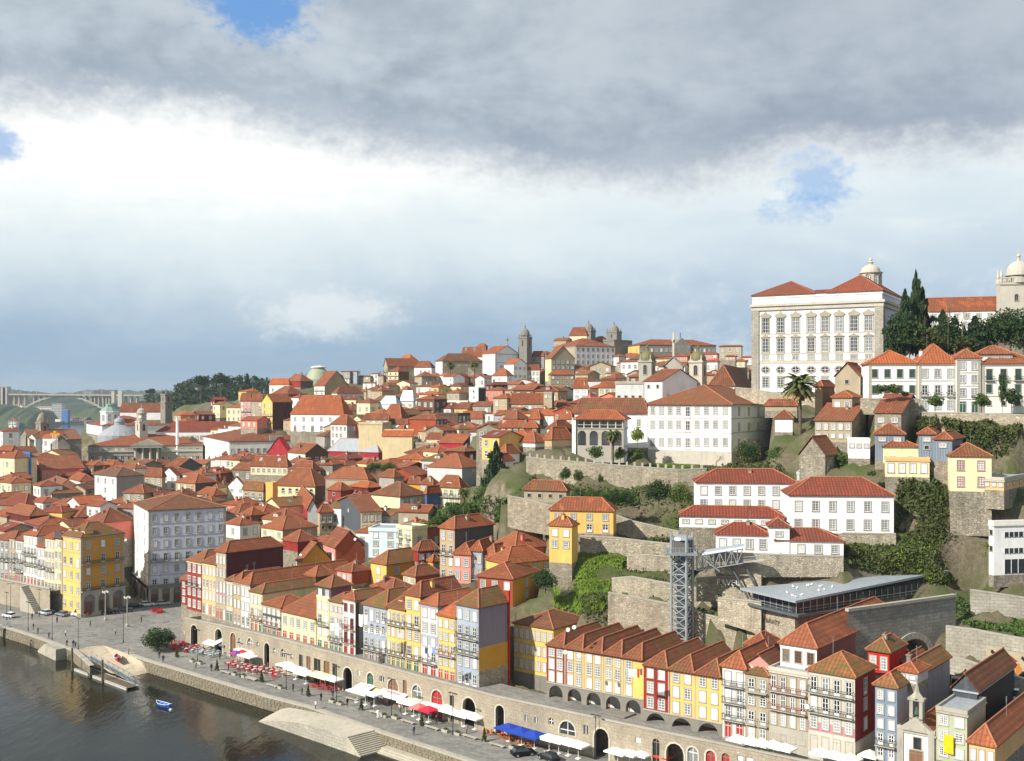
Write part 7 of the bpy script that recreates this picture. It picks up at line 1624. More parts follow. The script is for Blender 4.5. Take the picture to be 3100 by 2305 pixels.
m=MB();pb_=P(488,500,2250);fb=thing('river_boat','small ferry moored on the distant river','boat',pb_);m.grid([(-9,-3,0),(9,-3,0),(11,0,1),(9,3,0),(-9,3,0),(-10,-3.5,3),(10,-3.5,3),(13,0,3.4),(10,3.5,3),(-10,3.5,3)],[(0,1,6,5),(1,2,7,6),(2,3,8,7),(3,4,9,8),(4,0,5,9),(5,6,7,8,9)]);m.obj('hull',['slate'],fb);m=MB();m.box((-6,-2.5,3),(5,2.5,8));m.obj('cabin',['offwhite'],fb)
def quad(mb,c,s,rnd,m=0,up=.3):
 n=Vector((rnd.gauss(0,1),rnd.gauss(0,1),rnd.gauss(0,1)+up));n.normalize();t=n.orthogonal().normalized();b=n.cross(t);a=rnd.uniform(0,6.28);t2=t*math.cos(a)+b*math.sin(a);b2=n.cross(t2);l=s*rnd.uniform(.6,1.3)
 c=Vector(c);mb.face([c-t2*l,c-b2*l*.6,c+t2*l,c+b2*l*.6],m)
def crown_round(seed,n=1700,leaf=.085,clumps=26,flat=.9):
 rnd=random.Random(seed);mb=MB();cl=[]
 for k in range(clumps):
  v=Vector((rnd.gauss(0,1),rnd.gauss(0,1),rnd.gauss(0,1)));v.normalize();r=rnd.uniform(.45,.82);cl.append((Vector((v.x*r,v.y*r,v.z*r*flat)),rnd.uniform(.18,.34)))
 for k in range(n):
  c,r=rnd.choice(cl);v=Vector((rnd.gauss(0,1),rnd.gauss(0,1),rnd.gauss(0,1))).normalized();quad(mb,c+v*r*rnd.uniform(.7,1.05),leaf,rnd)
 for k in range(n//8):
  v=Vector((rnd.gauss(0,1),rnd.gauss(0,1),rnd.gauss(0,1))).normalized();quad(mb,v*rnd.uniform(.1,.5),leaf*2.0,rnd)
 return mb
def crown_cone(seed,n=2600,leaf=.085,layers=11):
 rnd=random.Random(seed);mb=MB()
 for k in range(n):
  L=rnd.randrange(layers);t=(L+rnd.uniform(0,.75))/layers;z=t;r0=(1-t)**.8*(.85+.25*math.sin(L*2.3+seed));a=rnd.uniform(0,6.28);br=.75+.35*math.sin(a*3+L*1.7)
  r=r0*br*rnd.uniform(.25,1)**.6;quad(mb,(r*math.cos(a),r*math.sin(a),z-.05*r),leaf*(1.2-.5*t),rnd,0,.6)
 return mb
def trunk_mesh(seed,h=1.0,r=.05,limbs=6,spread=.5):
 rnd=random.Random(seed);mb=MB();mb.bar((0,0,-.2),(0,0,h*.55),r,0,7,r*.7);mb.bar((0,0,h*.55),(.02,.02,h),r*.7,0,6,r*.3)
 for k in range(limbs):a=6.28*k/limbs+rnd.uniform(-.3,.3);z=h*rnd.uniform(.4,.75);e=Vector((math.cos(a)*spread*rnd.uniform(.6,1),math.sin(a)*spread*rnd.uniform(.6,1),h*rnd.uniform(.8,1.15)));mb.bar((0,0,z),e,r*.45,0,5,r*.15)
 return mb
def bare_mesh(seed):
 rnd=random.Random(seed);mb=MB()
 def grow(p,d,l,r,dep):
  q=p+d*l;mb.bar(p,q,r,0,4 if dep>1 else 6,r*.65)
  if dep>=4:return
  for k in range(3 if dep<3 else 2):
   nd=(d+Vector((rnd.gauss(0,.45),rnd.gauss(0,.45),rnd.uniform(-.05,.35)))).normalized();grow(q,nd,l*rnd.uniform(.6,.85),r*.6,dep+1)
 grow(Vector((0,0,-.05)),Vector((0,0,1)),.27,.022,0);return mb
TM={}
def tmesh(kind,seed,mats):
 k=(kind,seed,mats)
 if k not in TM:
  mb={'round':lambda:crown_round(seed),'dense':lambda:crown_round(seed,3000,.055,60),'cone':lambda:crown_cone(seed),'ball':lambda:crown_round(seed,5000,.06,110),'bare':lambda:bare_mesh(seed),'trunk':lambda:trunk_mesh(seed),'pole':lambda:trunk_mesh(seed,limbs=0),'bush':lambda:crown_round(seed,700,.10,16,.7)}[kind]()
  TM[k]=mb.mesh('crown' if kind not in('trunk','pole')else 'trunk',list(mats),uv=False)
 return TM[k]
def tree(label,x,ytop,ybase,w,D,kind='round',mat='leaf',seed=0,name='tree',cat='tree',group=None,trunk=.3,fruit=False):
 """x, ytop, ybase, w on the plate; crown over a tapered trunk"""
 b=P(x,ybase,D);H=P(x,ytop,D).z-b.z;r=w*CUR[2]*D/FP/2;t=thing(name,label,cat,b,random.uniform(0,6.28),group)
 if kind=='bare':
  o=link('branches',tmesh('bare',seed%4,(mat,)),t);o.scale=(r*1.9,r*1.9,H*.95);return t
 tr=link('trunk',tmesh('pole' if kind=='cone' else 'trunk',seed%3,('bark',)),t)
 if kind=='cone':tr.scale=(H*.3,H*.3,H*.9);o=link('crown',tmesh('cone',seed%4,(mat,)),t,(0,0,H*.06));o.scale=(r*1.25,r*1.25,H*.98)
 else:
  ch=H*(1-trunk);tr.scale=(max(1.,r*.9),max(1.,r*.9),H*.6);o=link('crown',tmesh(kind,seed%5,(mat,)),t,(0,0,H-ch*.52));o.scale=(r*1.22,r*1.22,ch*.62)
  if fruit:
   rnd=random.Random(seed)
   m=MB()
   for k in range(70):v=Vector((rnd.gauss(0,1),rnd.gauss(0,1),rnd.gauss(0,1))).normalized()*rnd.uniform(.85,1.0);quad(m,v,.035,rnd)
   fo=m.obj('oranges',['fruit'],t,(0,0,H-ch/2),uv=False);fo.scale=o.scale;fo['kind']='stuff'
 return t
def palm(label,x,ytop,ycrown,ybase,w,D,seed=0,dry=True):
 rnd=random.Random(seed);b=P(x,ybase,D);H=P(x,ycrown,D).z-b.z;r=w*CUR[2]*D/FP/2;t=thing('palm_tree',label,'palm',b,0,None)
 m=MB();k_=10
 for k in range(k_):z0,z1=H*k/k_,H*(k+1)/k_;m.bar((0,0,z0-.3 if k==0 else z0),(0,0,z1),.36+.05*(k%2),0,9,.33)
 m.obj('trunk',['bark'],t);fr=MB();n=90
 for k in range(n):
  a=6.28*k/n*7.3;el=rnd.uniform(-.75,1.25);L=r*rnd.uniform(.85,1.1);prev=Vector((0,0,H));d=Vector((math.cos(a)*math.cos(el),math.sin(a)*math.cos(el),math.sin(el)));segs=7;mi=1 if(dry and el<-.25)else 0
  for s in range(segs):
   q=prev+d*(L/segs);side=Vector((-d.y,d.x,0));side=side.normalized()if side.length>.01 else Vector((1,0,0));wv=(.10+.16*math.sin(math.pi*(s+.6)/segs))*r*.45
   dn=Vector((0,0,-wv*.5));fr.face([prev,q,q+side*wv+dn,prev+side*wv+dn],mi);fr.face([prev,q,q-side*wv+dn,prev-side*wv+dn],mi)
   prev=q;d=(d+Vector((0,0,-.16-.10*max(0,el)))).normalized()
 fr.obj('fronds',['leaf_palm','leaf_dry'],t,uv=False);return t
use('C')
tree('big dark green tree at the right of the bush garden',1360,1390,1640,250,247,'dense','leaf_dark',1);tree('big olive-green tree beside the dark one, orange fruit at its foot',1545,1400,1640,190,245,'dense','leaf',2,fruit=True)
tree('orange tree full of fruit at the seminary corner',2095,1055,1245,190,276,'dense','leaf_dark',3,fruit=True,trunk=.15)
palm('palm with orange trunk in front of the loggia',978,950,1010,1235,170,284,1)
tree('broad bare tree on the lawn left of the loggia',580,1060,1215,320,284,'bare','twig',1);tree('bare shrub by the seminary wall',1840,1140,1265,210,280,'bare','twig',2,'shrub','shrub')
tree('small leafy tree against the white wing',1185,955,1110,110,290,'round','leaf_lime',1)
for i,(x,yt,yb,w)in enumerate(((830,1095,1210,120),(1040,1120,1230,100),(1165,1125,1225,130))):tree(['leafy shrub left of the orange-trunked palm','leafy shrub right of the orange-trunked palm','leafy hedge tree between palm and seminary'][i],x,yt,yb,w,286,'round','leaf',i,'shrub','shrub',trunk=.1)
for i,(x,yt,yb,w)in enumerate(((585,1285,1410,90),(690,1300,1410,90),(875,1330,1430,50))):tree(['espalier tree at the garden wall, leftmost','espalier tree at the garden wall, second from left','thin climbing shrub at the garden wall'][i],x,yt,yb,w,262,'round','leaf',i+1,trunk=.2)
for i,(x,yt,yb,w)in enumerate(((690,1440,1560,120),(790,1450,1570,130),(900,1470,1570,110),(1000,1465,1590,140),(1100,1480,1590,110))):tree(['garden bush nearest the open shed','second garden bush from the shed','middle garden bush in the bush garden','fourth garden bush, rounded and dark','rightmost bush of the bush garden'][i],x,yt,yb,w,252,'dense','leaf_dark' if i>2 else 'leaf',i,'bush','bush',trunk=.05,group='bushes of the walled garden')
tree('bare tree below the church wall',80,630,800,190,560,'bare','twig',3);tree('dark bush under the church wall',20,690,790,90,565,'round','leaf_dark',2,'bush','bush',trunk=.05)
use('B')
tree('dark cypress-like conifer with drooping side branches by the warehouse',2070,945,1420,290,283,'cone','leaf_conifer',2,'conifer','tree')
palm('small palm beside the dark conifer',2140,1150,1190,1400,150,284,5,False);palm('dark small palm by the yellow balconied house',1800,1310,1345,1470,120,292,6,False)
palm('left palm on the terrace before the stone manor',1690,250,290,470,95,596,2,False);palm('right palm on the terrace before the stone manor',1890,245,285,475,95,594,3,False)
for i,(x,yt,yb,w,D,mt)in enumerate(((1060,1100,1195,150,355,'leaf'),(1180,1105,1195,140,352,'leaf'),(1985,1270,1440,190,281,'leaf'),(1780,1450,1590,240,285,'leaf_dark'),(1620,1540,1640,200,282,'leaf'),(1900,1420,1560,230,279,'leaf'),(2150,1440,1650,200,270,'leaf_dark'),(1480,1600,1650,150,281,'leaf_lime'),(2050,540,600,70,560,'leaf_dark'))):
 tree(['round green tree among the roofs, left one','round green tree among the roofs, right one','yellow-green tree below the dark conifer','large dark shrub mass behind the cream house','shrubs over the garden wall behind the pale blue house','leafy tree left of the garden terrace','dark bush above the tall peach house','light green shrub on the roof terrace wall','dark round bush right of the white tower house'][i],x,yt,yb,w,D,'dense' if i<4 else 'round',mt,i,trunk=.12)
tree('bare pale tree right of the small palm',2160,1270,1400,110,290,'bare','twig',0)
for i,x in enumerate((395,450,480,730,760,940,1080,1130)):tree('bare winter tree on the ridge, %s from the left'%['first','second','third','fourth','fifth','sixth','seventh','last'][i],x,[325,315,330,325,340,290,305,290][i],420,100,900,'bare','twig',i,group='bare trees along the ridge')
use('D')
CON=[(1350,212,830,150,'cone','leaf_conifer',296,'tallest spiky conifer beside the white palace'),(1265,345,830,170,'cone','leaf_conifer',293,'broad dark conifer touching the palace corner'),(1200,520,830,150,'round','leaf_conifer',290,'dark rounded evergreen at the palace side'),(1400,330,800,150,'cone','leaf_conifer',299,'dark conifer right of the tallest one'),(1300,560,840,190,'round','leaf_dark',288,'lower evergreen mass in front of tall conifers'),(1560,500,830,190,'cone','leaf_conifer',296,'pointed conifer before the cathedral cloister'),(1640,560,830,150,'round','leaf_dark',294,'dark tree between the bare trees and cloister'),(1810,545,820,190,'cone','leaf_conifer',292,'green conifer left of the cathedral clump'),(1960,490,800,210,'dense','leaf_dark',296,'leafy evergreen below the cathedral roof end'),(2090,470,800,220,'dense','leaf_dark',294,'thick evergreen under the cathedral tower'),(2190,500,800,190,'round','leaf_dark',290,'evergreen at the right edge below the tower'),(1450,640,840,160,'round','leaf_ivy',289,'brownish shrub mass between the conifers'),(1720,690,830,160,'round','leaf_ivy',288,'reddish undergrowth behind the white terrace roof')]
for i,(x,yt,yb,w,k,mt,D,lab)in enumerate(CON):tree(lab,x,yt,yb,w*1.4,D,k,mt,i,'evergreen_tree','tree',trunk=.12)
tree('tall bare tree in front of the cathedral cloister, left',1600,262,800,180,291,'bare','twig',1);tree('tall bare tree in front of the cathedral cloister, right',1710,285,800,190,290,'bare','twig',2);tree('dark bare thicket beside the conifers',1400,420,830,130,287,'bare','twig_red',3)
for i,(x,yt,yb,w,mt)in enumerate(((1075,1062,1172,90,'leaf'),(1170,1070,1175,110,'leaf'),(1265,1120,1178,60,'leaf_dark'),(1500,1140,1290,110,'leaf'),(1850,1135,1290,130,'leaf'),(2025,965,1290,60,'leaf_dark'),(2095,1110,1285,140,'leaf_dark'))):
 tree(['first small tree in front of the white terrace','second small tree in front of the white terrace','clipped bush at the terrace railing','slender tree before the green balcony doors','round tree at the end of the white terrace','tall thin tree before the house at the right edge','dark bushy tree before the house at the right edge'][i],x,yt,yb,w,243,'round',mt,i,trunk=.3)
palm('big palm with shaggy golden skirt below the palace',445,945,1075,1480,330,262,4)
use('H');
for i,(x,yt,yb,w,mt,D)in enumerate(((40,-10,105,100,'leaf_dark',262),(180,5,105,110,'leaf',256),(520,35,110,90,'leaf',236),(675,125,160,50,'leaf',224),(495,20,60,60,'leaf_dark',238))):tree(['orange-flecked dark bush at the seminary corner','tall bushy shrub on the terrace right of the seminary','round bush by the washing line','small round bush on the wall of the flat cream house','little dark bush above the washing line'][i],x,yt,yb,w,D,'dense' if i<2 else 'round',mt,i,'bush','bush',trunk=.08,fruit=(i==0))
use('E');gq=G(1125,872);tree('clipped round tree on the quay beside the cafe tables',1125,708,872,200,gq.y,'ball','leaf_dark',3,trunk=.16)
use('G');tree('dark green bush at the foot of the grass slope',330,385,520,170,226,'dense','leaf_dark',1,'bush','bush',trunk=.05)
def inpoly(px,py,poly):
 c=np.zeros(len(px),bool);n=len(poly)
 for i in range(n):
  x0,y0=poly[i];x1,y1=poly[(i+1)%n];cond=((y0>py)!=(y1>py));t=(x1-x0)*(py-y0)/((y1-y0)if y1!=y0 else 1e-9)+x0;c^=cond&(px<t)
 return c
def cover(name,label,cat,poly,Dr,mat,n,size,hgt=.4,seed=1,tuft=False):
 pp=[(sx(x),sy(y))for x,y in poly];rg=np.random.default_rng(seed);rnd=random.Random(seed);xs=[p[0]for p in pp];got=0;mb=MB();it=0
 while got<n and it<14:
  it+=1;Y=rg.uniform(*Dr,9000);px=rg.uniform(min(xs),max(xs),9000);X=(px-CX)/FP*Y;z=ground_z(X,Y)-1.0;py=CY+FP*(CAMZ-z)/Y;ok=inpoly(px,py,pp)
  for x,y,zz in zip(X[ok],Y[ok],z[ok]):
   if got>=n:break
   got+=1
   if tuft:
    for k in range(2):a=rnd.uniform(0,3.14);s=size*rnd.uniform(.5,1.2);d=Vector((math.cos(a),math.sin(a),0));c=Vector((x,y,zz));tp=c+Vector((rnd.gauss(0,s*.4),rnd.gauss(0,s*.4),s*1.2));mb.face([c-d*s*.35,c+d*s*.35,tp])
   else:quad(mb,(x,y,zz+rnd.uniform(0,hgt)),size*rnd.uniform(.6,1.3),rnd,0,.4)
 if mb.v:o=mb.obj(name,[mat],uv=False);tag(o,label,cat,kind='stuff')
def patch(name,poly,Dr,mat,n=70):
 pp=[(sx(x),sy(y))for x,y in poly];xs=[p[0]for p in pp];Y,T=np.meshgrid(np.linspace(*Dr,n),np.linspace((min(xs)-CX)/FP,(max(xs)-CX)/FP,n));X=(T*Y).ravel();Y=Y.ravel();z=ground_z(X,Y)-.78;ok=inpoly(CX+FP*X/Y,CY+FP*(CAMZ-z)/Y,pp).reshape(n,n);m=MB();m.v=[(float(a),float(b),float(c))for a,b,c in zip(X,Y,z)]
 m.f=[(i*n+j,i*n+j+1,(i+1)*n+j+1,(i+1)*n+j)for i in range(n-1)for j in range(n-1)if ok[i,j]and ok[i+1,j]and ok[i,j+1]and ok[i+1,j+1]];m.m=[0]*len(m.f)
 if m.f:structure(m.obj(name,[mat],uv=False))
use('G');patch('turf',[(380,340),(560,200),(870,260),(800,560),(560,690),(380,660)],(203,246),'grass');patch('turf',[(800,520),(1165,585),(1165,640),(800,560)],(205,230),'lawn')
cover('scrub','rough dry scrub over the open hillside between the walls','scrub',[(0,0),(300,-300),(1400,-280),(1750,200),(1750,800),(700,800),(300,300)],(200,292),'leaf_ivy',9000,.38,.5,21);cover('scrub','fresh green weeds over the open hillside between the walls','scrub',[(0,0),(300,-300),(1400,-280),(1750,200),(1750,800),(700,800),(300,300)],(200,292),'leaf',7000,.32,.4,22)
cover('grass','bright green grassy slope above the arcaded houses','grass',[(390,340),(560,200),(700,230),(870,270),(800,520),(700,680),(520,680),(390,640)],(203,242),'leaf_lime',9000,.5,seed=2,tuft=True)
cover('ivy','brownish ivy at the top of the grass slope','ivy',[(540,150),(860,240),(860,300),(700,260),(540,220)],(225,245),'leaf_ivy',2000,.35,1.0,3)
cover('ivy','green creepers hanging on the rock beside the grass slope','ivy',[(560,560),(800,540),(900,700),(900,860),(700,860),(560,690)],(200,232),'leaf_ivy',2200,.35,.8,4)
use('H')
cover('ivy','thick ivy covering the cliff right of the convent','ivy',[(790,160),(1090,190),(1110,300),(1180,560),(1150,700),(1000,740),(560,640),(520,560),(800,470)],(196,245),'leaf_ivy',15000,.45,1.2,5)
cover('creepers','fresh green creepers at the foot of the cliff','creepers',[(520,540),(800,520),(1000,520),(1290,520),(1200,720),(980,730),(700,600)],(196,225),'leaf_lime',5000,.35,1.0,6)
cover('creepers','grass strip along the roadside wall','grass',[(1100,780),(1200,840),(1470,930),(1470,1010),(1250,960),(1100,920)],(188,206),'leaf',3500,.35,.5,7)
use('D')
cover('ivy','dark ivy hanging on the walls at the right edge','ivy',[(1400,1340),(1900,1330),(2194,1400),(2194,1660),(1990,1660),(1700,1500),(1340,1420)],(205,245),'leaf_ivy',9000,.42,1.2,8)
cover('undergrowth','brown undergrowth on the bank below the conifers','undergrowth',[(1090,700),(1500,690),(2194,700),(2194,800),(1600,830),(1100,840)],(255,300),'leaf_ivy',5000,.5,1.0,9)
use('C')
cover('lawn','green lawn between the garden wall and the loggia','lawn',[(400,1180),(1250,1200),(1700,1260),(1700,1290),(1000,1260),(440,1215)],(264,292),'leaf_lime',4000,.3,.15,10,True)
cover('garden_plants','low green plants of the walled garden','plants',[(120,1480),(640,1430),(1180,1500),(1200,1600),(650,1620),(430,1580)],(240,266),'leaf',5000,.35,.6,11)
def wood(label,poly,D,n,size,mat,seed):
 rnd=random.Random(seed);mb=MB();pp=[(sx(x),sy(y))for x,y in poly];xs=[p[0]for p in pp];ysb=[p[1]for p in pp];cl=[]
 while len(cl)<n:
  x,y=rnd.uniform(min(xs),max(xs)),rnd.uniform(min(ysb),max(ysb))
  if inpoly(np.array([x]),np.array([y]),pp)[0]:d=D+rnd.uniform(0,160)+(max(ysb)-y)*1.5;cl.append((Vector(((x-CX)/FP*d,d,CAMZ-(y-CY)/FP*d)),rnd.uniform(.6,1.5)))
 for c,s in cl:
  for k in range(34):
   v=Vector((rnd.gauss(0,1),rnd.gauss(0,1),rnd.gauss(0,1))).normalized();quad(mb,c+Vector((v.x*3.4*s,v.y*3.4*s,v.z*2.6*s))*rnd.uniform(.5,1),size*rnd.uniform(.6,1.3),rnd)
  mb.bar(c+Vector((0,0,-10)),c,.35,0,4)
 o=mb.obj('wood',[mat],uv=False);tag(o,label,'wood',kind='stuff')
use('B')
cover('garden_plants','rough garden scrub on the slope below the dark conifer','plants',[(1400,1640),(1500,1500),(1700,1460),(1900,1400),(2200,1420),(2200,1640)],(255,310),'leaf',6000,.4,.9,13)
use('C');cover('ivy','scrub and creepers around the walls right of the seminary','ivy',[(1750,1290),(2340,1250),(2600,1500),(2350,1500),(1700,1420)],(236,285),'leaf_ivy',4000,.4,.9,14)
use('G');cover('ivy','hanging scrub on the terraces beside the lift','ivy',[(860,100),(1250,200),(1460,260),(1460,420),(1300,420),(860,420)],(212,246),'leaf_ivy',3000,.35,.8,15)
use('A')
wood('dark wood on the hill behind the stone church tower',[(1440,380),(1450,230),(1500,170),(1640,120),(1760,110),(1900,120),(2100,110),(2250,150),(2260,260),(1950,300),(1640,320),(1600,390)],880,330,1.3,'leaf_conifer',1)
wood('lighter trees at the foot of the hill wood',[(1180,330),(1250,240),(1440,240),(1600,300),(1600,390),(1440,400)],1250,120,1.6,'farwood',2)
for i,(x,yt,w)in enumerate(((1670,98,130),(1840,88,140),(2060,95,110),(1255,208,90))):tree(['umbrella pine rising above the wood, left','umbrella pine rising above the wood, middle','pointed pine rising above the wood, right','lone umbrella pine left of the wood'][i],x,yt,330,w,860 if i<3 else 1200,'round' if i!=2 else 'cone','leaf_conifer',i,'pine_tree','tree',trunk=.62 if i!=2 else.2)
def place(root,pos,rz=0.,label=None,scale=None):return dup(root,pos,rz,label,scale)
QA=-.74
def canopy(label,c,x,y,w,d,mat,z=2.7,ang=QA,pyr=.55,cat='canopy',name='cafe_canopy',group='cafe canopies on the quay',text=None,z0=0.):
 use(c);p=G(x,y,z0+z);t=thing(name,label,cat,(p.x,p.y,z0),ang,group);m=MB();a,b=w/2,d/2;e=-.25
 C4=[(-a,-b,z-.25),(a,-b,z-.25),(a,b,z-.25),(-a,b,z-.25)]
 if pyr is None:m.face([(-a,-b,z-.5),(a,-b,z-.5),(a,b,z+.5),(-a,b,z+.5)]);C4=[(-a,-b,z-.5),(a,-b,z-.5)]
 else:
  for k in range(4):m.face([C4[k],C4[(k+1)%4],(0,0,z+pyr)])
 n=len(C4)
 for k in range(n if pyr is not None else 1):p_,q_=C4[k],C4[(k+1)%n];m.face([p_,q_,(q_[0],q_[1],q_[2]+e),(p_[0],p_[1],p_[2]+e)])
 m.obj('cloth',[mat],t)
 if pyr is not None and w<4.5:m=MB();m.bar((0,0,0),(0,0,z+pyr),.05,0,6);m.obj('pole',['sash'],t);m=MB();m.box((-.4,-.4,0),(.4,.4,.12));m.obj('foot',['sash'],t)
 else:
  for k in((-a+.1,-b+.1),(a-.1,-b+.1)):m=MB();m.bar((*k,0),(*k,z-.3),.05,0,6);m.obj('pole',['steel'],t)
 if text:
  cu=bpy.data.curves.new('lettering','FONT');cu.body=text;cu.size=1.1;cu.shear=.3;cu.align_x='CENTER';cu.materials.append(MAT('#c8281e'))
  o=textmesh('lettering',cu,t);o.location=(0,-b*.25,z-.1);sl_=math.atan2(1.0,d)if pyr is None else math.atan2(.8,b);o.rotation_euler=(sl_,0,0);o.location.z=(z+.07-.5+1.0*(b*.75)/d)if pyr is None else z-.25+.8*.75+.06
 return t
CN=[('white awning at the first cafe terrace below the steps','I',480,1200,5,3.6,'sash',None),('grey awning beside the first white awning','I',615,1212,3.6,3.6,'#6f7478',None),('big white double canopy with purple parasol beside it','I',905,1300,7.5,4,'sash',.6),('low white canopy in front of the double canopy','I',880,1365,5,2.5,'sash',.5),('white canopy with red seats, leftmost of the long cafe row','I',1360,1470,4.2,3.4,'sash',.4),('second white canopy of the long cafe row','I',1460,1520,4.4,3.6,'sash',.4),('third white canopy of the long cafe row','I',1585,1570,4.4,3.6,'sash',.4),('long cream canopy with an orange patch','I',1760,1598,7.5,3.4,'#efe0b4',.4),('white canopy at the right end of the long cafe row','I',1900,1640,5,2.6,'sash',.4),('tall white awning under the green arched door','J',290,1255,4.6,4.0,'sash',None),('low white canopy left of the green door awning','J',165,1305,4.2,2.6,'sash',.4),('beige awning left of the lettered canopy','J',445,1275,3.4,2.6,'#d8c7a4',None),('large white canopy with red lettering','J',610,1350,7.4,3.4,'sash',None),('small beige awning under the grey arched window','J',880,1400,4.2,2.2,'#d8c7a4',None),('white awning with red lettering under the red arched door','J',1095,1465,5,2.8,'sash',None),('white canopy right of the pink parasol','J',1250,1525,5.6,3.6,'sash',.5),('long white canopy before the dark arch','J',1460,1585,4.4,3.6,'sash',.5),('last white canopy before the dark arch','J',1590,1620,3.6,3,'sash',.5),('left blue canopy over orange tables','K',165,1235,4.3,3.6,'#1f3f9c',.6),('middle blue canopy over orange tables','K',315,1278,4.0,3.6,'#1f3f9c',.6),('right blue canopy over orange tables','K',470,1322,4.0,3.6,'#1f3f9c',.6),('white square parasol right of the blue canopies','K',650,1352,3.3,3.0,'sash',.4),('second white parasol right of the blue canopies','K',765,1380,3.3,3.0,'sash',.4),('third white parasol right of the blue canopies','K',880,1402,3.6,3.0,'sash',.4),('white eight-sided looking parasol standing last','K',1003,1438,3.4,2.6,'sash',.5),('white low canopy before the white kiosk','K',1480,1520,4.0,2.6,'sash',.3),('white low canopy right of the white kiosk','K',1620,1540,3.4,2.4,'sash',.3),('white awning behind the orange-red parasol','K',1720,1470,4.4,2.4,'sash',None),('white parasol touching the orange-red one','K',1770,1555,2.8,2.2,'sash',.3),('orange and red parasol by the dark arch','K',1995,1560,4.0,2.4,'#d8401c',.5),('purple parasol at the big double canopy','I',740,1335,2.6,2.2,'#8a3f8c',.4),('red parasol in front of the double canopy','I',815,1330,2.6,2.2,'#d0312a',.5),('white round parasol under the green door, left','J',265,1335,2.6,2.4,'sash',.45),('white round parasol under the green door, right','J',370,1350,2.8,2.4,'sash',.45),('white parasol left of the pink one','J',750,1440,2.7,2.4,'sash',.45),('cream white parasol touching the pink one','J',850,1465,2.7,2.4,'sash',.45),('faded pink parasol','J',915,1505,3.0,2.6,'#d4716a',.5),('bright red parasol beside the faded pink one','J',1030,1535,3.2,2.8,'#d02640',.5)]
for(lab,c,x,y,w,d,mt,pyr)in CN:canopy(lab+(' on the quay' if len(lab.split())<4 else ''),c,x,y,w,d,mt,pyr=pyr,text='Sandeman' if 'red lettering' in lab else None)
for i,(c,x,y)in enumerate((('M',935,1372),('M',1090,1398),('M',1220,1422),('M',1365,1442),('M',1510,1478),('M',1940,1535),('M',2110,1570),('N',120,1605),('N',355,1560))):
 use(c);canopy('white square parasol on the upper walkway, %s from the yellow arcade'%['first','second','third','fourth','fifth','sixth','seventh','eighth','last'][i],c,x,y,2.9,2.4,'sash' if i<8 else '#e8e2cf',2.3,name='parasol',cat='parasol',group='white parasols on the upper walkway',z0=walkz(sx(x)))
use('K');kp=G(1495,1560);kt=thing('white_kiosk','white fabric-wrapped kiosk between the arches','kiosk',(kp.x,kp.y+3,0),QA)
m=MB();m.box((-2.2,-1.5,0),(2.6,1.5,6.0));m.obj('fabric_box',['sash'],kt);m=MB();m.box((-2.4,-1.7,6.0),(2.8,1.7,6.2));m.obj('lid',['granite_dark'],kt)
def chairset(col):
 c=MB();c.box((-.22,-.22,.42),(.22,.22,.47));c.box((-.22,.18,.47),(.22,.22,.9))
 for a in(-.2,.2):
  for b in(-.2,.2):c.box((a-.02,b-.02,0),(a+.02,b+.02,.42))
 return c.mesh('cafe_chair',[col],uv=False)
tb=MB();tb.lathe([(.25,0),(.04,.06),(.04,.7),(.42,.71),(.42,.75)],10);TBL={c:tb.mesh('cafe_table',[c],uv=False)for c in('#c9c9c4','#b8662c','#a82420')}
CH={c:chairset(c)for c in('#c0202c','#8f9aa0','#b0622a','#4a4038')}
rq=random.Random(5)
def terrace(c,x,y,nx_,ny_,col,tcol,where,sp=1.9):
 use(c);p=G(x,y);t=Vector((math.cos(QA),math.sin(QA)));n=Vector((-t.y,t.x));cn={'#c0202c':'red','#8f9aa0':'grey','#b0622a':'orange wooden','#4a4038':'dark'}[col]
 for i in range(nx_):
  for j in range(ny_):
   q=Vector((p.x,p.y))+t*((i-nx_/2)*sp+rq.uniform(-.3,.3))+n*((j-ny_/2)*sp+rq.uniform(-.3,.3));o=link('cafe_table',TBL[tcol],None,(q.x,q.y,0));tag(o,f'small round table among {cn} chairs {where}','table',f'tables {where}')
   for k in range(rq.choice((2,3,3))):a=rq.uniform(0,6.28);o=link('cafe_chair',CH[col],None,(q.x+.65*math.cos(a),q.y+.65*math.sin(a),0));o.rotation_euler=(0,0,a-1.57);tag(o,f'{cn} cafe chair {where}','chair',f'{cn} chairs {where}')
terrace('I',130,1290,6,3,'#c0202c','#a82420','by the first cafe left of the grey chairs');terrace('I',400,1345,7,3,'#8f9aa0','#c9c9c4','below the first white awning');terrace('I',900,1540,6,2,'#c0202c','#c9c9c4','in front of the double canopy')
terrace('I',1200,1600,5,2,'#c0202c','#c9c9c4','left of the long cafe row');terrace('J',620,1440,5,2,'#4a4038','#c9c9c4','under the lettered canopy');terrace('K',130,1350,4,2,'#b0622a','#b8662c','under the left blue canopy');terrace('K',400,1420,4,2,'#b0622a','#b8662c','under the right blue canopy')
terrace('F',560,1170,4,2,'#c0202c','#a82420','right of the cream canopy');terrace('J',1350,1640,5,1,'#8f9aa0','#c9c9c4','below the white canopy near the dark arch')
use('E');terrace('E',1135,595,4,2,'#c0202c','#a82420','stacked on the square',1.2)
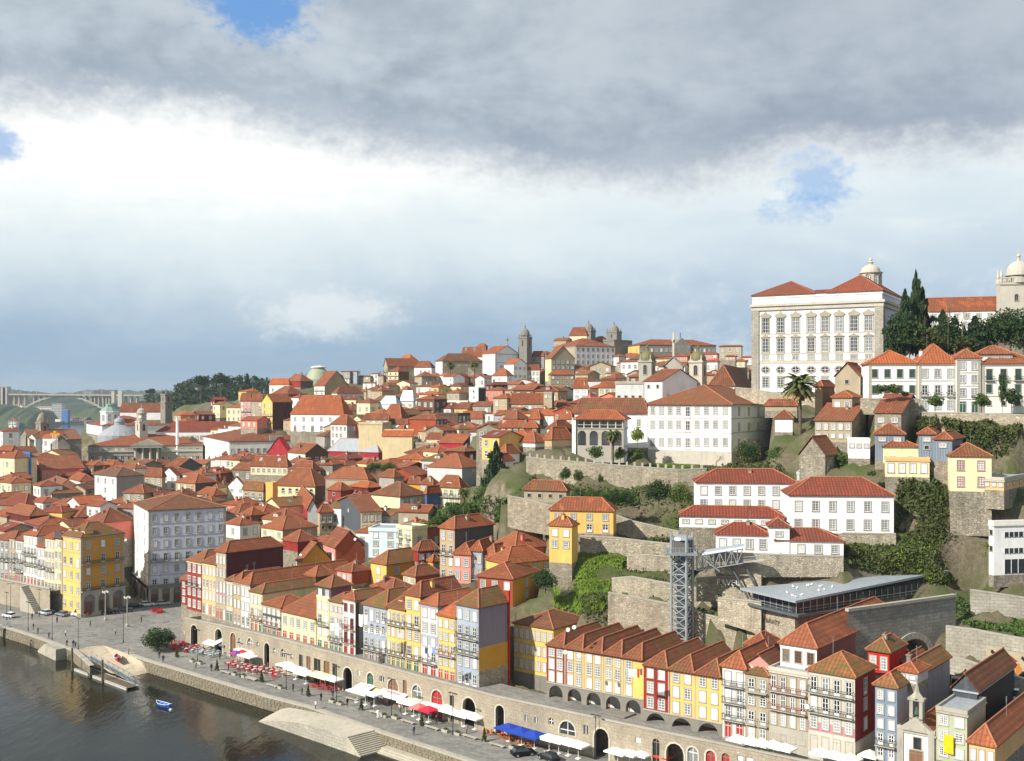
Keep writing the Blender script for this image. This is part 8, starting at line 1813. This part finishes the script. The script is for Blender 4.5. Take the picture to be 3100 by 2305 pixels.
def person_mesh(name,top,legs,skin='#c58f70',hair='#2a1d16',pose=0):
 J={'pel':(0,0,.95),'che':(0,.02,1.3),'nec':(0,0,1.48),'hed':(0,-.02,1.63),'crn':(0,-.01,1.73)};st=(.16,.24,.1)[pose%3]
 for s,g in((-1,'l'),(1,'r')):
  J['hip'+g]=(s*.1,0,.9);J['kne'+g]=(s*.11,-st*.5*s,.5);J['ank'+g]=(s*.12,st*s*.9,.09);J['toe'+g]=(s*.13,st*s*.9-.16,.04);J['sho'+g]=(s*.2,0,1.42);J['elb'+g]=(s*.27,.05*s,1.14);J['wri'+g]=(s*.26,-.12,.92)if pose!=2 else(s*.12,-.25,1.12);J['fin'+g]=(s*.25,-.17,.8)if pose!=2 else(s*.05,-.3,1.15)
 E_=[('pel','che'),('che','nec'),('nec','hed'),('hed','crn')]
 for g in 'lr':E_+=[('pel','hip'+g),('hip'+g,'kne'+g),('kne'+g,'ank'+g),('ank'+g,'toe'+g),('che','sho'+g),('sho'+g,'elb'+g),('elb'+g,'wri'+g),('wri'+g,'fin'+g)]
 Rr={'pel':.15,'che':.165,'nec':.065,'hed':.105,'crn':.085,'hip':.1,'kne':.07,'ank':.05,'toe':.045,'sho':.075,'elb':.05,'wri':.038,'fin':.03}
 ks=list(J);me=bpy.data.meshes.new(name);me.from_pydata([J[k]for k in ks],[(ks.index(a),ks.index(b))for a,b in E_],[]);o=bpy.data.objects.new('tmp',me);COL.objects.link(o);md=o.modifiers.new('s','SKIN')
 for k,sv in zip(ks,me.skin_vertices[0].data):r=Rr[k[:3]];sv.radius=(r,r);sv.use_root=(k=='pel')
 o.modifiers.new('d','SUBSURF').levels=1;dg=bpy.context.evaluated_depsgraph_get();m2=bpy.data.meshes.new_from_object(o.evaluated_get(dg));bpy.data.objects.remove(o)
 for c in(top,legs,skin,hair):m2 .materials.append(MAT(c))
 for f in m2 .polygons:
  x,y,z=f.center;f.material_index=3 if z>1.68 or(z>1.55 and y>.03)or z<.1 else 2 if z>1.5 or(abs(x)>.2 and z<.93)else 0 if z>.93 else 1
  f.use_smooth=True
 m2 .name='person';return m2
PM=[person_mesh('p',a,b,pose=i%3)for i,(a,b)in enumerate((('#20242c','#23232a'),('#3a4a66','#2b2b30'),('#8e8a80','#4a4a50'),('#e8e4da','#3a4660'),('#a02a2a','#22252c'),('#f0eee8','#f0eee8')))]
PW=['in dark clothes','in a blue jacket','in a grey coat','in a white top and blue trousers','in a red jacket','dressed all in white']
PP=[('E',237,718,0,'walking on the left quay near the lamp'),('E',270,748,0,'walking behind another on the left quay'),('E',347,782,1,'standing at the left quay edge'),('E',465,766,3,'standing by a bundle on the left quay'),('E',475,838,0,'at the head of the quay steps'),('E',520,842,0,'by the lamp at the cove, left of a pair'),('E',535,852,1,'by the lamp at the cove, right of a pair'),('E',228,648,1,'near the parked cars at the left'),('E',405,672,0,'by the display boards on the square'),('E',1003,668,0,'alone in the middle of the square'),('E',1130,922,0,'under the round tree, left'),('E',1158,952,0,'walking below the round tree'),('E',1390,995,2,'by the planters left of the lamp'),('E',1500,1015,0,'beside the cone shrub on the quay'),('E',1620,1010,0,'in the middle of the terrace'),('E',1690,1018,3,'next to the tall lamp by the tables'),('E',912,895,2,'at the cove wall'),('F',360,1215,0,'near the long bench'),('F',485,1255,0,'by the planter right of the bench'),('F',563,1230,0,'walking beside the red chairs'),('F',450,1308,3,'alone at the quay edge'),('F',862,1368,5,'posing as a living statue'),('F',820,1312,0,'behind the living statue'),('F',1665,1405,4,'in front of the dark arch'),('F',790,1240,4,'under the white parasols, left'),('F',830,1245,2,'under the white parasols, right'),('I',1080,1565,2,'between the cafe rows, left'),('I',1125,1560,4,'between the cafe rows, right'),('K',600,1640,2,'at the open car near the road'),('E',640,700,1,'crossing the square by the parked truck'),('E',820,760,2,'walking between the two lamp columns'),('E',1060,760,0,'left of the round tree'),('E',1290,860,4,'beside the first cafe chairs'),('E',1440,900,3,'waiting at the grey chairs'),('E',1560,930,0,'standing behind the cone shrub'),('F',60,1080,2,'by the fourth cone shrub'),('F',300,1190,1,'strolling left of the bench'),('F',660,1290,0,'near the slipway top'),('F',1010,1330,3,'in front of the lettered canopy'),('F',1250,1410,0,'passing the red parasol'),('F',1450,1470,2,'passing the last white canopy'),('F',1100,1480,1,'at the quay edge by the steps')]
for i,(c,x,y,k,wh)in enumerate(PP):use(c);p=G(x,y);o=link('person',PM[k],None,p);o.rotation_euler=(0,0,rq.uniform(0,6.28));o.scale=(1.04,)*3;tag(o,f'person {PW[k]} {wh}','person','people on the quay')
lp=thing('street_lamp','x','street lamp',(0,0,0),0,'slim lamps along the quay');m=MB();m.lathe([(.14,0),(.11,.8),(.07,1),(.05,7.6)],8);m.obj('post',['iron'],lp);m=MB();m.box((-.9,-.06,7.55),(.9,.06,7.65));m.obj('arm',['iron'],lp)
for s in(-.8,.8):m=MB();m.box((s-.3,-.14,7.42),(s+.3,.14,7.58));m.obj('lamp_head',['steel_dark'],lp)
LP=[('E',75,580,'far left by the riverside wall'),('E',200,728,'second from the left on the quay'),('E',370,792,'beside the left quay steps'),('E',555,857,'at the left side of the cove'),('E',875,812,'right of the cove on the square'),('E',278,625,'by the parked cars at the left wall'),('E',48,650,'at the left edge beside the white car'),('E',1400,950,'by the first cafe terrace'),('E',1703,1058,'before the double canopy'),('F',255,1178,'at the left of the long cafe row'),('F',588,1272,'at the right of the long cafe row'),('F',952,1366,'before the lettered canopy'),('F',1358,1476,'before the dark arch'),('K',1210,1640,'right of the black car')]
for i,(c,x,y,wh)in enumerate(LP):use(c);p=G(x,y);place(lp,p,QA,f'slim dark street lamp {wh}')if i else(setattr(lp,'location',p),lp.__setitem__('label',f'slim dark street lamp {wh}'))
for i,(x,y)in enumerate(((748,652),(903,697))):
 use('E');p=G(x,y);t=thing('lamp_column','tall ornate lamp column on the square, '+('left' if not i else 'right')+' of two','street lamp',p,0,'ornate lamp columns');m=MB();m.lathe([(.45,0),(.45,.5),(.25,.7),(.16,1.2),(.12,7),(.2,7.2),(.08,8)],10);m.obj('column',['granite'],t)
 for k in range(4):a=k*1.57;m=MB();m.bar((0,0,7.1),(.7*math.cos(a),.7*math.sin(a),7.4),.04);m.obj('bracket',['iron'],t);m=MB();m.lathe([(.08,7.4),(.2,7.6),(.2,7.9),(.05,8.1)],8,0,(.7*math.cos(a),.7*math.sin(a)));m.obj('lantern',['offwhite'],t)
def car(label,c,x,y,col,rz,kind='car',L=4.2,z=0.):
 use(c);p=G(x,y,z);t=thing('parked_car' if kind!='van' else 'van',label,'car' if kind!='van' else 'van',p,rz,'vehicles on the quay');w=.85;a=L/2;hb,hr=(.92,1.5)if kind!='van' else(1.1,2.1)
 pr=[(-a,.35),(-a,.8),(-a*.95,hb),(-a*.5,hb+.02),(a*.45,hb),(a*.92,hb-.12),(a,.7),(a,.35)]if kind!='van' else[(-a,.35),(-a,1.1),(a*.6,1.1),(a*.95,1.0),(a,.6),(a,.35)]
 def ext(pr,w,mt,nm,w2=None):
  m=MB();n=len(pr);w2=w2 or[w]*n;m.grid([(x_,-b,z_)for(x_,z_),b in zip(pr,w2)]+[(x_,b,z_)for(x_,z_),b in zip(pr,w2)],[tuple(range(n)),tuple(range(2*n-1,n-1,-1))]+[(k,n+k,n+(k+1)%n,(k+1)%n)for k in range(n)]);return m.obj(nm,[mt],t,uv=False)
 ext(pr,w,col,'body');cb=[(-a*.88,hb),(-a*.72,hr-.05),(-a*.3,hr),(a*.12,hr-.04),(a*.5,hb)]if kind!='van' else[(-a*.1,1.1),(-a*.05,hr),(a*.35,hr),(a*.65,1.1)]
 ext(cb,w,'pane_dark','windows',[w,w*.78,w*.78,w*.78,w][:len(cb)]);k0=len(cb)//2
 m=MB();xs=[q[0]for q in cb[1:-1]];m.box((min(xs),-w*.76,hr-.03),(max(xs),w*.76,hr+.03));m.obj('car_roof',[col],t,uv=False)
 for sx_ in(-a*.62,a*.62):
  for sy_ in(-w,w):m=MB();m.bar((sx_,sy_-.1,.32),(sx_,sy_+.1,.32),.33,0,12);wo=m.obj('wheel',['shadow_gap'],t,uv=False);m=MB();m.bar((sx_,sy_-.115,.32),(sx_,sy_+.115,.32),.18,0,10);m.obj('rim',['steel'],wo,uv=False)
 for sy_ in(-w*.7,w*.7):m=MB();m.box((a-.05,sy_-.15,.62),(a+.01,sy_+.15,.76));m.obj('headlight',['offwhite'],t,uv=False)
 return t
for a in(('white car parked at the left edge','E',65,632,'#e6e6e4',2.6),('silver car beside the display boards','E',320,612,'#b9c2c6',2.5),('grey car left of the red and white truck','E',440,622,'#7d848a',2.55),('dark car in front of the yellow arcade','E',770,606,'#1d2324',.35),('grey car right of the dark car','E',885,588,'#6d6f6d',.4),('black car in the shade by the white block','E',957,565,'#161618',.5),('white car under the white block','E',1045,552,'#ecece8',.3),('cream taxi under the white block arcade','E',1155,545,'#cfc9ae',.35),('second cream taxi at the arcade end','E',1250,522,'#cfc9ae',.35),('black estate car at the bottom beside blue canopies','K',335,1590,'#101216',.35),('dark open-boot car at the bottom edge','K',645,1650,'#1c2224',2.2)):car(*a)
tk=car('white cab truck with a red load on the square','E',565,624,'#e6e6e2',2.9,'van',4.6);m=MB();m.box((-3.4,-.9,.7),(-.3,.9,1.5));m.obj('load_bed',['#7a3320'],tk)
use('H');vn=car('white van on the tunnel road at the right edge','H',1440,1345,'#ececea',2.7,'van',4.8,12.2)
def boat(label,c,x,y,z,col,inner,rz,s=1.):
 use(c);p=G(x,y,z);t=thing('rowing_boat',label,'boat',p,rz,None);m=MB();n=9;rim,keel=[],[]
 for k in range(n):u=k/(n-1)*2-1;wv=.75*(1-abs(u)**2.4)*(.9 if u<0 else 1)+(.3 if u<-.9 else 0);rim.append((u*2.3,wv,.55+.3*abs(u)**3));keel.append((u*1.95,wv*.55,-.1))
 V_=rim+keel+[(a_,-b_,c_)for a_,b_,c_ in rim]+[(a_,-b_,c_)for a_,b_,c_ in keel]
 m.grid([(a_*s,b_*s,c_*s)for a_,b_,c_ in V_],[(k,k+1,n+k+1,n+k)for k in range(n-1)]+[(2*n+k+1,2*n+k,3*n+k,3*n+k+1)for k in range(n-1)]+[(n+k,n+k+1,3*n+k+1,3*n+k)for k in range(n-1)]+[(0,n,3*n,2*n)]);m.obj('hull',[col],t,uv=False)
 for u in(-1.1,0,1.0):m=MB();m.box(((u-.14)*s,-.68*s,.36*s),((u+.14)*s,.68*s,.42*s));m.obj('thwart',[inner],t,uv=False)
 m=MB()
 for sg in(1,-1):
  for k in range(n-1):q0,q1=rim[k],rim[k+1];m.bar((q0[0]*s,sg*q0[1]*s,q0[2]*s),(q1[0]*s,sg*q1[1]*s,q1[2]*s),.05*s)
 m.obj('gunwale',['sash'],t,uv=False);return t
boat('small blue rowing boat with white rim afloat','E',1160,1262,WZ+.05,'#2458b8','#6a8fc8',2.5,1.05);boat('red boat with blue inside drawn up on the sand','E',835,930,-.7,'#b8352c','#5a7a9c',2.0,1.15)
use('E');bu=thing('mooring_buoy','white buoy floating beside the blue boat','buoy',G(1210,1290,WZ));m=MB();m.lathe([(.05,-.2),(.3,-.05),(.34,.1),(.2,.3),(.05,.36)],10);m.obj('float',['offwhite'],bu)
a,b=G(525,995,WZ+.5),G(895,1135,WZ+.5);d=b-a;pt=thing('pontoon','wooden landing pontoon moored below the cove','pontoon',(a.x,a.y,WZ),math.atan2(d.y,d.x));ln=d.length
for k in range(int(ln/.6)):m=MB();m.box((k*.6,0,.42),(k*.6+.55,3.0,.5));m.obj('plank',['timber'],pt)
m=MB();m.box((0,0,-.3),(ln,.25,.56));m.obj('edge_beam',['concrete'],pt);m=MB();m.box((0,2.8,-.3),(ln,3.05,.56));m.obj('edge_beam',['concrete'],pt)
for i,(x,y0,y1)in enumerate(((512,850,1010),(727,935,1092))):
 p=G(x,y1,WZ);t=thing('mooring_post',['dark timber mooring post at the left end of the pontoon','dark timber mooring post in the middle of the pontoon'][i],'post',p);m=MB();m.lathe([(.28,-2),(.26,P(x,y0,p.y).z-p.z),(.1,P(x,y0,p.y).z-p.z+.1)],9);m.obj('pile',['timber'],t)
def gangway(label,pa,pb):
 d=pb-pa;t=thing('gangway',label,'gangway',pa,math.atan2(d.y,d.x));ln=math.hypot(d.x,d.y);s=d.z/ln;m=MB();m.face([(0,0,0),(ln,0,d.z),(ln,1.3,d.z),(0,1.3,0)]);m.obj('deck',['steel_dark'],t)
 for w in(0,1.3):
  for zz in(.1,1.1):m=MB();m.bar((0,w,zz),(ln,w,d.z+zz),.06);m.obj('rail',['steel'],t)
  n=9
  for k in range(n):x0,x1=ln*k/n,ln*(k+1)/n;m=MB();m.bar((x0,w,s*x0),(x0,w,s*x0+1.1),.045);m.bar((x0,w,s*x0+1.1),(x1,w,s*x1),.045);m.obj('truss_bay',['steel'],t)
gangway('grey truss gangway from the quay down to the pontoon',G(610,915,.3),G(955,1108,WZ+.6));gangway('grey gangway at the left edge of the quay',G(75,690,.2),G(-120,770,WZ+.6))
cs=thing('cone_shrub','x','shrub',(0,0,0),0,'potted cone shrubs on the quay');m=MB();m.lathe([(.25,0),(.34,.45),(.3,.45)],9);m.obj('pot',['granite_dark'],cs);o=link('foliage',tmesh('cone',1,('leaf_ivy',)),cs,(0,0,.35));o.scale=(.55,.55,2.3)
for i,(c,x,y)in enumerate((('E',1255,915),('E',1540,1010),('E',1855,1090),('F',92,1128),('F',400,1222),('F',753,1315),('F',1152,1418),('F',1567,1522))):
 use(c);lab='brownish cone shrub in a pot, %s along the quay'%['first from the left','second from the left','third from the left','fourth from the left','fifth from the left','sixth from the left','seventh from the left','rightmost'][i];p=G(x,y)
 place(cs,p,i,lab)if i else(setattr(cs,'location',p),cs.__setitem__('label',lab))
for i,(c,x,y,k)in enumerate((('F',905,1360,0),('F',978,1370,0),('F',1310,1458,0),('F',1390,1478,0),('F',560,1262,0),('F',612,1278,0),('F',215,1170,0),('E',1365,948,0),('E',1420,962,0),('E',1665,1042,0),('E',1728,1058,0),('K',215,1510,0),('F',850,1340,1),('F',1060,1400,1),('F',1220,1440,1),('F',1470,1500,1),('F',1650,1555,1),('F',160,1160,1),('E',1600,1030,1),('E',1780,1078,1),('F',690,1250,1),('F',30,1110,1))):
 use(c);p=G(x,y);od=['first','second','third','fourth','fifth','sixth','seventh','eighth','ninth','tenth','eleventh','twelfth'][i if not k else i-12]
 if k:t=thing('stone_bench',f'long low stone bench on the quay, {od} in the row of benches','bench',p,QA,'stone benches on the quay');m=MB();m.box((-1.8,-.3,.32),(1.8,.3,.45));m.obj('seat',['granite'],t);[(lambda mm:(mm.box((e-.2,-.25,0),(e+.2,.25,.32)),mm.obj('support',['granite_dark'],t)))(MB())for e in(-1.3,1.3)]
 else:t=thing('planter',f'stone planter with green plants on the quay, {od} of the planters','planter',p,QA,'planters on the quay');m=MB();m.box((-.75,-.4,0),(.75,.4,.5));m.obj('trough',['granite'],t);o=link('plants',tmesh('bush',i%3,('leaf' if i%2 else 'leaf_ivy',)),t,(0,0,.65));o.scale=(.8,.45,.4)
dm_=MB();dm_.lathe([(.03,0),(.3,.05),(.55,.2)],12);dm_.bar((0,0,.1),(0,0,.5),.02);dm=dm_.mesh('satellite_dish',['offwhite'],uv=False)
for i,(c,x,y,D)in enumerate((('K',880,70,195),('K',955,40,196),('K',845,340,190.2),('K',1018,378,189),('I',1522,165,284),('A',1050,1475,304),('F',712,182,284),('M',1772,1000,168.5),('J',685,660,215))):
 use(c);p=P(x,y,D);o=link('satellite_dish',dm,None,p);o.rotation_euler=(1.2,0,-.4);o.scale=(.68,)*3;tag(o,'white satellite dish '+['left of two on the arcade roof ridge','right of two on the arcade roof ridge','on the dark red bay','beside a top window of the yellow arcade block','on the yellow gable-sided house','beside the big yellow corner building','on the rust orange house roof','on the four-bay house corner','on the yellow quay house with plants'][i],'satellite dish','satellite dishes')
rl=random.Random(3)
for i,(c,x0,x1,y,D,cols_)in enumerate((('K',1575,1785,540,183.5,['#9fb4c4','#f0efe8','#f0efe8','#e8e4da','#d8381c','#5a5a62']),('I',1880,1990,985,222.5,['#f4f2ee','#f4f2ee']),('J',940,1120,800,207,['#f0f0ee','#3a4a70','#dfe6ee','#7fa0c8']),('J',185,300,400,219,['#f4efe8','#f0d8d0']))):
 use(c);p,q=P(x0,y,D),P(x1,y,D-1);t=thing('washing_line',['washing on a line across the yellow arcade block','white sheets hung from the lattice attic house','blue and white washing on the grey tiled house','white sheet hanging over the grey lilac house corner'][i],'washing',p,math.atan2(q.y-p.y,q.x-p.x));ln=(q-p).length;n=len(cols_);m=MB();m.bar((0,0,0),(ln,0,q.z-p.z),.02);m.obj('line',['iron'],t)
 for k,cc in enumerate(cols_):x_=ln*k/n;w=ln/n*.85;hh=rl.uniform(1.0,1.7)*(1.5 if n==2 else 1);zz=(q.z-p.z)*k/n;m=MB();m.grid([(x_,0,zz),(x_+w*.5,-.06,zz-.05),(x_+w,0,zz),(x_+w*.95,-.08,zz-hh),(x_+w*.5,.05,zz-hh*1.05),(x_+.05,-.05,zz-hh*.95)],[(0,1,4,5),(1,2,3,4)]);m.obj('cloth',[cc],t)
use('N');pf,_=hit(FR,sx(1320));m=MB();t=thing('banner','yellow banner on the pale green house front','banner',(pf.x-.25,pf.y-.25,P(1320,1560,pf.y).z),math.atan2(-.8,.62));m.box((-.75,-.05,0),(.75,0,2.6));m.obj('cloth',['#e8b818'],t)
m=MB();m.box((-4000,-900,-9.0),(2500,7000,125));me=bpy.data.meshes.new('haze');me.from_pydata(m.v,[],m.f)
hm=bpy.data.materials.new('haze');hm.use_nodes=True;nt=hm.node_tree;nt.nodes.clear();vo=nt.nodes.new('ShaderNodeVolumePrincipled');vo.inputs['Color'].default_value=(.80,.90,1.0,1);vo.inputs['Density'].default_value=.00008;vo.inputs['Anisotropy'].default_value=.2
ou=nt.nodes.new('ShaderNodeOutputMaterial');nt.links.new(vo.outputs[0],ou.inputs['Volume']);me.materials.append(hm);hz=link('haze',me);tag(hz,'thin bluish haze over the river and far hills','haze',kind='stuff')
